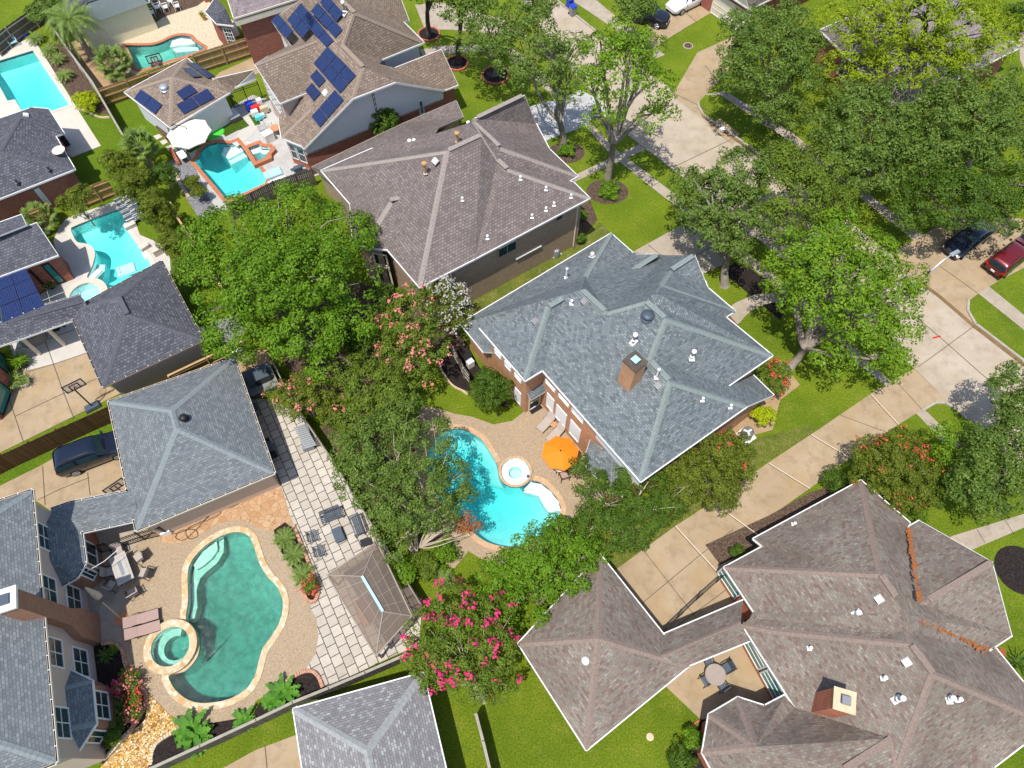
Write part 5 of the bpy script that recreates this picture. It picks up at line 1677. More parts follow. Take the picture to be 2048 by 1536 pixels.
# ------------------------------------------------------------------ solar-panelled house
def build_solar_house():
    V = {'a': (557, 233, 3.2), 'b': (608, 297, 3.2), 'k1': (725.9, 134, 'SW'), 'k0': (684.9, 93, 'SW'), 'k2': (708.5, 25.2, 'SW'), 's1': (705, 197, 'SW'),
         't': (543, 41, 5.7), 'tt': (603, -2, 'SW'), 'k3': (668, -12, 'SW'), 'w': (634.5, 80.4, 'SW'), 'w0': (576, 92, 5.0),
         'pk': (790, 164, 6.8), 'q': (887, 180, 3.4), 'e1': (847.4, 84.5, 5.8), 'e0': (764.5, 118.2, 5.8), 'en': (807, 44, 5.8), 'ev': (757, 128, 6.3),
         'o1': (818, 41, 5.6), 'o2': (801, -4, 6.2), 'o3': (690, -30, 9.4),
         'f1': (791, 135.5, 5.6), 'f2': (882.7, 99.3, 5.4), 'f3': (915.8, 170, 3.1), 'f4': (889, 179.8, 3.2),
         'g1': (510, 129, 7.3), 'g3': (611, 186, 'SWx'), 'g4': (560.4, 206.5, 5.4), 'gk': (537, 112, 6.8),
         'v1': (558.8, 252, 3.0), 'v2': (563.5, 275.8, 3.0), 'v3': (603, 291.6, 3.0), 'vp': (621, 220, 'SW'), 'l0': (570, 214, 'SW')}
    r = Roof(V, {'SW': ('a', 'b', .75), 'SWx': ('a', 'b', .75)})
    V['g1'] = (510, 129, r.pt('w').z)
    root = thing('solar_house', 'tan-roofed house with blue solar panels in steps and a white sided gable over red brick', 'house', (-14, 52, 0))
    F = [['tt', 't', 'w0', 'w', 'g3', 'l0', 'a', 'vp', 'b', 's1', 'k1', 'k0', 'k2', 'k3'], ['a', 'v1', 'vp'], ['v1', 'v2', 'vp'], ['v2', 'v3', 'b', 'vp'],
         ['k1', 's1', 'pk'], ['k0', 'k1', 'pk', 'q', 'f1', 'ev'], ['k2', 'k0', 'ev', 'e0', 'e1'], ['k2', 'e1', 'en', 'o1', 'k3'], ['k3', 'o1', 'o2', 'o3'],
         ['f1', 'f2', 'f3', 'f4', 'q'], ['g1', 'w', 'g3', 'g4'], ['g1', 'gk', 'w0', 'w']]
    roof_mesh(root, r, F, 'shingle_tan', 'ridge_tan', 'white', fz('l0-g3', 'g3-g4x', 'w0-t', 'w-g3', 'f1-ev', 'f1-q', 'e0-ev', 'l0-a', 'tt-k3', 'k3-o3', 'o2-o3', 'gk-w0'),
              capw=0.18, nocap=fz('k2-k3', 'k0-ev', 'k1-pk'))
    # low front roof stub left of the light corner wall
    ro = Roof({'1': (764, 122, 3.9), '2': (783, 136, 3.6), '3': (812, 126, 3.4), '4': (775, 118, 4.0)})
    # long gable side: brick below, white boards above
    S1, PK, Q, B3 = r.pt('s1'), r.pt('pk'), r.pt('q'), r.pt('b')
    u = Vector((Q.x - B3.x, Q.y - B3.y, 0)).normalized(); o = Vector((u.y, -u.x, 0))
    base = Vector((B3.x, B3.y, 0)) + u * 0.2 - o * 0.15
    def on(p, z=None):
        t = (Vector((p.x, p.y, 0)) - base).dot(u)
        return base + u * t + Vector((0, 0, p.z - 0.12 if z is None else z))
    mb = MB(); mb.face([on(B3, 2.3), on(Q, 2.3), on(Q), on(PK), on(S1), on(B3)]); mb.build('gable_wall', M['siding_white'], root)
    mb = MB(); mb.face([on(B3, 0), on(Q, 0), on(Q, 2.3), on(B3, 2.3)]); mb.build('wall', M['brick_red'], root)
    sol = MB(); nn = int((on(Q) - on(B3)).length / 0.22)
    for i in range(nn):
        c = on(B3, 2.36).lerp(on(Q, 2.36), (i + 0.5) / nn) + o * 0.03
        sol.box(c, (0.1, 0.07, 0.17), rz=math.atan2(u.y, u.x))
    sol.build('soldier_course', M['brick_dark'], root)
    seg = (on(B3, 0), on(Q, 0))
    window_px(root, seg, (740, 184), (757, 222), nx=2, ny=4)
    window_px(root, seg, (836, 202), (849, 226), nx=1, ny=2, glass='glass_teal')
    # extension corner brick beyond the gable
    f3 = r.pt('f3'); f2 = r.pt('f2')
    rr = Roof({'f3': f3, 'f2': f2, 'q': Vector((Q.x, Q.y, 3.2)), 'd': Vector((-10.5, 53.5, 3.2))})
    walls(root, rr, ['q', 'f3', 'f2', 'd'], 'brick_red', d=0.25, name='front_wall')
    # white upper corner on the street side
    ru = Roof({'e0': (764.5, 118.2, 5.8), 'e1': (847.4, 84.5, 5.8), 'en': (807, 44, 5.8), 'd': Vector((-13.5, 57.5, 5.8))})
    walls(root, ru, ['e0', 'e1', 'en', 'd'], 'siding_white', d=0.35, name='upper_wall')
    # west body: brick and glass
    rw = Roof({'t': (545, 43, 5.6), 'w0': (576, 92, 5.6), 'x': Vector((-14.5, 56.0, 5.4)), 'y': Vector((-16.0, 62.0, 5.4))})
    walls(root, rw, ['t', 'w0', 'x', 'y'], 'siding_white', d=0.3, name='upper_wall')
    rg = Roof({'g1': (510, 129, 5.3), 'g4': (560.4, 206.5, 5.3), 'x': Vector((-16.5, 51.0, 5.3)), 'y': Vector((-18.8, 57.0, 5.3))})
    ig = walls(root, rg, ['g1', 'g4', 'x', 'y'], 'siding_pink', d=0.15, name='west_wall')
    G1, G4 = rg.pt('g1'), rg.pt('g4')
    a0, b0 = Vector((G1.x, G1.y, 0)), Vector((G4.x, G4.y, 0))
    u2 = (b0 - a0).normalized(); o2 = Vector((u2.y, -u2.x, 0))
    sh = o2 * -0.13
    window3(root, a0 + sh, b0 + sh, 0.9, (b0 - a0).length - 0.9, 2.6, 5.0, nx=5, ny=4, mw=0.07)
    # half-timber triangle above
    top = r.pt('g1')
    mb = MB(); mb.face([a0 + Vector((0, 0, 5.2)) - o2 * 0.1, b0 + Vector((0, 0, 5.2)) - o2 * 0.1, top - o2 * 0.1 - Vector((0, 0, .1))]); mb.build('gable_panel', M['cream'], root)
    # turret bay
    rv = Roof({k: r.pt(k) for k in ('a', 'v1', 'v2', 'v3', 'b', 'vp')})
    iv = walls(root, rv, ['a', 'v1', 'v2', 'v3', 'b', 'vp'], 'brick_bright', d=0.25, name='bay_wall', drop=0.3)
    a, b = wall_seg(iv, 610, 322)
    sg = wall_seg(iv, 588, 320)
    for sgg in ((Vector((r.pt('v2').x, r.pt('v2').y, 0)), Vector((r.pt('v3').x, r.pt('v3').y, 0))),):
        a, b = sgg; L = (b - a).length
        uu = (b - a).normalized(); oo = Vector((uu.y, -uu.x, 0)) * -0.24
        window3(root, a + oo, b + oo, 0.25, L * 0.48, 0.7, 2.5, nx=1, ny=2)
        window3(root, a + oo, b + oo, L * 0.52, L - 0.15, 0.7, 2.5, nx=1, ny=2)
    # panels on the roof
    Z = lambda x, y: (480 + x / 3.1725, y / 3.1725)
    quads = [([Z(200, 135), Z(248, 90), Z(345, 200), Z(303, 247)], 1, 2), ([Z(303, 130), Z(392, 22), Z(490, 135), Z(402, 248)], 2, 2), ([Z(452, 75), Z(500, 20), Z(657, 193), Z(610, 245)], 1, 3),
             ([Z(402, 135), Z(445, 75), Z(600, 262), Z(552, 305)], 1, 3), ([Z(512, 20), Z(550, -40), Z(662, 85), Z(618, 143)], 1, 2),
             ([Z(472, 405), Z(560, 297), Z(743, 480), Z(640, 597)], 2, 3), ([Z(448, 490), Z(492, 443), Z(550, 510), Z(505, 560)], 1, 1),
             ([Z(418, 578), Z(462, 527), Z(520, 592), Z(472, 647)], 1, 1), ([Z(458, 742), Z(607, 572), Z(665, 637), Z(512, 812)], 3, 1)]
    for q, nx, ny in quads:
        solar_quad(root, r, 'SW', q, nx, ny)
    p, n = on_roof(r, 'SW', 651, 186); box_vent(root, p, n, 0.5, 'white')
    for a, b in (('k0', 'k1'), ('k2', 'k3')):
        ridge_vent(root, r.pt(a), r.pt(b), 'ridge_tan')
    p, n = on_roof(r, 'SW', 690, 27); flue(root, p, 1.0, n)

build_solar_house()

def build_solar_garage():
    V = {'w': (248.9, 184, 3), 's': (340.3, 255, 3), 'e': (458.5, 185.6, 3), 'n': (373.4, 116.2, 3), 'ap': (343.5, 154, 'S'),
         'c1': (395, 178, 3.0), 'z1': (432, 157, 3.9), 'z2': (506, 140, 3.9), 'z3': (511, 157, 2.9), 'z4': (470, 174, 2.9), 'z5': (433, 152, 3.0), 'z6': (505, 136, 3.0)}
    r = Roof(V, {'S': ('s', 'e', .6), 'W': ('w', 's', .6), 'E': ('e', 'n', .6)})
    V['z0'] = (405, 172, 'S')
    root = thing('detached_garage', 'small white garage with a tan pyramid roof carrying seven solar panels beside the white parasol', 'garage', (-27, 50, 0))
    roof_mesh(root, r, [['s', 'e', 'ap'], ['w', 's', 'ap'], ['n', 'w', 'ap'], ['e', 'n', 'ap'], ['z0', 'e', 'z4', 'z3', 'z2', 'z1']], 'shingle_tan', 'ridge_tan', 'white',
              fz('z0-e', 'z0-z1', 'e-z4'), capw=0.18)
    walls(root, r, ['w', 's', 'e', 'n'], 'siding_white', d=0.35)
    Z = lambda x, y: (200 + x / 3.1725, 80 + y / 3.1725)
    solar_quad(root, r, 'W', [Z(220, 375), Z(265, 315), Z(402, 412), Z(355, 475)], 1, 2)
    solar_quad(root, r, 'S', [Z(480, 335), Z(572, 280), Z(622, 330), Z(527, 385)], 1, 1)
    solar_quad(root, r, 'S', [Z(482, 415), Z(680, 310), Z(730, 368), Z(532, 475)], 2, 1)
    solar_quad(root, r, 'E', [Z(520, 185), Z(578, 183), Z(650, 240), Z(590, 242)], 1, 1)
    solar_quad(root, r, 'E', [Z(545, 152), Z(600, 150), Z(735, 240), Z(685, 250)], 1, 2)
    p, n = on_roof(r, 'W', 329, 178); turtle(root, p, n, 0.34, 'steel')

build_solar_garage()

# ------------------------------------------------------------------ houses along the top edge
def build_top_houses():
    V = {'a': (150, 55, 3), 'b': (298, 3, 3), 'c': (270, -45, 3), 'd': (118, -8, 3), 'k1': (175, 5, 4.9), 'k2': (255, -22, 4.9)}
    r = Roof(V)
    root = thing('pool_cottage', 'cream-walled outbuilding with a grey shingle roof behind the tall palm', 'garage', (-39, 72, 0))
    roof_mesh(root, r, [['a', 'b', 'k2', 'k1'], ['b', 'c', 'k2'], ['c', 'd', 'k1', 'k2'], ['d', 'a', 'k1']], 'shingle_dark', 'ridge_dark', 'white')
    walls(root, r, ['a', 'b', 'c', 'd'], 'siding_cream', d=0.3)
    V = {'a': (467.7, 36, 5.6), 'b': (610, -8, 5.6), 'c': (600, -60, 5.6), 'd': (440, -50, 5.6), 'k1': (480, -30, 7.2), 'k2': (560, -50, 7.2)}
    r = Roof(V)
    root = thing('red_brick_house', 'dark red brick house with mauve roof and a small shingled bay at the top edge', 'house', (-27, 75, 0))
    roof_mesh(root, r, [['a', 'b', 'k2', 'k1'], ['b', 'c', 'k2'], ['c', 'd', 'k1', 'k2'], ['d', 'a', 'k1']], 'shingle_mauve', 'shingle_mauve', 'cream')
    ins = walls(root, r, ['a', 'b', 'c', 'd'], 'brick_red', d=0.3)
    fa = MB()
    A, B = r.pt('a'), r.pt('b')
    u = Vector((B.x - A.x, B.y - A.y, 0)).normalized(); o = Vector((u.y, -u.x, 0))
    fa.box((A + B) / 2 - o * 0.12 - Vector((0, 0, 0.55)), ((B - A).length, 0.3, 0.5), rz=math.atan2(u.y, u.x))
    fa.build('fascia_board', M['cream'], root)
    V2 = {'t': (452, 17, 4.4), 'u': (436, 0, 4.4), 'l0': (430, -4, 3.2), 'l1': (411, 23.6, 3.0), 'l2': (433, 47, 3.0), 'l3': (467, 51, 3.0), 'm': (440, 26, 3.9)}
    rb = Roof(V2)
    roof_mesh(root, rb, [['u', 'l0', 'l1', 'm'], ['l1', 'l2', 'm'], ['l2', 'l3', 't', 'm'], ['u', 'm', 't']], 'shingle_dark', 'ridge_dark', 'white', fz('u-t', 'u-l0', 't-l3'))
    ib = walls(root, rb, ['l0', 'l1', 'l2', 'l3', 't', 'u'], 'brick_red', d=0.2, name='bay_wall')
    a, b = (Vector((rb.pt(k).x, rb.pt(k).y, 0)) for k in ('l2', 'l3'))
    uu = (b - a).normalized(); oo = Vector((uu.y, -uu.x, 0)) * -0.19
    window3(root, a + oo, b + oo, 0.3, (b - a).length - 0.5, 0.7, 2.5, nx=3, ny=4)
    # brick pier and roofed porch to its left
    mb = MB(); c = P(410, 22, 0); mb.box((c.x, c.y + 2.2, 1.5), (1.3, 1.3, 3.0), rz=0.6); mb.build('brick_pier', M['brick_bright'], root)

build_top_houses()

# ------------------------------------------------------------------ grey-roofed house on the left edge
def build_left_house():
    V = {'a': (-70, 424, 3.2), 'b': (149.4, 338, 3.2), 'c': (111, 272.7, 3.2), 'd': (127.7, 266.3, 3.2), 'e': (97, 217.8, 3.2), 'f': (63.8, 215, 3.2), 'g': (-70, 261, 3.2),
         'h1': (0, 303, 'S'), 'h0': (-60, 292, 'S'), 'ap': (40, 233, 'E'), 'k': (-60, 270, 6.0)}
    r = Roof(V, {'S': ('a', 'b', .6), 'E': ('c', 'e', .6)})
    V['c'] = (111, 272.7, 3.2)
    root = thing('brick_bungalow', 'dark grey roofed brick house with a satellite dish beside the long rectangular pool', 'house', (-44, 42, 0))
    roof_mesh(root, r, [['a', 'b', 'h1', 'h0'], ['b', 'c', 'd', 'ap', 'h1'], ['d', 'e', 'f', 'ap'], ['f', 'g', 'h0', 'h1', 'ap']], 'shingle_dark', 'ridge_dark', 'white', fz('a-h0', 'g-h0'), capw=0.18)
    V['w'] = Vector((-60, 44, 3.2)); V['v'] = Vector((-60, 52, 3.2))
    ins = walls(root, r, ['a', 'b', 'c', 'e', 'f', 'g'], 'brick_red', d=0.4)
    seg = wall_seg(ins, 60, 425)
    window_px(root, seg, (67, 379), (104, 408), nx=1, ny=1, glass='glass_teal', fw=0.25)
    mb = MB(); p, n = on_roof(r, 'E', 126, 313); 
    mb.tube(p, p + Vector((0, 0, 0.5)), 0.03); mb.lathe(p + Vector((0, 0, .5)), [(0.001, 0.03), (0.4, 0.08), (0.52, 0.2), (0.5, 0.22), (0.001, 0.06)], n=20)
    mb.tube(p + Vector((0, 0, .5)), p + Vector((0.45, -0.3, 0.62)), 0.02, n=5); mb.build('satellite_dish', M['cream'], root)
    p, n = on_roof(r, 'E', 52, 231); box_vent(root, p, n, 0.4, 'white')
    for px, py in ((38, 369), (101, 343)):
        p, n = on_roof(r, 'S', px, py); vent_pipe(root, p, 0.35, 0.05, 'black', flash='black')

build_left_house()

# ------------------------------------------------------------------ charcoal house with teal doors, pergola roof of panels and its garage
def build_charcoal_house():
    V = {'k0': (-60, 497, 'S'), 'k1': (73, 446, 'S'), 'e1': (115.6, 510, 3.2), 'e0': (-60, 574, 3.2), 'f1': (52, 449.7, 5.0), 'f0': (42.6, 429.6, 4.6), 'f2': (-60, 466, 4.6), 'f3': (-60, 494, 5.0)}
    r = Roof(V, {'S': ('e0', 'e1', .6)})
    root = thing('brick_house', 'charcoal-roofed brick house with teal glass doors facing the curved pool on the left', 'house', (-37, 34, 0))
    roof_mesh(root, r, [['e0', 'e1', 'k1', 'k0'], ['f3', 'f1', 'f0', 'f2']], 'shingle_dark', 'ridge_dark', 'white', fz('k0-e0', 'f1-f3', 'f2-f3'))
    K = r.pt('k1')
    rw = Roof({'a': r.pt('e0'), 'b': r.pt('e1'), 'c': Vector((K.x + .2, K.y, 3.2)), 'd': (42, 430, 3.2), 'e': (-60, 466, 3.2)})
    ins = walls(root, rw, ['a', 'b', 'c', 'd', 'e'], 'brick_red', d=0.35)
    seg = wall_seg(ins, 110, 570)
    a, b = seg
    u = (b - a).normalized()
    for p0, p1 in (((56, 537), (88, 570)), ((79, 528), (122, 552))):
        q0, q1 = onwall(a, b, *p0), onwall(a, b, *p1)
        t = sorted(((q0 - a).dot(u), (q1 - a).dot(u)))
        window3(root, a, b, t[0], t[1], 0.15, 2.5, nx=1, ny=1, glass='glass_teal', frame='black', name='glass_door')
    # patio cover made of solar panels
    t = thing('solar_pergola', 'patio cover of dark blue solar panels against the charcoal roof', 'pergola', P(30, 600, 0))
    rp = Roof({'a': (-40, 665, 2.9), 'b': (91, 611, 2.9), 'c': (48.5, 529, 3.1), 'd': (-40, 563, 3.1)}, {'P': ('a', 'b', 'c')})
    solar_quad(t, rp, 'P', [(-40, 665), (91, 611), (48.5, 529), (-40, 563)], 3, 3, lift=0.02)
    for px, py in ((88, 611), (48, 533), (5, 645)):
        c = P(px, py, 2.8); mb = MB(); mb.box((c.x, c.y, 1.4), (0.14, 0.14, 2.8)); mb.build('post', M['black'], t)
    # breezeway and garage
    V = {'n': (322.5, 522.8, 3), 'e': (405, 679, 3), 's': (205.7, 772.7, 3), 'w': (140, 622, 3), 'k1': (237.5, 594, 'E'), 'k2': (255, 629, 'E'),
         'b1': (151.3, 636.7, 2.9), 'b2': (37.8, 677, 2.9), 'b5': (-50, 707, 2.9), 'b3': (15, 643, 3.8), 'b6': (-50, 660, 3.4), 'b4': (170, 599, 'W'), 'b7': (91, 610, 2.9), 'b8': (160, 590, 2.9), 'b9': (-20, 655, 2.9)}
    r = Roof(V, {'E': ('e', 'n', .55), 'W': ('w', 's', .55)})
    V['b4'] = (168, 600, 3.85)
    root = thing('detached_garage', 'square charcoal hip-roofed garage with taupe walls joined by a breezeway roof', 'garage', (-26, 31, 0))
    roof_mesh(root, r, [['e', 'n', 'k1', 'k2'], ['s', 'e', 'k2'], ['w', 's', 'k2', 'k1'], ['n', 'w', 'k1'], ], 'shingle_dark', 'ridge_dark', 'grey_trim', (), gut=True, capw=0.18)
    rb = Roof({k: r.pt(k) for k in ('b1', 'b2', 'b3', 'b4', 'b5', 'b6', 'b7', 'b8', 'b9')})
    rb.spec['b0'] = (175, 628, 3.5); rb.c['b0'] = P(178, 622, 3.6)
    roof_mesh(root, rb, [['b1', 'b0', 'b4', 'b3', 'b2'], ['b3', 'b4', 'b8', 'b7', 'b9'], ['b2', 'b3', 'b9', 'b6', 'b5']], 'shingle_dark', 'ridge_dark', 'white', fz('b1-b0', 'b0-b4', 'b4-b8', 'b5-b6', 'b6-b9'), gut=True)
    walls(root, r, ['n', 'e', 's', 'w'], 'stucco_tan', d=0.35)
    p = [P(x, y, 2.5) for x, y in ((146, 636), (92, 655), (40, 674))]
    for c in p:
        mb = MB(); mb.box((c.x, c.y, 1.35), (0.2, 0.2, 2.7)); mb.build('post', M['cream'], root)
    ridge_vent(root, r.pt('k1'), r.pt('k2'), 'ridge_dark')
    # house wing at the left edge south of the breezeway, mostly out of view
    rr = Roof({'a': (-90, 690, 3), 'b': (12, 700, 3), 'c': (-14, 800, 3), 'd': (-100, 800, 3), 'k': (-60, 740, 4.8)})
    root2 = thing('house_wing', 'brick wing with teal glass doors at the left edge by the potted grasses', 'house', (-40, 28, 0))
    rw = Roof({'a': (-60, 730, 0), 'b': (6, 706, 0), 'c': (30, 768, 0), 'd': (5, 840, 0), 'e': (-60, 850, 0)})
    rw.c = {k: Vector((P(*v).x, P(*v).y, 2.6)) for k, v in rw.spec.items()}
    iw = walls(root2, rw, ['a', 'b', 'c', 'd', 'e'], 'brick_red', d=0.0)
    mb = MB(); pts = [rw.c[k] + Vector((-0.3, 0, 0)) for k in 'abcde']; mb.face([pts[i] for i in range(4, -1, -1)] if True else pts); mb.build('roof', M['shingle_dark'], root2)
    for sg, t0, t1 in ((('b', 'c'), 0.1, 0.8), (('c', 'd'), 0.2, 0.9)):
        A, B = rw.c[sg[0]].copy(), rw.c[sg[1]].copy(); A.z = B.z = 0
        if (B - A).cross(Vector((1, 0, 0))).z < 0:
            pass
        L = (B - A).length
        window3(root2, B, A, L * (1 - t1), L * (1 - t0), 0.1, 2.2, nx=1, ny=1, glass='glass_teal', frame='black', name='glass_door')

build_charcoal_house()

# ------------------------------------------------------------------ lower-left two-storey house and its garage
def build_lower_left_house():
    U = 5.9
    V = {'ne': (63, 980.5, U), 'se': (111.9, 1524.4, U), 'nw': (-330, 1110, U), 'sw': (-330, 1700, U), 'k1': (-120, 1098, 'E'), 'k2': (-90, 1460, 'E')}
    r = Roof(V, {'E': ('se', 'ne', .6)})
    root = thing('pool_house', 'two-storey pinkish sided house with a blue-grey roof and tall brick chimney at lower left', 'house', (-30, 8, 0))
    roof_mesh(root, r, [['se', 'ne', 'k1', 'k2'], ['ne', 'nw', 'k1'], ['sw', 'se', 'k2'], ['nw', 'sw', 'k2', 'k1']], 'shingle_blue', 'ridge_blue', 'cream', (), gut=True, capw=0.2)
    ins = walls(root, r, ['ne', 'nw', 'sw', 'se'], 'siding_pink', d=0.35)
    sg = wall_seg(ins, 200, 1260)
    for p0, p1, ny in (((73, 1043), (85, 1098), 2), ((82, 1153), (102, 1202), 2), ((93, 1272), (116, 1336), 2), ((106, 1412), (124, 1478), 2)):
        a, b = sg
        u = (b - a).normalized()
        q0, q1 = onwall(a, b, *p0), onwall(a, b, *p1)
        t = sorted(((q0 - a).dot(u), (q1 - a).dot(u)))
        c = (t[0] + t[1]) / 2
        window3(root, a, b, c - 0.85, c + 0.85, 3.6, 5.2, nx=2, ny=2)
    for p0, p1 in (((127, 1174), (160, 1219)), ((139, 1297), (179, 1351))):
        a, b = sg
        u = (b - a).normalized()
        q0, q1 = onwall(a, b, *p0), onwall(a, b, *p1)
        c = ((q0 - a).dot(u) + (q1 - a).dot(u)) / 2
        window3(root, a, b, c - 0.85, c + 0.85, 0.9, 2.6, nx=2, ny=2)
    # chimney: wide brick body, shoulders, tall stack with pale cap
    c0, c1, c2 = P(200, 1230), P(204, 1286), P(179.4, 1297.7)
    ed = (c1 - c0); ed.z = 0
    o = Vector((-ed.y, ed.x, 0)).normalized()
    if o.x > 0:
        o = -o
    eu = ed.normalized()
    W = ed.length; D = 0.95
    mb = MB()
    def ring(t0, t1, d0, z):
        return [c0 + eu * t0 + Vector((0, 0, z)), c0 + eu * t1 + Vector((0, 0, z)), c0 + eu * t1 + o * d0 + Vector((0, 0, z)), c0 + eu * t0 + o * d0 + Vector((0, 0, z))]
    topz = 8.6
    rings = [ring(0, W, D, 0), ring(0, W, D, 2.2), ring(W * .14, W * .86 - .25, D, 3.3), ring(W * .14, W * .86 - .25, D, topz)]
    for i in range(3):
        for k in range(4):
            q = [rings[i][k], rings[i][(k + 1) % 4], rings[i + 1][(k + 1) % 4], rings[i + 1][k]]
            nn = (q[1] - q[0]).cross(q[3] - q[0])
            if nn.dot(sum(q, Vector()) / 4 - (c0 + eu * W / 2 + o * D / 2 + Vector((0, 0, (q[0].z + q[2].z) / 2)))) < 0:
                q.reverse()
            mb.face(q)
    ch = mb.build('chimney', M['brick_dark'], root)
    mc = MB(); cc = sum(rings[3], Vector()) / 4
    w2 = (rings[3][1] - rings[3][0]).length
    mc.box(cc + Vector((0, 0, 0.08)), (w2 + 0.2, D + 0.2, 0.18), rz=math.atan2(eu.y, eu.x)); mc.build('chimney_cap', M['white'], ch)
    mc = MB(); mc.box(cc + Vector((0, 0, 0.21)), (w2 * 0.55, D * 0.55, 0.12), rz=math.atan2(eu.y, eu.x), mi=0); mc.build('flue_cover', M['navy_metal'], ch)
    # lower bay
    bv = {'t1': (129.9, 1374.7, 3.7), 't2': (137, 1458, 3.7), 'a': (138.7, 1340, 2.9), 'b': (183.5, 1362, 2.9), 'c': (191.6, 1447, 2.9), 'd': (156, 1502, 2.9)}
    rb = Roof(bv)
    roof_mesh(root, rb, [['a', 'b', 't1'], ['b', 'c', 't2', 't1'], ['c', 'd', 't2']], 'shingle_blue', 'ridge_blue', 'white', fz('a-t1', 't1-t2', 'd-t2'))
    ib = walls(root, rb, ['a', 'b', 'c', 'd'], 'brick_dark', d=0.22, name='bay_wall')
    for k0, k1 in (('b', 'c'), ('c', 'd')):
        A, B = rb.pt(k0).copy(), rb.pt(k1).copy(); A.z = B.z = 0
        u = (A - B).normalized(); oo = Vector((u.y, -u.x, 0))
        if oo.x < 0:
            A, B = B, A; u = -u; oo = -oo
        L = (A - B).length
        window3(root, B - oo * 0.21, A - oo * 0.21, 0.35, L - 0.35, 0.8, 2.5, nx=2, ny=2 if k0 == 'b' else 1)
    # upper bay and covered way to the garage
    bv = {'t0': (91.4, 1046.7, 4.0), 't1': (97.7, 1119, 4.0), 'a': (102.4, 1018.3, 3.0), 'a2': (138.7, 1005.7, 3.0), 'g0': (264.8, 980.5, 3.0), 'g1': (277, 1038.8, 2.95), 'b': (162.3, 1064, 2.95), 'c': (170.2, 1124, 2.9), 'd': (152.9, 1153.8, 2.9), 'e': (121.4, 1171.8, 2.9), 'm': (140, 1040, 3.45), 'm2': (272, 1010, 3.3)}
    rb = Roof(bv)
    roof_mesh(root, rb, [['t0', 'a', 'a2', 'm'], ['a2', 'g0', 'm2', 'm'], ['m', 'm2', 'g1', 'b'], ['t0', 'm', 'b', 'c', 't1'], ['c', 'd', 't1'], ['d', 'e', 't1']], 'shingle_blue', None, 'white',
              fz('t0-t1', 't0-a', 'e-t1', 'g0-m2', 'm2-g1'), gut=True)
    ib = walls(root, rb, ['a', 'a2', 'b', 'c', 'd', 'e'], 'brick_dark', d=0.25, name='bay_wall')
    for k0, k1 in (('b', 'c'), ('c', 'd')):
        A, B = rb.pt(k0).copy(), rb.pt(k1).copy(); A.z = B.z = 0
        u = (A - B).normalized(); oo = Vector((u.y, -u.x, 0))
        if oo.x < 0:
            A, B = B, A; u = -u; oo = -oo
        L = (A - B).length
        window3(root, B - oo * 0.24, A - oo * 0.24, 0.18, L - 0.18, 0.8, 2.4, nx=2, ny=1)
    # garage
    V = {'w': (218, 803, 3), 'n': (468, 716, 3), 'e': (548, 945, 3), 's': (273, 1060, 3), 'k1': (342.5, 820.5, 'W'), 'k2': (352.5, 856.8, 'W')}
    r = Roof(V, {'W': ('w', 's', .55)})
    root = thing('detached_garage', 'large square garage with a blue-grey hip roof and white gutter straps', 'garage', (-22, 22, 0))
    roof_mesh(root, r, [['w', 's', 'k2', 'k1'], ['s', 'e', 'k2'], ['e', 'n', 'k1', 'k2'], ['n', 'w', 'k1']], 'shingle_blue', 'ridge_blue', 'cream', (), gut=True, capw=0.2)
    walls(root, r, ['w', 's', 'e', 'n'], 'stucco_tan', d=0.35)
    p = onplane(369, 838, *r_plane(r, ['e', 'n', 'k1'])); turtle(root, p, None, 0.24, 'black')

build_lower_left_house()

def build_bottom_garage():
    V = {'w': (587, 1418, 3), 'n': (846, 1346, 3), 'e': (925, 1680, 3), 's': (640, 1760, 3), 'k1': (734.5, 1502, 'N'), 'k2': (752, 1600, 'N')}
    r = Roof(V, {'N': ('n', 'w', .5)})
    V['k2'] = (752, 1600, r.pt('k1').z)
    root = thing('detached_garage', 'pale mottled grey hip-roofed garage cut off by the bottom edge', 'garage', (-7, 0, 0))
    roof_mesh(root, r, [['n', 'w', 'k1'], ['w', 's', 'k2', 'k1'], ['s', 'e', 'k2'], ['e', 'n', 'k1', 'k2']], 'shingle_pale', 'ridge_pale', 'white', (), capw=0.22)
    walls(root, r, ['w', 's', 'e', 'n'], 'siding_white', d=0.35)

build_bottom_garage()

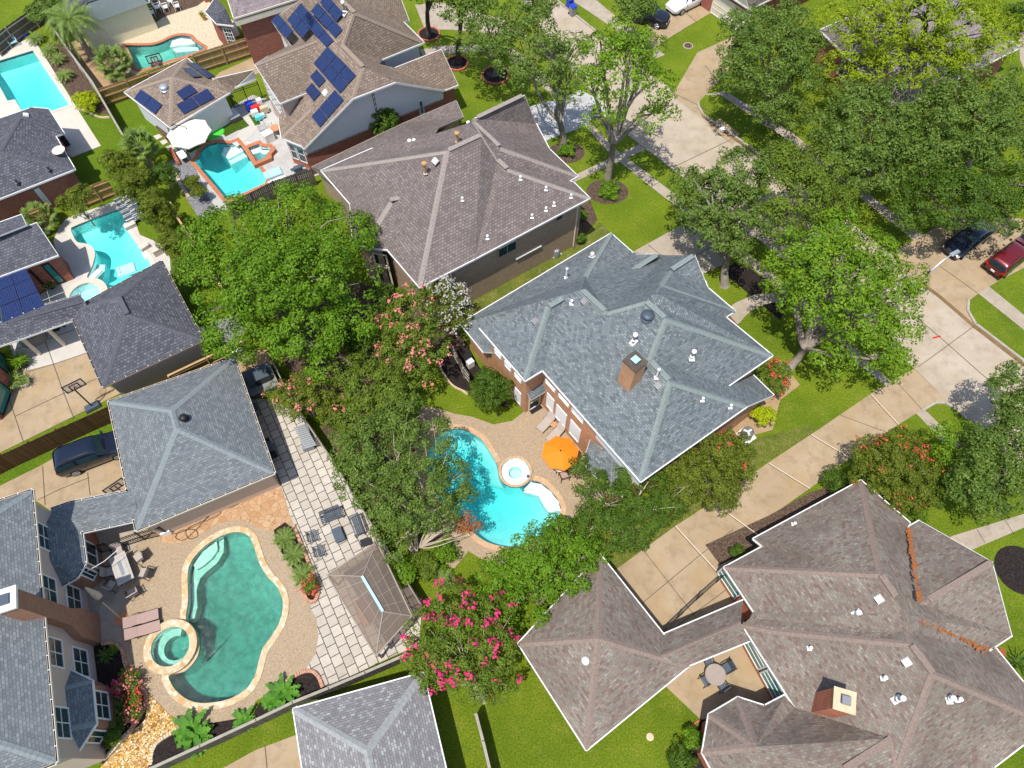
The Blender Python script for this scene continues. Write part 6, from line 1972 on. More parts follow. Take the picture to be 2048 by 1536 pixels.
# ------------------------------------------------------------------ lower-right house
def build_lower_right_house():
    L = 3.0
    V = {'iw': (1448.9, 1134.8, L), 'iw2': (1507, 1222, L), 'i5': (1507, 1077.7, L), 'i6': (1526, 1092.9, L), 'it': (1722, 961, L), 'r1': (1761, 1149, 'W'), 'r2': (1790.9, 1193.7, 'W'),
         'n1': (1819.8, 1045.6, L), 'nv': (1840, 1206, 5.6), 'g1': (1852.9, 1202, 'GN'), 'g2': (1983.7, 1124, 5.4), 'g0': (1838.7, 1041.5, L), 'g00': (1815, 1055, 3.1),
         'h1': (2023, 1270.7, L), 'h2': (1977.4, 1300.6, L), 'hv': (1808, 1228, 'W'), 's1': (1815, 1264, 'W'), 's2': (1821, 1289, 'W2'), 's3': (1865.5, 1348, 'W2'),
         'w2': (1485, 1250, L), 'w3': (1590.6, 1415.7, L), 'd1': (1546, 1262, 'W2'), 'iv': (1500, 1236, L),
         'e1': (1991.6, 1297, L), 'e2': (2046.7, 1365, L), 'ec': (2098, 1447, L), 'e3': (2047, 1488, L), 'e4': (1987, 1534, L), 'e5': (1900, 1600, L),
         'q1': (1783.5, 1477, 'W2'), 'q0': (1684, 1540, 4.7), 'q2': (1796, 1538, 'W2'), 'q3': (1690, 1610, L), 'qs': (1560, 1620, L),
         'o1': (1570, 1390.5, L), 'o2': (1529, 1411.9, L), 'o3': (1475.5, 1395, L), 'o4': (1418, 1429, L), 'o5': (1405, 1505.5, L), 'o6': (1440, 1570, L), 'oa': (1511.8, 1493, 4.9), 'ox': (1535, 1590, 4.0)}
    r = Roof(V, {'W': ('iw', 'iw2', .62), 'W2': ('w2', 'w3', .62), 'GN': ('g1', 'g1', .6)})
    z = r.pt('r2').z
    V['g1'] = (1852.9, 1202, 5.5); V['g2'] = (1983.7, 1124, 5.4)
    root = thing('brick_house', 'large bungalow with pinkish brown mixed shingles, square brick chimney and octagonal end at lower right', 'house', (20, 8, 0))
    F = [['iw', 'iw2', 'iv', 's1', 'hv', 'r2', 'r1'], ['it', 'i5', 'i6', 'iw', 'r1'], ['n1', 'it', 'r1', 'r2', 'nv', 'g00'], ['g00', 'g0', 'g2', 'g1', 'nv'],
         ['g1', 'g2', 'h1', 'h2', 'hv', 'r2', 'nv'], ['iv', 'w2', 'd1', 's2', 's1'], ['w2', 'w3', 'o1', 'oa', 'ox', 'q0', 'q1', 'q2', 's3', 's2', 'd1'],
         ['hv', 'h2', 'e1', 'e2', 'ec', 's3', 's2', 's1'], ['s3', 'ec', 'e3', 'e4', 'e5', 'q2'], ['q0', 'q1', 'q2', 'e5', 'q3'],
         ['o1', 'o2', 'oa'], ['o2', 'o3', 'oa'], ['o3', 'o4', 'oa'], ['o4', 'o5', 'oa'], ['o5', 'o6', 'ox', 'oa'], ['o6', 'qs', 'q3', 'q0', 'ox']]
    roof_mesh(root, r, F, 'shingle_pink', 'ridge_pink', 'white', fz('iw2-iv', 'iv-w2', 'q3-e5', 'qs-q3'), capw=0.2, nocap=fz('oa-ox', 'hv-r2', 's1-hv'))
    V['x1'] = Vector((24, 3, L))
    ins = walls(root, r, ['iw', 'iw2', 'w2', 'w3', 'o1', 'o2', 'o3', 'o4', 'o5', 'o6', 'qs', 'e5', 'e4', 'ec', 'e1', 'h1', 'g2', 'g0', 'it', 'i5', 'i6'], 'brick_bright', d=0.35)
    for k0, k1, lst in (('iw', 'iw2', ((1456, 1168, 1.9),)), ('w2', 'w3', ((1500, 1310, 2.3), (1540, 1375, 2.3)))):
        A, B = r.pt(k0).copy(), r.pt(k1).copy(); A.z = B.z = 0
        u = (B - A).normalized(); o = Vector((-u.y, u.x, 0)) * 0.35
        for px, py, w in lst:
            q = onwall(A, B, px, py); t = (Vector((q.x, q.y, 0)) - A).dot(u)
            sg = wall_seg(ins, px, py, 1.5)
            u2 = (sg[1] - sg[0]).normalized()
            qq = onwall(sg[0], sg[1], px, py); t = (Vector((qq.x, qq.y, 0)) - sg[0]).dot(u2)
            window3(root, sg[0], sg[1], t - w / 2, t + w / 2, 0.55, 2.5, nx=1, ny=3, glass='glass_teal', mw=0.09)
    # brick chimney
    n, a = r.plane('W2')
    Bc = onplane(1625, 1426, n, a)
    top = vz(Bc, 1669, 1416)
    pts = [P(x, y, top) for x, y in ((1669, 1374), (1710, 1386), (1708, 1430), (1668, 1416))]
    e1 = pts[1] - pts[0]; e2 = pts[3] - pts[0]
    chimney(root, sum(pts, Vector()) / 4, Bc.z - 0.8, e1.length, e2.length, top, math.atan2(e1.y, e1.x), 'brick_bright', 'stone_tan', 0.06, 'grey')
    mb = MB(); 
    for px, py in ((1758, 1198), (1813, 1324), (1677, 1512)):
        pl = 'W' if py < 1230 else 'W2'
        p, n = on_roof(r, pl, px, py); box_vent(root, p, n, 0.42, 'white', 0.12)
    p, n = on_roof(r, 'W', 1713, 1227); flue(root, p, 0.35, n)
    p, n = on_roof(r, 'W2', 1618, 1297); vent_pipe(root, p, 0.25, 0.05)
    p, n = on_roof(r, 'W2', 1765, 1357); vent_pipe(root, p, 0.3, 0.06)
    p, n = on_roof(r, 'W2', 1793, 1399); flue(root, p, 0.75, n)
    sep = r_plane(r, ['s3', 'ec', 'e4'])
    flue(root, onplane(1897, 1398, *sep), 0.5); vent_pipe(root, onplane(1914, 1400, *sep), 0.3, 0.06)
    p = onplane(1587, 1049, *r_plane(r, ['it', 'i5', 'r1'])); vent_pipe(root, p, 0.2, 0.05)
    for a, b in (('r1', 'r2'), ('s2', 's3'), ('g1', 'g2'), ('q0', 'q1')):
        ridge_vent(root, r.pt(a).lerp(r.pt(b), 0.03), r.pt(a).lerp(r.pt(b), 0.97), 'ridge_pink')
    # rusty needle litter lying in the valleys
    lit = MB(); rnd = random.Random(4)
    for a, b, n in (((1815, 1058), (1838, 1204), 90), ((1840, 1238), (1972, 1298), 150), ((1998, 1300), (2008, 1306), 20)):
        pl = r_plane(r, ['n1', 'it', 'r1']) if b[1] < 1210 else r_plane(r, ['hv', 'h2', 'e2'])
        for i in range(n):
            t = rnd.random(); w = (2 + 5 * t) if n != 90 else 2
            px, py = a[0] + (b[0] - a[0]) * t + rnd.gauss(0, w * .6), a[1] + (b[1] - a[1]) * t + rnd.gauss(0, w * .6)
            c = onplane(px, py, *pl) + pl[0] * 0.05
            s = rnd.uniform(.05, .16); al = rnd.random() * 6.28
            e = Vector((math.cos(al), math.sin(al), 0)) * s; f = Vector((-math.sin(al), math.cos(al), 0)) * s * .5
            lit.face([c - e - f, c + e - f, c + e + f, c - e + f])
    lo = lit.build('needle_litter', M['leaf_rust'], root); lo['kind'] = 'stuff'
    # garage
    V = {'w': (1037, 1287, L), 's': (1172.8, 1499.5, L), 'e': (1377, 1332, L), 'n': (1200, 1109, L), 'ap': (1196.5, 1277, 'S'), 'b0': (1326.5, 1269, 2.98), 'b1': (1486, 1201, 3.0), 'b2': (1481.5, 1244.5, 3.9), 'b3': (1497.8, 1282, 3.0), 'b4': (1358, 1338.5, 3.0), 'b5': (1324, 1311, 'E')}
    r = Roof(V, {'S': ('s', 'e', .55), 'E': ('e', 'n', .55), 'W': ('w', 's', .55)})
    V['b5'] = (1324, 1311, 3.9)
    root = thing('detached_garage', 'pyramid-roofed garage in pinkish shingles joined by a breezeway to the lower right house', 'garage', (6, 7, 0))
    roof_mesh(root, r, [['w', 's', 'ap'], ['s', 'e', 'ap'], ['e', 'n', 'ap'], ['n', 'w', 'ap']], 'shingle_pink', 'ridge_pink', 'white', (), capw=0.2)
    roof_mesh(root, r, [['b0', 'b1', 'b2', 'b5'], ['b5', 'b2', 'b3', 'b4']], 'shingle_pink', 'ridge_pink', 'white', fz('b0-b5', 'b5-b4', 'b1-b2', 'b2-b3'))
    walls(root, r, ['w', 's', 'e', 'n'], 'brick_bright', d=0.35)
    for px, py in ((1365, 1333), (1430, 1307), (1492, 1281), (1345, 1262), (1410, 1235), (1476, 1206)):
        c = P(px, py, 2.9); mb = MB(); mb.box((c.x, c.y, 1.4), (0.14, 0.14, 2.8)); mb.build('post', M['white'], root)
    p, n = on_roof(r, 'W', 1172, 1321); mb = MB(); F = frame_on(n)
    prof = [(0.26, 0.0), (0.26, 0.08), (0.2, 0.18), (0.1, 0.24), (0.001, 0.26)]
    mb.lathe(p, prof, n=20); mb.build('skylight_dome', M['white'], root, smooth=True)

build_lower_right_house()

# ------------------------------------------------------------------ houses across the street, mostly under the trees
def build_far_houses():
    for i, (V, k, lab) in enumerate((
        ({'a': (1640, 60, 3), 'b': (1800, 215, 3), 'c': (2040, 95, 3), 'd': (1860, -40, 3), 'k1': (1760, 62, 6.2), 'k2': (1910, 25, 6.2)}, 'shingle_mauve', 'mauve-roofed house hidden under the yellow-green pine'),
        ({'a': (1398, -50, 3), 'b': (1500, 18, 3), 'c': (1660, -60, 3), 'd': (1560, -140, 3), 'k1': (1480, -45, 5.6), 'k2': (1570, -80, 5.6)}, 'shingle_taupe', 'brick house with a garage door at the top edge above the white car'))):
        r = Roof(V)
        root = thing('brick_house', lab, 'house', (r.pt('a') + r.pt('c')) / 2 * 1)
        root.location.z = 0
        roof_mesh(root, r, [['a', 'b', 'k2', 'k1'], ['b', 'c', 'k2'], ['c', 'd', 'k1', 'k2'], ['d', 'a', 'k1']], k, k, 'white')
        ins = walls(root, r, ['a', 'b', 'c', 'd'], 'brick_red', d=0.35)
        sg = wall_seg(ins, 1455, 15) if i else wall_seg(ins, 1720, 140)
        a, b = sg; L = (b - a).length
        window3(root, a, b, L * .3, L * .3 + (4.8 if i else 1.6), 0.05 if i else 0.8, 2.3, nx=1 if i else 2, ny=4 if i else 2, glass='cream' if i else 'glass', frame='white', name='garage_door' if i else 'window')

build_far_houses()
# ------------------------------------------------------------------ fences and gates
def fence(label, top, h, mat, rails='fence_rail', face=0, post_every=2.4, cap=False, alt=0, name='wooden_fence', rail_side=0):
    """board fence whose top edge is seen at photo points; parts: board_panel per run, posts, rails"""
    pts = [P(x, y, h) for x, y in top]
    root = thing(name, label, 'fence', (pts[0].x, pts[0].y, 0))
    for i in range(len(pts) - 1):
        a, b = Vector((pts[i].x, pts[i].y, 0)), Vector((pts[i + 1].x, pts[i + 1].y, 0))
        d = b - a
        L = d.length
        u = d.normalized(); o = Vector((u.y, -u.x, 0))
        npn = max(1, round(L / post_every))
        for k in range(npn):
            p, q = a.lerp(b, k / npn), a.lerp(b, (k + 1) / npn)
            side = 1 if rail_side >= 0 else -1
            if alt and k % 2:
                side = -side
            mb = MB()
            nb = max(2, int((q - p).length / 0.15))
            rn = random.Random(i * 50 + k)
            for m in range(nb):
                c = p.lerp(q, (m + .5) / nb) - o * 0.03 * side
                hh = h + rn.uniform(-.02, .02)
                mb.box((c.x, c.y, hh / 2 + 0.02), ((q - p).length / nb - 0.012, 0.02, hh), rz=math.atan2(u.y, u.x) + rn.uniform(-.012, .012))
            mb.build('board_panel', M[mat], root)
            mb = MB()
            for z in (0.35, h * .55, h - 0.22):
                c = (p + q) / 2 + o * 0.03 * side
                mb.box((c.x, c.y, z), ((q - p).length, 0.05, 0.09), rz=math.atan2(u.y, u.x))
            if cap:
                c = (p + q) / 2
                mb.box((c.x, c.y, h + 0.035), ((q - p).length + .04, 0.16, 0.04), rz=math.atan2(u.y, u.x))
            mb.build('rail', M[rails], root)
            mb = MB()
            c = p + o * 0.06 * side
            mb.box((c.x, c.y, (h + .02) / 2), (0.1, 0.1, h + .02), rz=math.atan2(u.y, u.x))
            mb.build('post', M[rails], root)
    return root

fence('dark stained board fence between the two driveways on the left', [(-60, 940), (0, 910), (110, 860), (215, 813), (330, 758)], 1.9, 'fence_dark', 'fence_dark', rail_side=-1)
fence('dark board fence with golden cap rail behind the blue-grey garage', [(336, 752), (412, 716), (490, 680)], 1.8, 'fence_dark', 'fence_rail', cap=True, rail_side=1)
fence('thin grey fence along the pale square pavers', [(545, 722), (568, 770), (603, 828), (664, 918), (705, 985), (762, 1078), (800, 1140), (845, 1213)], 1.7, 'fence_grey', 'fence_rail_grey')
fence('weathered fence along the bottom planting bed', [(300, 1538), (400, 1492), (512, 1440), (585, 1405), (657, 1376), (730, 1345), (815, 1308)], 1.8, 'fence_grey', 'fence_rail_grey', cap=True, rail_side=-1)
fence('thin weathered fence across the bottom lawn', [(952, 1428), (966, 1482), (980, 1540), (1000, 1620)], 1.8, 'fence_grey', 'fence_rail_grey', cap=True)
fence('grey fence running downhill past the long pool beds', [(78, 8), (105, 55), (140, 105), (185, 165), (222, 230), (258, 292)], 1.9, 'fence_grey', 'fence_rail_grey', cap=True)
fence('new cedar fence with exposed rails behind the small white garage', [(192, 180), (250, 160), (338, 129), (382, 112)], 1.9, 'fence_gold', 'fence_rail', rail_side=1)
fence('new cedar fence panels alternating along the side yard', [(384, 110), (440, 92), (500, 73), (562, 54), (590, 45)], 2.0, 'fence_new', 'fence_rail', alt=1, rail_side=1)
fence('golden cedar fence in front of the left brick bungalow', [(151, 383), (182, 371), (214, 359)], 1.9, 'fence_gold', 'fence_rail', rail_side=1)
fence('short golden fence beside the charcoal roof', [(43, 430), (95, 409)], 1.9, 'fence_gold', 'fence_rail', rail_side=1)
fence('grey weathered fence below the rectangular blue pool', [(452, 408), (500, 385), (545, 362), (590, 347), (624, 337)], 1.9, 'fence_grey', 'fence_rail_grey', rail_side=-1)
fence('shaded fence between the clipped shrubs and the big ash', [(340, 405), (352, 431), (400, 505), (440, 570), (480, 640)], 1.8, 'fence_grey', 'fence_rail', cap=True)
fence('short weathered fence beside the crape myrtle mulch', [(904, 690), (928, 735), (938, 748)], 1.6, 'fence_grey', 'fence_rail_grey')
fence('old grey fence in the top left corner', [(-20, 80), (10, 55), (58, 22), (90, -10)], 1.8, 'fence_grey', 'fence_rail_grey')
fence('grey fence beside the dark storage box', [(533, 715), (560, 775), (575, 800)], 1.5, 'fence_grey', 'fence_rail_grey')

def iron_fence(label, top, h, mat='black', sp=0.14, name='iron_gate', cat='gate'):
    pts = [P(x, y, h) for x, y in top]
    root = thing(name, label, cat, (pts[0].x, pts[0].y, 0))
    for i in range(len(pts) - 1):
        a, b = Vector((pts[i].x, pts[i].y, 0)), Vector((pts[i + 1].x, pts[i + 1].y, 0))
        d = b - a
        mb = MB()
        rz = math.atan2(d.y, d.x)
        c = (a + b) / 2
        for z in (0.12, h - 0.25, h - 0.05):
            mb.box((c.x, c.y, z), (d.length, 0.04, 0.04), rz=rz)
        n = int(d.length / sp)
        for k in range(n + 1):
            p = a.lerp(b, k / n)
            mb.box((p.x, p.y, h / 2), (0.025, 0.025, h), rz=rz)
        mb.build('bar_panel', M[mat], root)
        for p in (a, b):
            pb = MB(); pb.box((p.x, p.y, h / 2 + .04), (0.08, 0.08, h + .08), rz=rz); pb.build('post', M[mat], root)
    return root
iron_fence('black iron fence and gate between the lower left bay and its garage', [(181, 1092), (207, 1087), (270, 1066), (318, 1055)], 1.5)
iron_fence('long black iron gate across the driveway courtyard at lower right', [(1327, 1262), (1365, 1226), (1405, 1188), (1446, 1152)], 1.7)
iron_fence('black iron gate between the small white garage and the solar house', [(456, 184), (485, 174), (514, 164)], 1.8)
iron_fence('little white picket rail beside the toys', zc([(1000, 545), (1040, 525), (1085, 522)]), 0.7, 'white', 0.1, 'picket_rail', 'fence')
# ------------------------------------------------------------------ trees
def B(px, py, h, rpx, fl=0.72):
    return (P(px, py, h), rpx * mpp(px, py, h), fl)

make_tree('ash_tree', 'broad bright green ash with a lumpy crown between the taupe house and the square garage',
          [B(560, 560, 7, 105), B(470, 470, 6.5, 78), B(590, 440, 7, 78), B(680, 470, 6.5, 68), B(430, 560, 6, 62), B(470, 650, 5.5, 70), B(690, 560, 6, 62), B(600, 660, 5.5, 78), B(690, 650, 5, 55), B(520, 560, 8.5, 75), B(630, 540, 8.3, 70), B(655, 720, 4.2, 38), B(400, 480, 5.5, 45)],
          P(570, 650), 'leaf_ash', 1, trunk_r=0.32, size=0.27, clump=0.85, dens=0.55)
make_tree('crape_myrtle', 'tall coral-pink flowering crape myrtle beside the big ash', [B(820, 640, 4.5, 55), B(860, 690, 4, 42), B(800, 700, 4, 45), B(830, 740, 3.2, 42), B(785, 660, 3.6, 40), B(840, 590, 4.6, 32)],
          P(830, 700), 'leaf_myrtle', 2, bark='bark_pale', trunk_r=0.1, stems=3, size=0.19, clump=0.42, bloom='bloom_coral', bloom_n=110, bloom_size=0.16, bloom_cl=10)
make_tree('crape_myrtle', 'white flowering crape myrtle against the brown brick wall', [B(895, 600, 4.5, 38), B(880, 570, 5, 26), B(910, 630, 3.8, 32), B(855, 568, 5, 20)],
          P(890, 640), 'leaf_bronze', 3, bark='bark_pale', trunk_r=0.09, stems=3, size=0.17, clump=0.36, bloom='bloom_white', bloom_n=130, bloom_size=0.15, bloom_cl=9)
make_tree('ligustrum_tree', 'large dark green tree leaning over the kidney pool with pale branches and a rusty side', [B(760, 900, 4.5, 75), B(850, 890, 4.5, 62), B(720, 960, 3.8, 55), B(840, 990, 4.2, 72), B(780, 1010, 3.4, 60), B(900, 960, 3.6, 45), B(800, 840, 4.6, 55), B(880, 1020, 3.2, 38), B(930, 1000, 2.8, 26), B(790, 1080, 2.4, 40), B(700, 900, 3.4, 42)],
          P(830, 1105), 'leaf_oak', 4, bark='bark_pale', trunk_r=0.13, stems=4, size=0.2, clump=0.55, dens=0.5, fork=0.35)
make_tree('ligustrum_tree', 'mid green rounded tree above the mulch between the two pools', [B(745, 780, 4.2, 62), B(700, 745, 3.6, 38), B(790, 800, 4, 48), B(720, 830, 3.6, 48), B(775, 735, 3.8, 36)],
          P(745, 830), 'leaf_myrtle', 5, bark='bark_pale', trunk_r=0.1, stems=3, size=0.2, clump=0.5)
make_tree('crape_myrtle', 'small crape myrtle with a few pink blooms at the top of the paved terrace', [B(590, 800, 3.2, 42), B(640, 790, 3.2, 40), B(610, 765, 3.2, 30), B(560, 785, 2.6, 24), B(655, 820, 2.4, 28)],
          P(625, 830), 'leaf_bronze', 6, bark='bark_pale', trunk_r=0.08, stems=3, size=0.17, clump=0.4, bloom='bloom_coral', bloom_n=22, bloom_size=0.16)
make_tree('crape_myrtle', 'big hot-pink flowering crape myrtle above the pale grey garage roof', [B(920, 1280, 4, 72), B(860, 1260, 3.6, 48), B(985, 1300, 3.6, 50), B(900, 1210, 3.8, 45), B(950, 1360, 3.2, 52), B(870, 1340, 3.2, 42), B(990, 1230, 3.6, 42), B(830, 1310, 3, 30), B(1000, 1365, 2.8, 34)],
          P(965, 1400), 'leaf_myrtle', 7, bark='bark_pale', trunk_r=0.1, stems=4, size=0.17, clump=0.42, bloom='bloom_hot', bloom_n=85, bloom_size=0.17, bloom_cl=13)
make_tree('evergreen_tree', 'dense dark green tree at the lower end of the kidney pool', [B(1080, 1120, 4.2, 70), B(1010, 1150, 3.6, 50), B(1150, 1130, 3.8, 52), B(1060, 1190, 3.2, 55), B(990, 1210, 2.8, 42), B(1130, 1080, 3.6, 40), B(1180, 1110, 3, 34), B(1110, 1055, 3, 26)],
          P(1080, 1200), 'leaf_ash', 8, bark='bark', trunk_r=0.13, stems=3, size=0.2, clump=0.5)
make_tree('evergreen_tree', 'dark evergreen clump below the corner of the grey house', [B(1220, 1010, 3.6, 52), B(1180, 970, 3.6, 34), B(1270, 1000, 3.4, 46), B(1230, 1060, 2.8, 45), B(1300, 960, 3.2, 36), B(1180, 1040, 2.8, 32), B(1245, 955, 3.6, 24), B(1300, 1030, 2.6, 36), B(1160, 1075, 2.6, 36), B(1345, 1000, 2.6, 34), B(1270, 1070, 2.2, 30), B(1165, 935, 3, 24)],
          P(1225, 1060), 'leaf_dark', 9, bark='bark_pale', trunk_r=0.11, stems=3, size=0.19, clump=0.48)
make_tree('crape_myrtle', 'rounded bronze-green crape myrtle along the concrete driveway', [B(1420, 920, 3.8, 62), B(1460, 900, 3.6, 42), B(1370, 930, 3.4, 42), B(1430, 970, 3, 48), B(1400, 870, 3.8, 38), B(1345, 985, 2.6, 34), B(1470, 945, 3, 40), B(1480, 895, 3, 28), B(1370, 985, 2.4, 34), B(1335, 940, 3, 34), B(1440, 1000, 2.2, 30)],
          P(1420, 985), 'leaf_bronze', 10, bark='bark_pale', trunk_r=0.1, stems=3, size=0.18, clump=0.45, bloom='bloom_red', bloom_n=8, bloom_size=0.13)
shrub_px('round green shrub beside the small fence and white screens', 980, 775, 2.4, 46, 'leaf_dark', 11, n=6, fl=0.95)
make_tree('maple_tree', 'tall open green street tree with a straight grey trunk in a planted ring', [B(1250, 150, 11, 62), B(1200, 90, 11.5, 36), B(1290, 95, 11.5, 40), B(1180, 165, 10, 36), B(1310, 170, 10, 40), B(1240, 70, 12.5, 36), B(1220, 215, 8.6, 34), B(1300, 235, 8, 30), B(1180, 240, 7.6, 20), B(1335, 215, 8, 22), B(1255, 110, 12, 46)],
          P(1213, 370), 'leaf_maple', 12, trunk_r=0.3, size=0.28, clump=0.7, dens=0.42, fork=0.45, inner=0.03)
make_tree('oak_tree', 'grey-green live oak with a forked trunk beside the pale driveway', [B(1090, 120, 8.5, 52), B(1040, 150, 7.5, 38), B(1140, 150, 7.5, 34), B(1080, 60, 9, 38), B(1120, 200, 6.5, 26), B(1150, 95, 8.5, 32), B(1040, 90, 8, 36)],
          P(1127, 298), 'leaf_oak', 13, trunk_r=0.3, size=0.27, clump=0.7, dens=0.42, fork=0.35, inner=0.03)
make_tree('oak_tree', 'shady oak in the brick-edged ring nearest the street', [B(985, 70, 7, 46), B(1030, 40, 7.5, 40), B(960, 30, 7.5, 38), B(1010, 115, 6, 32), B(940, 90, 6.2, 28)],
          P(991, 152), 'leaf_oak', 14, trunk_r=0.22, size=0.27, clump=0.7, dens=0.45)
make_tree('oak_tree', 'oak with a dark trunk in the middle brick ring', [B(925, 25, 7.5, 34), B(900, 5, 8, 34), B(955, -5, 8, 34)], P(918, 126), 'leaf_oak', 15, bark='bark_dark', trunk_r=0.24, size=0.27, clump=0.7)
make_tree('oak_tree', 'dark-trunked oak in the brick ring by the roof corner', [B(850, -15, 8.5, 34), B(890, -30, 8.5, 34), B(820, -35, 8, 30)], P(858, 68), 'leaf_maple', 16, bark='bark_dark', trunk_r=0.24, size=0.27, clump=0.7)
make_tree('oak_tree', 'big dark live oak standing over the far driveway', [B(1535, 110, 7.5, 78), B(1480, 150, 6.5, 46), B(1590, 150, 6.5, 50), B(1500, 50, 8, 52), B(1570, 50, 8, 52), B(1530, 200, 5.6, 50), B(1600, 90, 7, 44), B(1470, 90, 7, 36), B(1580, 225, 4.8, 36)],
          P(1530, 245), 'leaf_oak', 17, trunk_r=0.35, size=0.27, clump=0.8, dens=0.55)
make_tree('pine_tree', 'yellow-green pine with an airy crown and bare dark limbs', [B(1760, 60, 9, 60), B(1840, 40, 10, 66), B(1930, 60, 9, 62), B(1700, 100, 7.5, 42), B(1800, 120, 7.5, 52), B(1880, 110, 8, 50), B(1980, 100, 8, 40), B(1670, 30, 8.5, 36), B(1640, 140, 6.5, 26), B(1870, 0, 11, 46), B(1950, 10, 10, 44), B(1720, 20, 8, 44), B(1790, 5, 9, 48), B(1740, 140, 6.5, 36), B(1840, 165, 6.5, 34), B(1905, 140, 7.2, 44), B(2010, 60, 8, 40), B(1690, 150, 6, 26)],
          P(1815, 150), 'leaf_gold', 18, bark='bark_dark', trunk_r=0.32, size=0.36, clump=0.62, dens=0.62, asp=0.34, inner=0.04)
make_tree('oak_tree', 'wide live oak right of the street, left of the two at the right edge', [B(1740, 260, 7, 88), B(1680, 300, 6, 52), B(1800, 300, 6, 58), B(1710, 200, 7, 52), B(1790, 215, 7, 52), B(1650, 250, 5.6, 36), B(1750, 350, 5.2, 58), B(1690, 360, 4.6, 42)],
          P(1730, 360), 'leaf_oak', 19, trunk_r=0.35, size=0.27, clump=0.8, dens=0.55)
make_tree('oak_tree', 'wide live oak at the right edge above the parked cars', [B(1930, 250, 7, 92), B(1870, 300, 6.2, 58), B(1990, 290, 6.5, 68), B(1900, 190, 7.2, 52), B(1990, 190, 7.2, 58), B(1860, 240, 6.4, 46), B(2040, 240, 6.5, 58)],
          P(1930, 340), 'leaf_oak', 20, trunk_r=0.35, size=0.27, clump=0.8, dens=0.55)
make_tree('oak_tree', 'leafy oak whose skirt hangs over the two parked cars', [B(1900, 400, 5.6, 72), B(1970, 390, 5.6, 60), B(1850, 380, 5, 46), B(1820, 430, 4.2, 36), B(2010, 430, 5, 46), B(2045, 380, 5.5, 50)],
          P(1905, 450), 'leaf_dark', 21, trunk_r=0.3, size=0.25, clump=0.7, dens=0.55)
make_tree('oak_tree', 'pale grey-green live oak beside the grey house driveway', [B(1420, 400, 6, 68), B(1480, 350, 6.8, 58), B(1380, 380, 5.6, 46), B(1430, 460, 5, 48), B(1490, 430, 6, 55), B(1540, 330, 6.5, 42), B(1395, 430, 4.8, 40), B(1470, 500, 4.4, 34)],
          P(1448, 570), 'leaf_oak', 22, trunk_r=0.32, size=0.25, clump=0.7, dens=0.55)
make_tree('oak_tree', 'pale olive oak in the middle of the street-side canopy', [B(1590, 390, 6.8, 78), B(1640, 340, 6, 48), B(1560, 440, 6, 55), B(1660, 420, 5.6, 48), B(1580, 330, 6.8, 50), B(1690, 390, 4.6, 30)],
          P(1600, 470), 'leaf_myrtle', 23, trunk_r=0.32, size=0.25, clump=0.7, dens=0.55)
make_tree('maple_tree', 'big fresh green tree with a forked pale trunk leaning over the street', [B(1680, 560, 7.5, 88), B(1620, 500, 7.5, 62), B(1740, 520, 7, 62), B(1780, 600, 6, 58), B(1720, 640, 5.6, 62), B(1800, 660, 4.8, 44), B(1640, 600, 6.6, 56), B(1680, 470, 7, 52), B(1580, 540, 6.4, 48), B(1740, 700, 4.4, 44), B(1660, 720, 4, 36), B(1790, 720, 3.8, 36), B(1560, 590, 5.6, 32), B(1820, 560, 5.4, 32)],
          P(1574, 742), 'leaf_maple', 24, trunk_r=0.3, size=0.27, clump=0.72, dens=0.5, fork=0.38)
make_tree('oak_tree', 'street oak cut off by the right edge above the red crape myrtle', [B(2000, 920, 5.2, 70), B(1950, 960, 4.6, 42), B(2030, 980, 4.8, 50), B(1960, 890, 4.8, 38), B(2050, 880, 5.2, 58), B(1980, 1010, 3.8, 40), B(1915, 985, 3.6, 28)],
          P(1985, 985), 'leaf_oak', 25, trunk_r=0.26, size=0.22, clump=0.6)
make_tree('oak_tree', 'grey-green oak at the right edge over the road', [B(2020, 790, 5.4, 44), B(2055, 760, 5.8, 46), B(2050, 830, 5, 46), B(1995, 830, 4.4, 28)], P(2050, 850), 'leaf_oak', 26, trunk_r=0.25, size=0.22, clump=0.6)
make_tree('young_tree', 'small lime-green tree by the kerb', [B(1895, 870, 4, 28), B(1920, 900, 3.6, 30), B(1890, 910, 3.2, 24), B(1925, 940, 2.8, 28), B(1935, 865, 3.4, 20)], P(1905, 935), 'leaf_maple', 27, trunk_r=0.07, size=0.2, clump=0.42, dens=0.5)
make_tree('crape_myrtle', 'round red-budded crape myrtle at the corner of the pinkish roof', [B(1790, 930, 3.6, 60), B(1750, 910, 3.4, 42), B(1835, 930, 3.4, 44), B(1800, 890, 3.6, 38), B(1780, 985, 2.8, 46), B(1840, 980, 2.8, 40), B(1735, 955, 2.8, 32), B(1820, 1010, 2.4, 34)],
          P(1795, 990), 'leaf_bronze', 28, bark='bark_pale', trunk_r=0.09, stems=3, size=0.16, clump=0.4, bloom='bloom_red', bloom_n=55, bloom_size=0.13, bloom_cl=9)
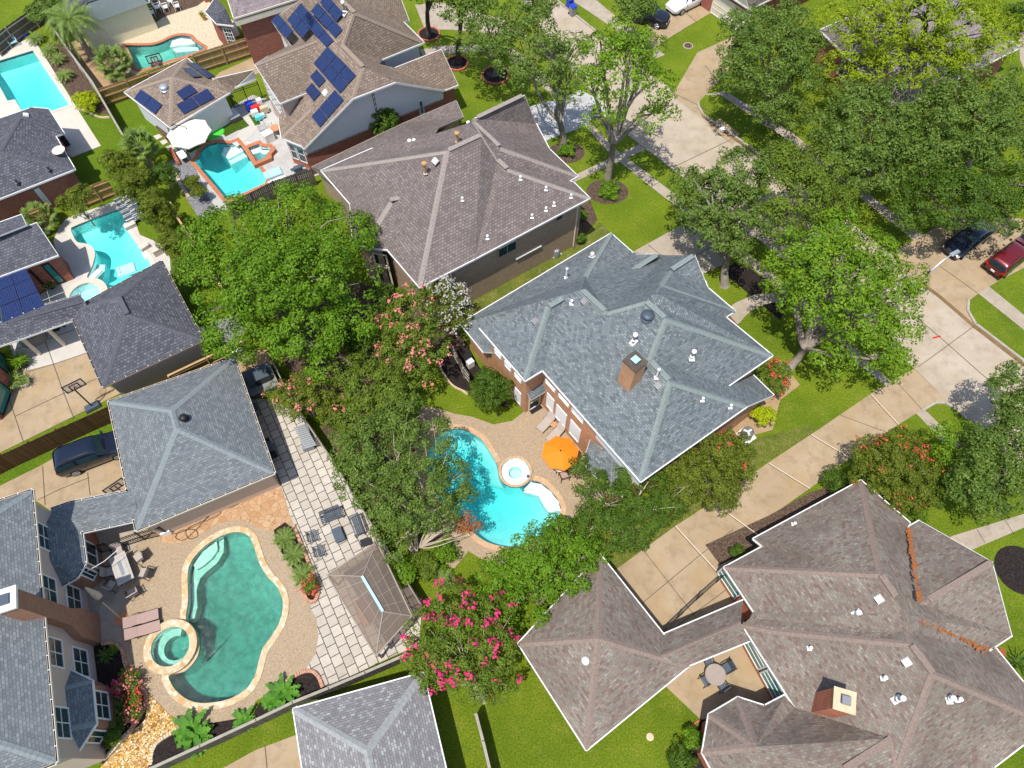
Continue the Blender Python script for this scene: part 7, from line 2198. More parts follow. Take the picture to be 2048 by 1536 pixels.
# clipped yellow-green shrubs down the fence on the left
for i, (px, py, h, r, lf, lab) in enumerate(((240, 330, 2.6, 34, 'leaf_bronze', 'olive shrub first in the row below the fan palm'), (275, 375, 2.8, 42, 'leaf_bronze', 'olive shrub behind the curved pool, in the middle of the row'), (315, 425, 2.6, 38, 'leaf_bronze', 'large olive shrub at the lounger end of the curved pool'),
                                      (345, 485, 2.4, 32, 'leaf_bronze', 'olive shrub beside the shaded fence'), (370, 540, 2.2, 26, 'leaf_dark', 'dark shrub under the edge of the big ash'), (330, 350, 2.2, 28, 'leaf_dark', 'dark green shrub beside the clipped hedge'))):
    shrub_px(lab, px, py, h, r, lf, 40 + i, n=6, fl=0.9, group='shrubs along the fence behind the curved pool', size=0.2, clump=0.42)
shrub_px('olive green tree-like shrub in front of the golden fence', 150, 400, 3, 34, 'leaf_bronze', 50, n=6, size=0.2, clump=0.42)
shrub_px('dark glossy magnolia against the white gable', 765, 245, 2.6, 32, 'leaf_dark', 51, n=6, fl=1.0, size=0.24, clump=0.4)
shrub_px('lime yellow shrub beside the long pool', 172, 203, 0.9, 24, 'leaf_lime', 52, n=6)
shrub_px('dark bushy growth in the top left corner', 95, 20, 3, 40, 'leaf_oak', 53, n=6, size=0.25, clump=0.5)
shrub_px('dark tree crown over the black car at the top', 1270, 12, 5, 42, 'leaf_oak', 54, name='oak_tree', cat='tree', n=6, size=0.28, clump=0.6)
shrub_px('green tree at the top edge beside the oak', 1080, 10, 6, 36, 'leaf_oak', 55, name='oak_tree', cat='tree', n=6, size=0.28, clump=0.6)
shrub_px('dark shrub tree in the top right corner', 2035, 40, 4, 34, 'leaf_dark', 56, name='evergreen_tree', cat='tree', n=6, size=0.28, clump=0.6)
shrub_px('shrub with red blooms at the east corner of the grey house', 1545, 755, 1.3, 36, 'leaf_myrtle', 57, bloom='bloom_red', bloom_n=22, bloom_size=0.14)
shrub_px('pale yellow-green shrub beside the orange brick corner', 1525, 830, 0.9, 24, 'leaf_lime', 58)
shrub_px('small green shrub against the lower right garage wall', 1478, 1106, 0.7, 14, 'leaf_dark', 59)
shrub_px('low green hedge beside the pinkish roof edge', 1672, 962, 0.9, 30, 'leaf_dark', 60)
shrub_px('low hedge below the red crape myrtle', 1828, 1035, 0.9, 22, 'leaf_ash', 61)
shrub_px('glossy shrub beside the octagonal roof', 1388, 1478, 1.0, 20, 'leaf_ash', 62)
shrub_px('dark feathery shrub at the bottom edge beside the octagonal roof', 1360, 1520, 1.2, 30, 'leaf_dark', 63)
shrub_px('bright green ground-hugging shrub on the lawn patch by the pool', 890, 1105, 0.7, 30, 'leaf_ash', 64)
shrub_px('leafy shrub below the pale trunks', 800, 1140, 1.2, 34, 'leaf_ash', 65)
shrub_px('rounded shrub below the shady tree near the mid fence', 850, 1130, 0.9, 30, 'leaf_myrtle', 66)
shrub_px('dark blue-green shrub under the crape myrtle by the terrace', 668, 835, 1.5, 26, 'leaf_oak', 67)
shrub_px('green plant tuft below the big ash', 560, 690, 1.0, 18, 'leaf_dark', 68)
shrub_px('green hedge strip left of the brick coping', 385, 365, 1.0, 18, 'leaf_bronze', 69)
shrub_px('clipped hedge end left of the brick coping', 397, 385, 1.0, 16, 'leaf_bronze', 70)
shrub_px('low groundcover around the tall street tree', 1218, 380, 0.4, 22, 'leaf_ash', 71)
shrub_px('low groundcover around the forked oak', 1133, 300, 0.4, 18, 'leaf_ash', 72)
shrub_px('small shrub by the brown brick corner', 1162, 430, 0.5, 9, 'leaf_ash', 73)
shrub_px('round shrub near the air conditioner of the brown house', 1160, 475, 0.6, 8, 'leaf_dark', 74)
shrub_px('small dark shrub at the house corner lawn', 905, 235, 0.7, 13, 'leaf_dark', 75)
shrub_px('shadowed foliage behind the red crape myrtle', 1870, 985, 2.2, 30, 'leaf_dark', 76)
shrub_px('green undergrowth beside the pink blossoms', 1000, 1250, 2.0, 44, 'leaf_ash', 77)
shrub_px('leafy growth between ash and crape myrtle', 720, 680, 2.6, 44, 'leaf_dark', 78, size=0.22, clump=0.42)
shrub_px('dark growth under the white crape myrtle', 770, 600, 2.2, 34, 'leaf_dark', 79, size=0.22, clump=0.42)
# rusty dying leaves on the pool side of the big dark tree
for i, (cx, cy, h, r, lab) in enumerate(((935, 1045, 2.2, 26, 'rusty brown dying branch tips over the pool'), (1408, 438, 5.8, 8, 'rusty orange dead spray in the pale oak, nearer one'), (1462, 470, 5.2, 7, 'rusty orange dead spray in the pale oak, lower one'))):
    tree_px('dead_branch', lab, cx, cy, h, r, 'leaf_rust', 90 + i, size=0.16, clump=0.3, dens=0.35, n=4, limbs=False, cat='branch', inner=0.0, group=None)
g_ = np.random.default_rng(5)
mb = MB()
for i in range(16):
    a = P(838, 1095, 0.8); e = P(935 + g_.normal() * 18, 1040 + g_.normal() * 22, 2.0 + g_.normal() * .3)
    limb_path(mb, a, e, 0.045, 0.012, g_, bend=0.1, n=6, sides=5, lift=0.25)
tag(mb.build('bare_branches', M['bark_pale']), 'spray of bare pale branches arching toward the kidney pool', 'branch')

# palms and spiky plants
palm('date_palm', 'tall feathery date palm at the top left', P(185, 118), 4.2, 'feather', 46, 2.9, 1, r=0.28)
palm('fan_palm', 'bushy fan palm beside the sea-green freeform pool', P(240, 148), 1.3, 'fan', 34, 1.25, 2, r=0.2)
palm('fan_palm', 'fan palm rising above the olive shrubs', P(305, 335), 2.6, 'fan', 32, 1.15, 3, r=0.22)
palm('fan_palm', 'fan palm by the curved pool deck', P(97, 455), 1.2, 'fan', 26, 1.0, 4, r=0.15)
for i, (px, py, L, lab) in enumerate(((76, 84, 1.1, 'cycad nearest the blue chairs'), (103, 108, 1.1, 'cycad second along the long pool'), (120, 125, 1.0, 'leafy cycad mid way along the long pool'), (134, 158, 1.1, 'dark cycad above the lime shrub'))):
    palm('sago_palm', lab, P(px, py), 0.4, 'sago', 26, L, 10 + i, cat='cycad', group='cycads in the bed along the long pool')
for i, (px, py, lab) in enumerate(((572, 1080, 'cycad at the flagstone end of the island bed'), (590, 1112, 'cycad in the middle of the island bed'), (608, 1152, 'cycad at the flowering end of the island bed'))):
    palm('sago_palm', lab, P(px, py), 0.35, 'sago', 26, 0.95, 20 + i, cat='cycad', group='cycads in the island bed')
palm('sago_palm', 'bright cycad against the mulch below the crape myrtle', P(692, 884), 0.4, 'sago', 24, 1.0, 30, cat='cycad')
palm('sago_palm', 'cycad above the hot-pink blossoms', P(890, 1160), 0.4, 'sago', 24, 0.9, 31, cat='cycad')
palm('agave', 'dark spiky agave at the right edge lawn', P(2028, 1325), 0.2, 'blade', 34, 1.1, 32, cat='agave', leaf='leaf_dark')
for i, (px, py, L, kind, lab) in enumerate(((385, 1462, 1.5, 'broad', 'large broad-leaved plant at the gravel end of the bottom bed'), (400, 1480, 1.2, 'broad', 'broad-leaved plant against the bottom fence'), (490, 1440, 1.0, 'broad', 'smaller broad-leaved plant in the middle of the bottom bed'), (568, 1386, 1.25, 'broad', 'banana-like plant at the terrace end of the bottom bed'), (545, 1402, 0.9, 'broad', 'leafy plant left of the banana-like plant'),
                                 (255, 1345, 0.6, 'blade', 'small bright plant inside the brick edging by the chimney'), (232, 1298, 0.5, 'blade', 'spiky plant at the top of the house bed'), (215, 1310, 0.7, 'blade', 'grey bushy plant below the chimney'), (242, 1385, 0.8, 'blade', 'tall grass clump first in the house bed'), (243, 1412, 0.8, 'blade', 'tall grass clump second in the house bed'), (248, 1438, 0.8, 'blade', 'tall grass clump third in the house bed'))):
    palm('garden_plant', lab, P(px, py), 0.1, kind, 16 if kind == 'broad' else 40, L, 50 + i, cat='plant', leaf='leaf_tropic' if kind == 'broad' else ('leaf_maple' if i in (5, 6) else 'leaf_oak'))
for i, (px, py, r, bl, lab) in enumerate(((262, 1362, 17, 'bloom_coral', 'flowering shrub with coral blooms inside the brick edging'), (270, 1400, 14, 'bloom_red', 'golden-green shrub in the curve of the brick edging'), (268, 1425, 14, 'bloom_coral', 'orange flowering shrub beside the golden gravel'), (222, 1470, 24, None, 'dark leafy shrub below the lower bay window'), (238, 1374, 8, 'bloom_hot', 'small plant with a hot pink bloom'), (622, 1170, 14, 'bloom_red', 'red flowering plant at the brick end of the island bed'))):
    shrub_px(lab, px, py, 0.6, r, 'leaf_myrtle' if bl else 'leaf_dark', 110 + i, bloom=bl, bloom_n=12, bloom_size=0.12, size=0.14, clump=0.26)
# ------------------------------------------------------------------ vehicles
def car(label, pos, rz, paint, suv=True, cat='car', name='parked_car', rails=True, plate=False):
    """forward is +X; lofted body, glass, wheels, lamps, mirrors as parts"""
    root = thing(name, label, cat, (0, 0, 0))
    hL = 4.75
    if suv:
        S = [(-2.32, .42, .70, .98, .99, .80, .70), (-2.36, .36, .72, 1.05, 1.06, .86, .76), (-2.22, .28, .74, 1.08, 1.50, .90, .70), (-1.75, .26, .76, 1.08, 1.69, .925, .70), (-.9, .25, .76, 1.06, 1.74, .93, .71), (.1, .25, .76, 1.04, 1.74, .93, .71),
             (.55, .25, .76, 1.03, 1.66, .93, .70), (1.25, .25, .76, 1.02, 1.06, .92, .80), (1.9, .27, .72, .96, .98, .90, .76), (2.25, .30, .66, .84, .86, .82, .66), (2.38, .38, .6, .70, .71, .66, .52)]
    else:
        S = [(-2.32, .40, .64, .86, .87, .72, .62), (-2.25, .30, .68, .96, .97, .82, .70), (-1.75, .25, .7, .98, 1.05, .88, .70), (-1.05, .23, .7, .96, 1.40, .90, .62), (-.3, .22, .7, .94, 1.46, .91, .62), (.3, .22, .7, .93, 1.42, .91, .62),
             (1.05, .22, .7, .92, .97, .90, .74), (1.7, .24, .66, .86, .88, .87, .72), (2.2, .28, .58, .74, .75, .78, .60), (2.36, .36, .52, .62, .63, .6, .46)]
    R_ = []
    for (x, zl, zm, zb, zr, hb, hr) in S:
        half = [(hb * .93, zl), (hb * 1.0, (zl + zm) / 2), (hb * 1.02, zm), (hb * .985, zb), (hr, zr - .03 if zr - zb > .1 else zr), (hr * .72, zr + .015), (0, zr + .03)]
        ring = [Vector((x, -y, z)) for y, z in half] + [Vector((x, y, z)) for y, z in reversed(half[:-1])]
        R_.append(ring)
    mb = MB()
    n = len(R_[0])
    mb.v = [p for r in R_ for p in r]
    for i in range(len(R_) - 1):
        for j in range(n - 1):
            mb.f.append([i * n + j, (i + 1) * n + j, (i + 1) * n + j + 1, i * n + j + 1]); mb.m.append(0)
    mb.f.append([j for j in range(n)][::-1]); mb.m.append(0)
    mb.f.append([(len(R_) - 1) * n + j for j in range(n)]); mb.m.append(0)
    body = mb.build('body', M[paint], root, smooth=True)
    md = body.modifiers.new('s', 'SUBSURF'); md.levels = 1; md.render_levels = 2
    def glass(name, quads):
        g = MB()
        for q in quads:
            g.face(q)
        return g.build(name, M['car_glass'], root)
    cab = [i for i, s in enumerate(S) if s[4] - s[3] > .3]
    i0, i1 = cab[0], cab[-1]
    def pt(i, j, o):
        p = R_[i][j].copy(); c = Vector((p.x, 0, .6)); d = (p - c); d.x = 0
        return p + d.normalized() * o
    for side in (0, 1):
        jb, jr = (3, 4) if side == 0 else (n - 4, n - 5)
        for (a, b) in ((i0, cab[len(cab) // 2]), (cab[len(cab) // 2], i1)):
            qs = []
            for i in range(a, b):
                A0, A1 = pt(i, jb, .012), pt(i, jr, .012); B0, B1 = pt(i + 1, jb, .012), pt(i + 1, jr, .012)
                q = [A0.lerp(A1, .12), B0.lerp(B1, .12), B0.lerp(B1, .82), A0.lerp(A1, .82)]
                if i == a: q[0] = q[0].lerp(q[1], .12); q[3] = q[3].lerp(q[2], .12)
                if i == b - 1: q[1] = q[1].lerp(q[0], .1); q[2] = q[2].lerp(q[3], .1)
                qs.append(q if side == 0 else q[::-1])
            glass('side_window', qs)
    f0, f1 = R_[i1], R_[i1 + 1]
    up = Vector((.05, 0, .05))
    glass('windshield', [[f1[3] * 1 + up + Vector((-.06, .06, 0)), f1[n - 4] + up + Vector((-.06, -.06, 0)), f0[n - 5] + up + Vector((.02, -.06, -.02)), f0[4] + up + Vector((.02, .06, -.02))]])
    b0, b1 = R_[i0], R_[i0 - 1]
    up = Vector((-.04, 0, .03))
    glass('rear_window', [[b1[n - 4] + up + Vector((0, -.12, .03)), b1[3] + up + Vector((0, .12, .03)), b0[4] + up + Vector((0, .1, -.05)), b0[n - 5] + up + Vector((0, -.1, -.05))]])
    wr = .36 if suv else .33
    for x in (-1.4, 1.42):
        for sg in (-1, 1):
            w = MB(); w.tube((x, sg * .70, wr), (x, sg * .945, wr), wr, n=22)
            wo = w.build('wheel', M['rubber'], root, smooth=False)
            r = MB(); c = Vector((x, sg * .95, wr))
            r.tube(c - Vector((0, sg * .03, 0)), c, wr * .2, n=8)
            for k in range(5):
                a = 6.2832 * k / 5
                e = c + Vector((math.cos(a), 0, math.sin(a))) * wr * .62
                r.tube(c, e, .045, .035, n=4)
            for k in range(20):
                a, a2 = 6.2832 * k / 20, 6.2832 * (k + 1) / 20
                r.tube(c + Vector((math.cos(a), 0, math.sin(a))) * wr * .64, c + Vector((math.cos(a2), 0, math.sin(a2))) * wr * .64, .03, n=4)
            r.build('rim', M['chrome'], wo)
    for sg in (-1, 1):
        h = MB(); h.box((2.2, sg * .62, .68 if suv else .6), (.22, .3, .12), rz=-sg * .35); h.build('headlight', M['pvc'], root)
        h = MB(); h.box((-2.3, sg * .72, .92 if suv else .78), (.14, .26, .2)); h.build('tail_light', M['lamp_red'], root)
        h = MB(); h.box((.95, sg * 1.03, 1.08), (.14, .2, .13), rz=sg * .2); h.build('wing_mirror', M[paint], root)
    if plate:
        h = MB(); h.box((-2.42, 0, .68), (.02, .34, .17)); h.build('number_plate', M['pvc'], root)
    if suv and rails:
        for sg in (-1, 1):
            h = MB(); h.path([(-1.7, sg * .62, 1.72), (-1.6, sg * .62, 1.79), (.2, sg * .62, 1.79), (.35, sg * .62, 1.72)], .02, n=6); h.build('roof_rail', M['black'], root)
    root.location = pos
    root.rotation_euler = (0, 0, rz)
    return root

a, b = P(156, 947, 0.33), P(234, 917, 0.33)
fw = (b - a).normalized(); lf = Vector((-fw.y, fw.x, 0))
c = (a + b) / 2 + lf * 0.95
car('dark navy family car parked half under the garage roof', (c.x, c.y, 0.03), ang(a, b), 'car_navy')
drv = ang(P(1838, 600), P(1920, 540))
c = P(1928, 488); car('dark navy car nosing toward the street under the trees', (c.x, c.y, 0.03), drv + math.pi, 'car_navy', suv=False)
c = P(2012, 524); car('dark red car parked with its tail to the street', (c.x, c.y, 0.03), drv, 'car_red', suv=True, plate=True)
c = P(2075, 478); car('blue-black car at the right edge beyond the red one', (c.x, c.y, 0.03), drv, 'car_navy', suv=False)
c = P(1372, 12); car('white car parked on the drive at the top edge', (c.x, c.y, 0.03), ang(P(1372, 12), P(1335, 30)), 'car_white', suv=False)
c = P(1290, 42); car('black car in deep shade under the tree at the top', (c.x, c.y, 0.03), ang(P(1250, 35), P(1312, 50)), 'car_black', suv=True)

# ------------------------------------------------------------------ street furniture
base = P(1800, 622); 
def street_lamp():
    root = thing('street_lamp', 'grey street lamp whose long arm reaches over the driveway', 'street lamp', base)
    top = Vector((base.x, base.y, 0))
    # arm head hangs over the road side
    hd = P(1905, 508, 7.6)
    mid = P(1863, 540, 6.6)
    mb = MB()
    b0 = P(1812, 598, 0)
    d = Vector((mid.x - b0.x, mid.y - b0.y, 0))
    mb.path([b0, b0.lerp(mid, .5) + Vector((0, 0, .6)), mid], [.11, .09, .075], n=10)
    mb.build('pole', M['steel'], root, smooth=True)
    mb = MB(); mb.path([mid - Vector((0, 0, .1)), mid.lerp(hd, .5) + Vector((0, 0, .25)), hd], [.075, .06, .05], n=8); mb.build('arm', M['steel'], root, smooth=True)
    mb = MB(); u = (hd - mid); u.z = 0; u.normalize()
    mb.box(hd + u * .28, (.75, .3, .13), rz=math.atan2(u.y, u.x), top=.75); mb.build('lamp_head', M['steel'], root)
street_lamp()

def wheelie_bin(label, px, py, rz, mat, lid, s=1.0):
    root = thing('wheelie_bin', label, 'bin', P(px, py), rz)
    c = Vector((0, 0, 0))
    mb = MB(); mb.box((0, 0, .5 * s), (.55 * s, .6 * s, .95 * s), top=1.0); mb.build('bin_body', M[mat], root, world=False)
    mb = MB(); mb.box((0, 0, 1.01 * s), (.62 * s, .68 * s, .07 * s), top=.92); mb.tube((-.25 * s, .36 * s, 1.0 * s), (.25 * s, .36 * s, 1.0 * s), .03 * s); mb.build('lid', M[lid], root, world=False)
    for sg in (-1, 1):
        mb = MB(); mb.tube((sg * .24 * s, .3 * s, .12), (sg * .3 * s, .3 * s, .12), .12, n=12); mb.build('wheel', M['rubber'], root, world=False)
    return root
wheelie_bin('blue lidded bin on the far kerb at the top', 1139, 16, .5, 'blue', 'blue')
wheelie_bin('dark green bin with a blue lid below the other bin', 1145, 30, .5, 'grey_metal', 'blue')
wheelie_bin('pale lidded bin behind the charcoal garage', 414, 690, .4, 'grey_metal', 'pvc', 1.5)
wheelie_bin('pale bin half under the ash tree by the golden cap rail', 483, 712, .4, 'grey_metal', 'pvc', 1.2)
mb = MB(); c = P(1376, 92); mb.lathe(c, [(.5, 0.0), (.5, .05), (.4, .052)], n=24, mi=1); mb.lathe(c, [(.4, .05), (.001, .055)], n=24); o = mb.build('manhole_cover', [M['mulch_brown'], M['kerb']])
tag(o, 'round rusty manhole cover on the far lawn', 'manhole cover')
mb = MB(); c = P(1300, 1474); mb.lathe(c, [(.22, 0.0), (.22, .03), (.12, .05), (.001, .04)], n=18); tag(mb.build('drain_cover', M['stone_tan']), 'small round sandy drain on the lower lawn', 'drain')

def ring_of_bricks(label, px, py, r, mat='stone_red', fill='mulch'):
    c = P(px, py)
    root = thing('tree_ring', label, 'edging', c, group='brick tree rings')
    mb = MB()
    n = 40
    prof = [(r - .16, 0), (r - .16, .2), (r, .2), (r, 0)]
    for i in range(n):
        a0, a1 = 6.2832 * i / n + .012, 6.2832 * (i + 1) / n - .012
        h = .17 + .05 * ((i * 7) % 5) / 5
        q = [Vector((c.x + rr * math.cos(a), c.y + rr * math.sin(a), z)) for a in (a0, a1) for rr, z in ((r - .17, 0), (r - .17, h), (r, h), (r, 0))]
        mb.face([q[1], q[2], q[6], q[5]]); mb.face([q[2], q[3], q[7], q[6]]); mb.face([q[0], q[1], q[5], q[4]]); mb.face(q[:4]); mb.face(q[7:3:-1])
    mb.build('edging_stones', M[mat], root)
    mb = MB(); mb.face([(c.x + (r - .1) * math.cos(6.2832 * i / 24), c.y + (r - .1) * math.sin(6.2832 * i / 24), .08) for i in range(24)]); mb.build('mulch', M[fill], root)
ring_of_bricks('red brick ring by the upper dark-trunked oak', 858, 70, 1.15)
ring_of_bricks('red brick ring around the middle dark-trunked oak', 914, 128, 1.15)
ring_of_bricks('red brick ring around the shady oak nearest the street', 991, 152, 1.35)

def edging(label, pts, mat, w=.22, h=.2):
    P3 = [P(*q) for q in spline(pts, 5, False)]
    mb = MB()
    acc = []
    step = .3
    d = 0
    for i in range(len(P3) - 1):
        L = (P3[i + 1] - P3[i]).length
        k = max(1, round(L / step))
        for j in range(k):
            a, b = P3[i].lerp(P3[i + 1], j / k), P3[i].lerp(P3[i + 1], (j + 1) / k)
            u = (b - a)
            c = (a + b) / 2
            hh = h * (0.8 + .4 * random.Random(i * 31 + j).random())
            mb.box((c.x, c.y, hh / 2), (u.length * .93, w, hh), rz=math.atan2(u.y, u.x) + random.Random(i + j).uniform(-.08, .08), top=.9)
    return tag(mb.build('stone_edging', M[mat]), label, 'edging')
edging('pink stone edging curving round the house bed beside the chimney', [(206, 1288), (230, 1287), (246, 1300), (252, 1327), (262, 1345), (280, 1370), (294, 1392), (290, 1415), (278, 1438), (262, 1462)], 'stone_pink')
edging('tan stone edging at the end of the house bed', [(262, 1462), (245, 1480), (228, 1500), (210, 1518)], 'stone_tan')
edging('tan stone edging between golden gravel and the bottom bed', [(303, 1530), (308, 1500), (320, 1482), (345, 1466), (372, 1453)], 'stone_tan')
edging('pink stone edging around the terrace end of the bottom bed', [(560, 1374), (582, 1358), (605, 1345), (625, 1343), (638, 1355), (646, 1375)], 'stone_pink')
edging('pink stone edging round the island bed', [(588, 1052), (602, 1085), (616, 1120), (632, 1160), (638, 1182), (630, 1203), (615, 1200), (607, 1178)], 'stone_pink')
edging('pale stone edging around the lawn by the lime shrub', [(150, 218), (170, 222), (190, 232), (205, 236), (220, 236)], 'stone_tan', .18, .12)
edging('pale stone edging beside the dark mulch and small fence', [(880, 735), (892, 755), (906, 772), (925, 782), (935, 790)], 'stone_tan', .15, .1)
edging('orange brick edging beside the octagonal roof bed', [(1400, 1440), (1384, 1452), (1372, 1480), (1362, 1500)], 'stone_red', .12, .1)
edging('low brick planter wall left of the blue pool', [(344, 302), (352, 318), (360, 332)], 'stone_red', .3, .4)
edging('white pebbled kerb beside the dry hedge', [(350, 345), (365, 375), (378, 395)], 'stone_tan', .3, .15)

# ------------------------------------------------------------------ garden furniture (built once at the origin, then copied)
def lounger(name, label, fabric, frame, back=35, L=1.9, W=.62):
    root = thing(name, label, 'sun lounger')
    fl, bl = L * .66, L * .36
    mb = MB(); mb.box((fl / 2 - .05, 0, .33), (fl, W, .035)); mb.build('seat', M[fabric], root, world=False)
    a = R(back)
    mb = MB(); mb.box((-.05 - bl / 2 * math.cos(a), 0, .34 + bl / 2 * math.sin(a)), (bl, W, .035), M=Matrix.Rotation(a, 4, 'Y')); mb.build('backrest', M[fabric], root, world=False)
    for sg in (-1, 1):
        mb = MB(); mb.path([(fl - .05, sg * W / 2, .34), (0, sg * W / 2, .33), (-.05 - bl * math.cos(a), sg * W / 2, .33 + bl * math.sin(a))], .022, n=6); mb.build('side_rail', M[frame], root, world=False)
        mb = MB(); mb.path([(fl * .85, sg * W / 2, .33), (fl * .95, sg * W / 2, .0)], .02, n=6); mb.build('leg', M[frame], root, world=False)
        mb = MB(); mb.path([(-.05, sg * W / 2, .33), (-.2, sg * W / 2, .0)], .02, n=6); mb.build('leg', M[frame], root, world=False)
        mb = MB(); mb.path([(.28, sg * (W / 2 + .03), .33), (.22, sg * (W / 2 + .03), .52), (-.2, sg * (W / 2 + .03), .54)], .02, n=6); mb.build('armrest', M[frame], root, world=False)
    return root

def chair(name, label, seat, frame, slats=False, W=.58, arms=True, rocker=False):
    root = thing(name, label, 'chair')
    if not slats:
        mb = MB(); mb.box((0, 0, .43), (.5, W - .06, .05)); mb.build('seat', M[seat], root, world=False)
        mb = MB(); mb.box((-.27, 0, .72), (.05, W - .06, .56), M=Matrix.Rotation(R(-12), 4, 'Y')); mb.build('backrest', M[seat], root, world=False)
    else:
        for i in range(5):
            mb = MB(); mb.box((-.2 + .1 * i, 0, .42), (.06, W - .04, .02)); mb.build('seat_slat', M[seat], root, world=False)
        for i in range(4):
            mb = MB(); mb.box((-.26 - .02 * i, 0, .52 + .1 * i), (.02, W - .04, .06)); mb.build('back_slat', M[seat], root, world=False)
    for sg in (-1, 1):
        y = sg * W / 2
        mb = MB(); mb.path([(.25, y, 0), (.24, y, .62 if arms else .42)], .022, n=6); mb.build('leg', M[frame], root, world=False)
        mb = MB(); mb.path([(-.32, y, 0), (-.24, y, .42), (-.36, y, 1.0)], .022, n=6); mb.build('leg', M[frame], root, world=False)
        if arms:
            mb = MB(); mb.box((-.02, y, .64), (.56, .06, .03)); mb.build('armrest', M[frame], root, world=False)
    return root

def bench(label, W, mat='navy_metal', back=True):
    root = thing('patio_bench', label, 'bench')
    n = 7
    for i in range(5):
        mb = MB(); mb.box((-.24 + .12 * i, 0, .42), (.07, W, .025)); mb.build('seat_slat', M[mat], root, world=False)
    if back:
        for i in range(4):
            mb = MB(); mb.box((-.32 - .025 * i, 0, .54 + .11 * i), (.022, W, .07), M=Matrix.Rotation(R(-10), 4, 'Y')); mb.build('back_slat', M[mat], root, world=False)
    for sg in (-1, 1):
        y = sg * W / 2
        for x in (-.3, .28):
            mb = MB(); mb.box((x, y, .31), (.05, .05, .62)); mb.build('leg', M[mat], root, world=False)
        mb = MB(); mb.box((-.02, y, .64), (.68, .07, .035)); mb.build('armrest', M[mat], root, world=False)
    return root

def place(o, px, py, rz, z=0.03):
    p = P(px, py)
    o.location = (p.x, p.y, z)
    o.rotation_euler = (0, 0, rz)
    return o

def dup_px(o, px, py, rz, label, group=None, z=0.03):
    p = P(px, py)
    return dup(o, (p.x, p.y, z), rz, label, group)

def patio_table(label, px, py, sx, sy, rz, top='stone_top', legs='black', h=.72, firepit=False, rnd=False, z=.03, name='patio_table'):
    p = P(px, py)
    root = thing(name, label, 'table', (p.x, p.y, z), rz)
    mb = MB()
    if rnd:
        mb.lathe((0, 0, 0), [(.001, h), (sx * .96, h), (sx, h - .02), (sx, h - .05), (.001, h - .05)][::-1], n=28)
    else:
        mb.box((0, 0, h - .025), (sx, sy, .05))
    t = mb.build('tabletop', M[top], root, world=False)
    if firepit:
        m2 = MB()
        for k in (0.78, ):
            m2.box((0, 0, h + .004), (sx * .8, sy * .72, .008), mi=0); m2.box((0, 0, h + .009), (sx * .77, sy * .68, .008), mi=1); m2.box((0, 0, h + .016), (sx * .5, sy * .22, .01), mi=2)
        m2.build('inlay', [M['grey_trim'], M[top], M['grey_metal']], t, world=False)
        mb = MB(); mb.box((0, 0, h / 2), (sx * .8, sy * .7, h - .08)); mb.build('table_base', M['grey_trim'], root, world=False)
    else:
        for x in (-1, 1):
            for y in (-1, 1):
                k = .42 if not rnd else .62
                mb = MB(); mb.path([(x * sx * k, y * sy * k, 0), (x * sx * k * .9, y * sy * k * .9, h - .05)], .025, n=6); mb.build('leg', M[legs], root, world=False)
    return root

# poolside of the grey house
sw_dir = ang(P(1110, 828), P(1078, 862))       # feet point to the pool
l0 = lounger('sun_lounger', 'taupe sling lounger nearer the door of the grey house', 'sling_grey', 'grey_trim', 48, 1.75)
place(l0, 1098, 843, sw_dir)
dup_px(l0, 1117, 865, sw_dir, 'taupe sling lounger nearer the orange umbrella')
l0['group'] = 'loungers by the kidney pool'
patio_table('tiny brown side table between the two sling loungers', 1107, 855, .4, .4, sw_dir, 'terracotta', 'black', .45, name='side_table')

def umbrella(label, px, py, h, r, mat, n=8, drop=.42, pole=True, tilt=(0, 0), base=True, name='patio_umbrella', polexy=None):
    c = P(px, py, h)
    root = thing(name, label, 'umbrella', (c.x, c.y, 0))
    mb = MB()
    Rm = Matrix.Rotation(tilt[0], 4, 'X') @ Matrix.Rotation(tilt[1], 4, 'Y')
    top = Vector((c.x, c.y, h + drop))
    rings = []
    K = 5
    for k in range(1, K + 1):
        t = k / K
        ring = []
        for i in range(n * 2):
            a = math.pi * i / n + .2
            rr = r * t * (1.0 if i % 2 == 0 else math.cos(math.pi / n) * (1 - .03 * t))
            z = -drop * (t ** 1.15) - (0.0 if i % 2 == 0 else .0)
            v = Rm @ Vector((rr * math.cos(a), rr * math.sin(a), z))
            ring.append(top + v)
        rings.append(ring)
    m = n * 2
    for i in range(m):
        mb.face([top, rings[0][i], rings[0][(i + 1) % m]])
    for k in range(K - 1):
        for i in range(m):
            mb.face([rings[k][i], rings[k + 1][i], rings[k + 1][(i + 1) % m], rings[k][(i + 1) % m]])
    # hanging valance
    for i in range(m):
        a, b = rings[-1][i], rings[-1][(i + 1) % m]
        mb.face([a, a - Vector((0, 0, .1)), b - Vector((0, 0, .1)), b])
    mb.build('canopy', M[mat], root)
    for i in range(n):
        e = rings[-1][2 * i]
        rb = MB(); rb.tube(top - Vector((0, 0, .05)), e - Vector((0, 0, .03)), .012, n=5); rb.build('rib', M['black'], root)
    f = MB(); f.lathe(top, [(.07, -.02), (.05, .04), (.02, .09), (.001, .1)], n=10); f.build('finial', M['black'], root)
    if pole:
        pb = MB(); pb.tube((c.x, c.y, 0), top, .025, n=8); pb.build('pole', M['steel'], root)
        if base:
            pb = MB(); pb.lathe((c.x, c.y, 0.03), [(.28, 0), (.28, .06), (.05, .12), (.03, .3)], n=18); pb.build('base', M['black'], root)
    return root
umbrella('bright orange octagonal umbrella beside the round white spa', 1120.5, 906, 2.15, 1.28, 'orange')
patio_table('pale round patio table under the orange umbrella', 1119, 935, .6, .6, .3, 'canvas', 'black', .72, rnd=True)
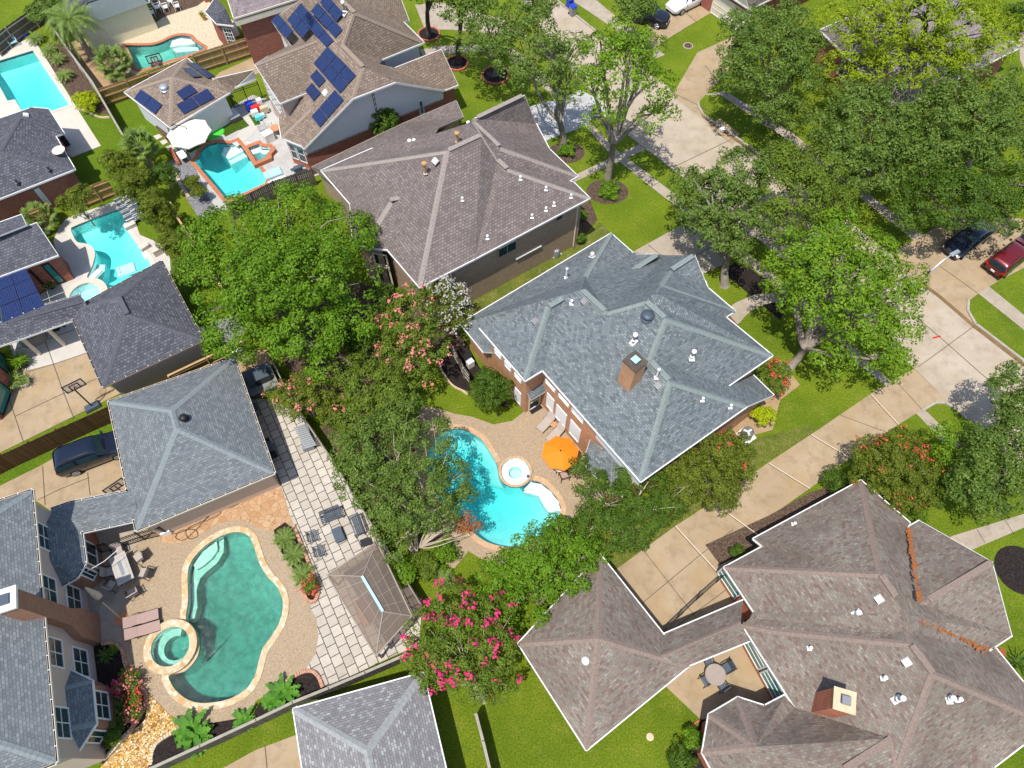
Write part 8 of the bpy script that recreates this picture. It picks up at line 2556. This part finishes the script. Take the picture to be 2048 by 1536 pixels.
ch = chair('patio_chair', 'dark chair beside the table under the orange umbrella', 'sling', 'black')
place(ch, 1127, 956, ang(P(1127, 956), P(1119, 935)))
mb = MB(); c = P(1070, 816, .05); mb.box(c, (.95, .6, .03), rz=ang(P(1061, 800), P(1095, 780))); tag(mb.build('door_mat', M['black']), 'black door mat outside the sheltered garden door', 'door mat')
def ac_unit(label, px, py, s=.8):
    p = P(px, py)
    root = thing('air_conditioner', label, 'air conditioner', (p.x, p.y, 0), .6)
    mb = MB(); mb.box((0, 0, .05), (s * 1.3, s * 1.3, .1)); mb.build('base', M['pvc'], root, world=False)
    mb = MB(); mb.lathe((0, 0, .1), [(s / 2, 0), (s / 2, s * .85), (s * .46, s * .9), (s * .42, s * .9), (s * .4, s * .8), (.001, s * .8)], n=24); mb.build('housing', M['grey_metal'], root, world=False)
    mb = MB()
    for k in range(3):
        a = k * 2.094
        mb.box((math.cos(a) * s * .2, math.sin(a) * s * .2, s * .86 + .08), (s * .36, s * .16, .02), rz=a)
    mb.build('fan', M['pvc'], root, world=False)
    mb = MB()
    for k in range(1, 5):
        r_ = s * .42 * k / 4
        mb.path([(r_ * math.cos(6.2832 * i / 20), r_ * math.sin(6.2832 * i / 20), s * .9 + .11) for i in range(21)], .008, n=4)
    mb.build('fan_grille', M['black'], root, world=False)
ac_unit('round grey air conditioner at the east corner of the grey house', 1490, 873, .85)
ac_unit('grey air conditioner by the brown brick corner', 1110, 507, .6)
def pot(label, px, py, r, h, mat='terracotta', plant=None, L=.6, seed=1, n=40, leaf='leaf_palm', kind='blade'):
    p = P(px, py)
    root = thing('plant_pot', label, 'plant pot', (p.x, p.y, 0))
    mb = MB(); mb.lathe((p.x, p.y, .03), [(.001, 0), (r * .7, 0), (r, h), (r * .88, h), (r * .8, h * .85), (.001, h * .85)], n=18); mb.build('pot', M[mat], root)
    if plant:
        g = np.random.default_rng(seed); q = []
        for i in range(n):
            az = 2.4 * i; blade(q, Vector((p.x, p.y, h)), (math.cos(az), math.sin(az)), L * (.6 + .5 * g.random()), L * .05, .35 + .4 * g.random(), up=1.2 - .8 * i / n)
        quads_obj('foliage', np.array([[tuple(v) for v in f] for f in q]), M[leaf], root)
pot('terracotta pot on the mulch, upper of two', 678, 854, .3, .35)
pot('terracotta pot on the mulch, lower of two', 687, 861, .3, .35)
pot('large dark pot of long grass on the charcoal house drive', 48, 730, .5, .5, 'black', True, .95, 3, 60, 'leaf_ash')
pot('pale pot of striped grass nearest the left edge', 32, 770, .45, .4, 'pvc', True, 1.0, 4, 60, 'leaf_palm')
pot('white pot of bright grass beside the striped one', 52, 768, .42, .4, 'pvc', True, .8, 5, 50, 'leaf_palm')
pot('black pot with a yucca by the teal doors', 105, 576, .28, .45, 'black', True, .85, 6, 40, 'leaf_palm')
pot('pale pot under the palm near the curved pool', 97, 468, .3, .4, 'steel')
pot('blue glazed pot beside the pale blue chairs', 42, 79, .25, .3, 'blue')
pot('second blue pot near the cycads', 53, 74, .22, .3, 'blue')
pot('terracotta pot by the bay at the top', 410, 40, .22, .3, 'terracotta', True, .4, 7, 20, 'leaf_ash')
pot('terracotta pot with greens near the brick pier', 405, 33, .22, .3, 'terracotta', True, .5, 8, 24, 'leaf_ash')

# paved terrace furniture
tdir = ang(P(600, 1000), P(660, 978))
sv = bench('slate blue metal loveseat on the terrace, upper side', 1.35)
place(sv, 666, 1036, ang(P(666, 1036), P(678, 1072)))
dup_px(sv, 715, 1055, ang(P(715, 1055), P(680, 1070)), 'slate blue metal loveseat on the terrace, fence side')
cs = chair('patio_chair', 'slate blue slatted armchair, upper one left of the low table', 'navy_metal', 'navy_metal', slats=True, W=.66)
place(cs, 629, 1077, tdir)
dup_px(cs, 642, 1107, tdir, 'slate blue slatted armchair, lower one left of the low table')
patio_table('slate blue low table between the metal seats', 679, 1073, 1.0, .62, ang(P(672, 1055), P(686, 1090)), 'navy_metal', 'navy_metal', .45)
patio_table('small dark table beside the screened gazebo', 733, 1088, .62, .5, tdir, 'black', 'black', .45)

def gazebo():
    V = {'a': (654, 1150, 2.4), 'b': (754, 1084, 2.4), 'c': (824, 1232, 2.4), 'd': (752, 1312, 2.4), 'k1': (724.5, 1153, 3.2), 'k2': (766, 1223, 3.2)}
    r = Roof(V)
    q = {k: r.pt(k) for k in V}
    root = thing('gazebo', 'bronze-framed gazebo with a translucent hip roof on the terrace', 'gazebo', (q['a'] + q['c']) / 2 * Vector((1, 1, 0)).length * 0 + Vector(((q['a'].x + q['c'].x) / 2, (q['a'].y + q['c'].y) / 2, 0)))
    s = NB('smoked_polycarbonate')
    tr = s.n('BsdfTransparent'); tr.inputs['Color'].default_value = (.5, .42, .34, 1)
    pb = s.n('BsdfPrincipled'); pb.inputs['Base Color'].default_value = (.24, .19, .15, 1); pb.inputs['Roughness'].default_value = .25
    m = s.n('MixShader'); m.inputs[0].default_value = .55
    s.l(tr.outputs[0], m.inputs[1]); s.l(pb.outputs[0], m.inputs[2]); s.l(m.outputs[0], s.out.inputs[0])
    M['polycarb'] = s.mat
    fr = MB()
    for f in (('a', 'd', 'k2', 'k1'), ('b', 'k1', 'k2', 'c'), ('a', 'k1', 'b'), ('d', 'c', 'k2')):
        p = [q[k] for k in f]
        if (p[1] - p[0]).cross(p[2] - p[0]).z < 0:
            p.reverse()
        mb = MB(); mb.face(p); mb.build('roof_panel', M['polycarb'], root)
    def bar(a, b, w=.05):
        fr.tube(a + Vector((0, 0, .03)), b + Vector((0, 0, .03)), w, n=6)
    for a, b in (('a', 'b'), ('b', 'c'), ('c', 'd'), ('d', 'a'), ('a', 'k1'), ('b', 'k1'), ('c', 'k2'), ('d', 'k2')):
        bar(q[a], q[b], .05 if a + b in ('ab', 'bc', 'cd', 'da') else .035)
    for i in range(1, 5):
        t = i / 5
        bar(q['a'].lerp(q['d'], t), q['k1'].lerp(q['k2'], (t - .1) / .8), .018); bar(q['b'].lerp(q['c'], t), q['k1'].lerp(q['k2'], (t - .1) / .8), .018)
    for t in (.36, .7):
        bar(q['a'].lerp(q['k1'], t), q['d'].lerp(q['k2'], t), .015); bar(q['b'].lerp(q['k1'], t), q['c'].lerp(q['k2'], t), .015)
        bar(q['a'].lerp(q['k1'], t), q['b'].lerp(q['k1'], t), .015); bar(q['d'].lerp(q['k2'], t), q['c'].lerp(q['k2'], t), .015)
    fr.build('frame', M['grey_trim'], root)
    mb = MB(); mb.box((q['k1'] + q['k2']) / 2 + Vector((0, 0, .08)), ((q['k2'] - q['k1']).length, .16, .05), rz=ang(q['k1'], q['k2'])); mb.build('ridge_cap', M['pale_blue'], root)
    cen = (q['a'] + q['c']) / 2
    for k in 'abcd':
        e = q[k].lerp(cen, .07)
        mb = MB(); mb.box((e.x, e.y, 1.2), (.12, .12, 2.4), rz=ang(q['a'], q['b'])); mb.build('post', M['grey_trim'], root)
gazebo()
patio_table('brown dining table under the screened gazebo', 735, 1225, 1.6, .9, PAV_ROT, 'terracotta', 'black', .72)

def box_store(label, pxs, h, mat, lid=None, cat='storage box', name='storage_box', slats=0):
    p = [P(x, y, h) for x, y in pxs]
    c = sum(p, Vector()) / 4
    root = thing(name, label, cat, (c.x, c.y, 0))
    e1, e2 = p[1] - p[0], p[3] - p[0]
    mb = MB(); mb.box((c.x, c.y, h / 2 - .03), (e1.length * .96, e2.length * .96, h - .06), rz=math.atan2(e1.y, e1.x)); mb.build('box_body', M[mat], root)
    mb = MB()
    if slats:
        for i in range(slats):
            q = c + e2 * ((i + .5) / slats - .5)
            mb.box((q.x, q.y, h), (e1.length, e2.length / slats * .8, .04), rz=math.atan2(e1.y, e1.x))
    else:
        mb.box((c.x, c.y, h), (e1.length, e2.length, .07), rz=math.atan2(e1.y, e1.x), top=.97)
    mb.build('lid', M[lid or mat], root)
    return root
box_store('slatted grey storage bench at the fence end of the terrace', [(587, 856), (609, 849), (632, 886), (611, 899)], .6, 'grey_metal', 'steel', slats=12)
box_store('long low dark store beside the blue-grey garage', [(483, 748), (537, 722), (548, 745), (500, 772)], 1.0, 'navy_metal', 'navy_metal')
box_store('smaller dark store standing against the long low one', [(500, 745), (531, 732), (538, 752), (510, 763)], 1.25, 'black', 'navy_metal')
box_store('grey tarp-covered stack at the top of the terrace', [(490, 775), (545, 752), (556, 762), (508, 792)], .5, 'navy_metal', 'grey_metal')
box_store('planter box of vegetables beside the white garage', zc([(345, 550), (375, 535), (455, 610), (425, 620)]), .5, 'fence_new', 'mulch_brown', 'planter', 'raised_planter')
box_store('grey wooden bench box against the white garage', zc([(790, 460), (850, 430), (895, 480), (830, 510)]), .55, 'fence_grey', 'steel', slats=4)
box_store('white outdoor counter by the turret bay', zc([(1020, 590), (1075, 560), (1100, 590), (1045, 615)]), .9, 'pvc', 'pvc', 'counter', 'outdoor_counter')
box_store('pale utility box near the blue-grey garage wall', [(311, 1058), (330, 1050), (344, 1060), (326, 1066)], .5, 'pvc', 'pvc', 'box')

def grill(label, px, py, rz, s=1.0, mat='black'):
    p = P(px, py)
    root = thing('barbecue_grill', label, 'grill', (p.x, p.y, 0), rz)
    mb = MB(); mb.box((0, 0, .45 * s), (1.0 * s, .5 * s, .75 * s)); mb.build('cart', M[mat], root, world=False)
    mb = MB()
    k = 8
    for i in range(k):
        a0, a1 = math.pi * i / k, math.pi * (i + 1) / k
        y0, z0, y1, z1 = .27 * math.cos(a0), .25 * math.sin(a0), .27 * math.cos(a1), .25 * math.sin(a1)
        mb.face([(-.38 * s, y0 * s, (.85 + z0) * s), (-.38 * s, y1 * s, (.85 + z1) * s), (.38 * s, y1 * s, (.85 + z1) * s), (.38 * s, y0 * s, (.85 + z0) * s)][::-1])
    mb.face([(.38 * s, .27 * math.cos(math.pi * i / k) * s, (.85 + .25 * math.sin(math.pi * i / k)) * s) for i in range(k + 1)])
    mb.face([(-.38 * s, .27 * math.cos(math.pi * i / k) * s, (.85 + .25 * math.sin(math.pi * i / k)) * s) for i in range(k, -1, -1)])
    mb.build('hood', M['navy_metal' if mat != 'steel' else 'steel'], root, world=False)
    for sg in (-1, 1):
        mb = MB(); mb.box((sg * .62 * s, 0, .84 * s), (.3 * s, .42 * s, .03)); mb.build('side_shelf', M[mat], root, world=False)
grill('black covered grill in the garage shade on the terrace', 546, 905, PAV_ROT)
grill('dark kettle cart by the terrace corner of the garage', 515, 822, PAV_ROT, .7, 'grey_metal')
grill('big black grill in the shade of the left bungalow', 131, 287, ang(P(122, 272), P(143, 297)), 1.1)
grill('steel grill against the cream wall, left one', 275, 56, .45, .9, 'steel')
grill('dark grill against the cream wall, right one', 291, 51, .45, .8)
grill('blue-grey grill by the weathered fence corner', 599, 347, .5, .8, 'navy_metal')
grill('black covered cooker under the charcoal breezeway', 112, 660, .3, .6)
def covered(label, px, py, sx, sy, h, rz, mat):
    p = P(px, py); mb = MB()
    prof = []
    root = mb.lathe((0, 0, 0), [(.001, h), (.35, h * .98), (.47, h * .85), (.5, 0)][::-1], n=20)
    mb.v = [Vector((v.x * sx, v.y * sy, v.z * (1 + .06 * math.sin(v.x * 13 + v.y * 9)))) for v in mb.v]
    o = mb.build('furniture_cover', M[mat], None, smooth=True)
    o.location = (p.x, p.y, .03); o.rotation_euler = (0, 0, rz)
    return tag(o, label, 'cover')
covered('brown fabric cover over furniture on the charcoal house drive', 70, 682, 1.9, 1.2, .75, .35, 'grey_trim')
covered('grey covered kettle beside the brown brick wall', 1112, 512, .6, .6, .8, 0, 'grey_metal')

# dining set by the lower-left bay
dd = ang(P(265, 1178), P(240, 1108))
patio_table('rectangular grey stone fire table with an inset panel', 253.5, 1142, 2.0, 1.02, dd, 'stone_top', 'grey_trim', .7, firepit=True)
cc = chair('patio_chair', 'grey cushioned patio chair at the upper end of the stone table', 'sling_grey', 'black', W=.68)
tc = P(253.5, 1142)
def at_table(px, py):
    p = P(px, py); return math.atan2(tc.y - p.y, tc.x - p.x)
place(cc, 243, 1104, at_table(243, 1104) )
for px, py, lab in ((284, 1118, 'grey cushioned patio chair on the pool side of the stone table, upper'), (294, 1150, 'grey cushioned patio chair on the pool side of the stone table, lower'), (273, 1188, 'grey cushioned patio chair at the lower end of the stone table'),
                    (226, 1148, 'grey cushioned patio chair on the house side of the stone table, upper'), (231, 1174, 'grey cushioned patio chair on the house side of the stone table, lower')):
    rz = dd - math.pi / 2 if px > 280 else (dd + math.pi / 2 if False else at_table(px, py))
    if px > 280:
        rz = at_table(px, py)
    dup_px(cc, px, py, rz, lab, 'chairs round the stone table')
cc['group'] = 'chairs round the stone table'
l1 = lounger('sun_lounger', 'taupe sling lounger by the green pool, nearer the dining set', 'sling', 'black', 12, 2.05, .68)
ldir = ang(P(262, 1245), P(318, 1228))
place(l1, 279, 1242, ldir)
dup_px(l1, 282, 1265, ldir, 'taupe sling lounger by the green pool, nearer the round spa', 'loungers by the green pool')
l1['group'] = 'loungers by the green pool'
def folded_umbrella():
    b = P(243, 1238)
    root = thing('folded_umbrella', 'closed beige cantilever umbrella standing against the house wall', 'umbrella', b)
    mb = MB(); mb.lathe(b, [(.42, 0), (.42, .07), (.1, .1), (.001, .1)], n=20); mb.build('base', M['terracotta'], root)
    top = P(170, 1175, 2.5)
    m = P(205, 1205, 1.9)
    mb = MB(); mb.path([b, m.lerp(b, .4), m], [.04, .04, .035], n=8); mb.build('pole', M['stone_tan'], root)
    mb = MB(); e = P(200, 1195, 1.6)
    d = (e - top)
    mb.path([top, top.lerp(e, .3), top.lerp(e, .75), e], [.05, .14, .24, .2], n=10); mb.build('canopy', M['stone_tan'], root)
folded_umbrella()
pts = [P(*q) for q in spline([(512, 985), (470, 1012), (440, 1020), (420, 1032), (392, 1060), (370, 1080), (352, 1076), (362, 1062), (390, 1060), (396, 1072), (380, 1078), (372, 1064), (385, 1052), (410, 1040), (425, 1022), (440, 1022), (438, 1030), (400, 1048), (360, 1066), (338, 1066), (345, 1050), (325, 1062)], 5, False)]
mb = MB(); mb.path([p + Vector((0, 0, .05)) for p in pts], .022, n=5); tag(mb.build('garden_hose', M['black']), 'black garden hose looping over the stamped stone', 'hose')
mb = MB(); a, b = P(175, 1142, 2.4), P(235, 1100, 2.3); mb.path([a, a.lerp(b, .5) - Vector((0, 0, .2)), b], .018, n=5); tag(mb.build('light_cord', M['pvc']), 'white cord strung from the bay to the dining set', 'cord')

# basketball hoops
def hoop(label, base_px, top_px, board_px, board_tan, h=2.6, name='basketball_hoop'):
    b = P(*base_px)
    root = thing(name, label, 'basketball hoop', b)
    top = P(*top_px, h)
    mb = MB(); mb.path([b + Vector((0, 0, .1)), top], .05, n=8); mb.build('pole', M['black'], root)
    mb = MB(); mb.box((b.x, b.y, .15), (1.15, .6, .28), rz=board_tan, top=.8); mb.build('base', M['navy_metal'], root)
    c = P(*board_px, h + .25)
    u = Vector((math.cos(board_tan), math.sin(board_tan), 0)); o = Vector((-u.y, u.x, 0))
    if (c - b).dot(o) < 0:
        o = -o
    W, H = 1.35, .85
    mb = MB()
    for x0, x1, z0, z1 in ((-W / 2, W / 2, -H / 2, -H / 2 + .07), (-W / 2, W / 2, H / 2 - .07, H / 2), (-W / 2, -W / 2 + .07, -H / 2, H / 2), (W / 2 - .07, W / 2, -H / 2, H / 2), (-.32, -.25, -H / 2, H / 2 - .25), (.25, .32, -H / 2, H / 2 - .25), (-.3, .3, H / 2 - .3, H / 2 - .24)):
        mb.box(c + u * (x0 + x1) / 2 + Vector((0, 0, (z0 + z1) / 2)), (x1 - x0, .05, z1 - z0), rz=board_tan)
    mb.build('backboard_frame', M['black'], root)
    s = NB('acrylic_board_' + str(int(base_px[0])))
    tr = s.n('BsdfTransparent'); pb = s.n('BsdfPrincipled'); pb.inputs['Base Color'].default_value = (.6, .55, .5, 1); pb.inputs['Roughness'].default_value = .1
    m = s.n('MixShader'); m.inputs[0].default_value = .25; s.l(tr.outputs[0], m.inputs[1]); s.l(pb.outputs[0], m.inputs[2]); s.l(m.outputs[0], s.out.inputs[0])
    mb = MB(); mb.box(c, (W - .1, .02, H - .1), rz=board_tan); mb.build('backboard', s.mat, root)
    mb = MB(); rc = c + o * .35 - Vector((0, 0, H / 2 - .12)); mb.path([rc + Vector((.23 * math.cos(6.2832 * i / 18), .23 * math.sin(6.2832 * i / 18), 0)) for i in range(19)], .016, n=6)
    mb.tube(c - Vector((0, 0, H / 2 - .12)), rc - o * .2, .03, n=5); mb.build('rim', M['red'], root)
    mb = MB()
    for i in range(12):
        a = 6.2832 * i / 12
        p0 = rc + Vector((.23 * math.cos(a), .23 * math.sin(a), 0)); p1 = rc + Vector((.12 * math.cos(a + .3), .12 * math.sin(a + .3), -.4))
        mb.tube(p0, p1, .006, n=4)
    mb.build('net', M['pvc'], root)
    mb = MB(); mb.tube(top, c - o * .03, .04, n=6); mb.build('arm', M['black'], root)
bt = ang(P(130, 783), P(168, 764))
hoop('portable basketball hoop at the fence on the charcoal house drive', (187, 815), (150, 780), (148, 772), bt)
hoop('basketball hoop beside the garage near the parked car', (262, 1000), (242, 982), (230, 973), ang(P(213, 985), P(247, 962)), 2.4)

# curved pool: loungers along the hedge, floats, ledge blocks
lb = lounger('sun_lounger', 'first navy lounger from the pool end of the row', 'navy_metal', 'pvc', 8, 1.5, .42)
ld = ang(P(272, 436), P(262, 441))
row = [(254, 399), (259, 407), (264, 416), (269, 425), (274, 434), (279, 441)]
for i, (px, py) in enumerate(row):
    nm = ('first', 'second', 'third', 'fourth', 'fifth', 'last')[i]
    if i == 0:
        place(lb, px, py, ld)
    else:
        dup_px(lb, px, py, ld, nm + ' navy and white lounger down the row beside the curved pool', 'navy loungers beside the curved pool')
lb['label'] = 'first navy and white lounger at the top of the row beside the curved pool'
lb['group'] = 'navy loungers beside the curved pool'
def pool_float(label, px, py, rz, L, W, mat, z=-.05):
    p = P(px, py, z)
    root = thing('pool_float', label, 'pool float', (p.x, p.y, z), rz)
    mb = MB(); mb.box((0, 0, .06), (L, W, .12), top=.9); mb.build('mattress', M[mat], root, world=False)
    mb = MB(); mb.box((-L * .38, 0, .15), (L * .2, W * .9, .08), top=.8); mb.build('headrest', M[mat], root, world=False)
pool_float('white float at the step end of the curved pool', 193, 549, 1.1, 1.0, .5, 'pvc')
pool_float('white float against the far wall of the curved pool', 292, 512, 2.2, .8, .4, 'pvc')
pool_float('pale square float in the middle of the curved pool', 253, 540, .45, 1.5, 1.1, 'pale_blue')
pool_float('mint inflatable beside the blue rectangular pool', 546, 347, .5, 1.6, .9, 'pale_blue', .1)
pool_float('black and white striped mat by the weathered fence', 556, 363, .5, 1.7, .6, 'pvc', .05)
for i, (q, h, lab) in enumerate((([(245, 451), (267, 440), (271, 447), (251, 457)], .35, 'pale stone block at the upper corner of the curved pool'), ([(276, 493), (292, 482), (297, 490), (283, 500)], .35, 'pale stone block on the hedge side of the curved pool'), ([(300, 499), (322, 487), (327, 494), (305, 507)], .6, 'taller pale stone wall end beside the curved pool'))):
    box_store(lab, q, h, 'coping_white', 'coping_white', 'stone block', 'stone_block')
wl = MB()

# umbrella terrace by the solar house
def cantilever():
    root = umbrella('large off-white cantilever parasol over the turf beside the blue pool', 378, 266, 2.5, 1.9, 'canvas', 8, .5, pole=False)
    b = P(360, 305)
    mb = MB(); mb.box((b.x, b.y, .1), (.9, .9, .16), rz=.5, top=.85); mb.build('base', M['navy_metal'], root)
    top = Vector((root.location.x, root.location.y, 3.15))
    mb = MB(); mb.path([b + Vector((0, 0, .1)), b + Vector((-.15, .05, 1.2)), b + Vector((-.1, .3, 2.5)), b.lerp(top, .4) + Vector((0, 0, 2.0)), top], [.05, .05, .045, .035, .03], n=8); mb.build('arm', M['black'], root)
cantilever()
patio_table('small round turquoise table by the white garage', 443, 238, .42, .42, 0, 'teal', 'teal', .7, rnd=True)
mb = MB(); c = P(*zc([(705, 595)])[0]); mb.lathe((0, 0, 0), [(.001, .07), (.9, .07), (1.0, .0)][::-1], n=20); o = mb.build('putting_green', M['green_plastic']); o.location = (c.x, c.y, .03); o.scale = (1.25, .8, 1); o.rotation_euler = (0, 0, .4)
tag(o, 'bright green putting mat beside the parasol', 'putting mat')
toys = [((960, 440), .8, .7, .7, 'blue', 'blue toy chest in the pile of toys'), ((1000, 455), 1.0, .5, .6, 'red', 'red toy cart in the pile of toys'), ((1025, 430), .5, .5, .9, 'pvc', 'white toy kitchen in the pile of toys'), ((990, 480), .7, .5, .5, 'pvc', 'white toy box at the lower end of the pile'),
        ((1015, 405), .35, .35, .6, 'yellow', 'yellow toy at the top of the pile'), ((1010, 510), .6, .4, .4, 'teal', 'turquoise ride-on toy on the turf strip'), ((1050, 460), .8, .5, .6, 'stone_tan', 'cardboard coloured box beside the toys'), ((1030, 495), .7, .4, .35, 'pale_blue', 'pale blue tub beside the toys')]
for (zx, zy), sx, sy, h, mt, lab in toys:
    p = P(*zc([(zx, zy)])[0]); root = thing('toy', lab, 'toy', (p.x, p.y, 0), .5)
    mb = MB(); mb.box((0, 0, h / 2 + .08), (sx, sy, h), top=.85); mb.build('toy_body', M[mt], root, world=False)
    for sg in (-1, 1):
        mb = MB(); mb.tube((sg * sx * .3, -sy * .55, .09), (sg * sx * .3, sy * .55, .09), .09, n=10); mb.build('wheel', M['black'], root, world=False)
patio_table('small brown table beside the turret bay', *zc([(1122, 590)])[0], .45, .45, 0, 'terracotta', 'black', .6, rnd=True)
lw = lounger('sun_lounger', 'white lounger by the parasol foot', 'pvc', 'pvc', 30, 1.4, .6)
place(lw, 370, 320, 2.2)
for px, py, z, lab in ((640, 308, 1.4, 'meter boxes'), ):
    pass

# chairs on the far patio and by the long pool
wc = chair('patio_chair', 'white reclining chair nearest the cream wall', 'pvc', 'pvc', W=.62)
place(wc, 306, 33, .4)
for px, py, lab in ((318, 22, 'white reclining chair second from the cream wall'), (334, 22, 'white reclining chair in the middle of the far patio'), (344, 10, 'white reclining chair at the back of the far patio'), (357, 20, 'white reclining chair out in the sun')):
    dup_px(wc, px, py, .4, lab, 'white chairs on the far patio')
wc['group'] = 'white chairs on the far patio'
ad = chair('garden_chair', 'pale blue slatted chair at the corner of the long pool', 'pale_blue', 'pale_blue', slats=True, W=.75)
place(ad, 31, 92, ang(P(31, 92), P(45, 112)))
dup_px(ad, 6, 103, ang(P(6, 103), P(20, 122)), 'pale blue slatted chair at the left edge', 'pale blue chairs by the long pool')
ad['group'] = 'pale blue chairs by the long pool'
hoop('small poolside basketball hoop standing in the freeform pool edge', (314, 130), (309, 119), (308, 117), .4, 1.0, 'pool_hoop')

# patio set at the lower right
tc = P(1425, 1352)
patio_table('octagonal bronze glass patio table with an umbrella hole', 1425, 1352, .62, .62, .3, 'grey_trim', 'black', .72, rnd=True, name='patio_table')
k4 = chair('patio_chair', 'dark sling chair at the upper left of the bronze table', 'navy_metal', 'black', W=.58)
for i, (px, py, lab) in enumerate(((1414, 1328, 'dark sling chair at the top of the bronze table'), (1450, 1338, 'dark sling chair on the window side of the bronze table'), (1439, 1372, 'dark sling chair at the bottom of the bronze table'), (1409, 1362, 'dark sling chair on the lawn side of the bronze table'))):
    rz = at_table(px, py)
    if i == 0:
        place(k4, px, py, rz); k4['label'] = lab; k4['group'] = 'chairs round the bronze table'
    else:
        dup_px(k4, px, py, rz, lab, 'chairs round the bronze table')

# small yard clutter beside the centre house
box_store('dark bin with a red side behind the small fence', [(925, 712), (940, 703), (943, 712), (928, 722)], .9, 'black', 'black', 'bin', 'yard_bin')
box_store('white folded cart behind the small fence', [(932, 722), (944, 715), (948, 722), (936, 731)], .7, 'pvc', 'pvc', 'cart', 'yard_cart')
mb = MB(); c = P(1060, 823); 
fl = pool_float('small blue float valve on the spa rim', 1056, 953, 0, .18, .16, 'blue', .12)
# house number post at the far kerb
box_store('white painted kerb block by the far lawn', [(1438, 256), (1448, 253), (1452, 259), (1442, 262)], .2, 'pvc', 'pvc', 'kerb block', 'kerb_block')
# boxes and pipes on the red gable wall
box_store('pale electric box beside the red gable wall', [(638, 309), (650, 304), (654, 309), (642, 315)], 1.2, 'steel', 'steel', 'electric box', 'electric_box')
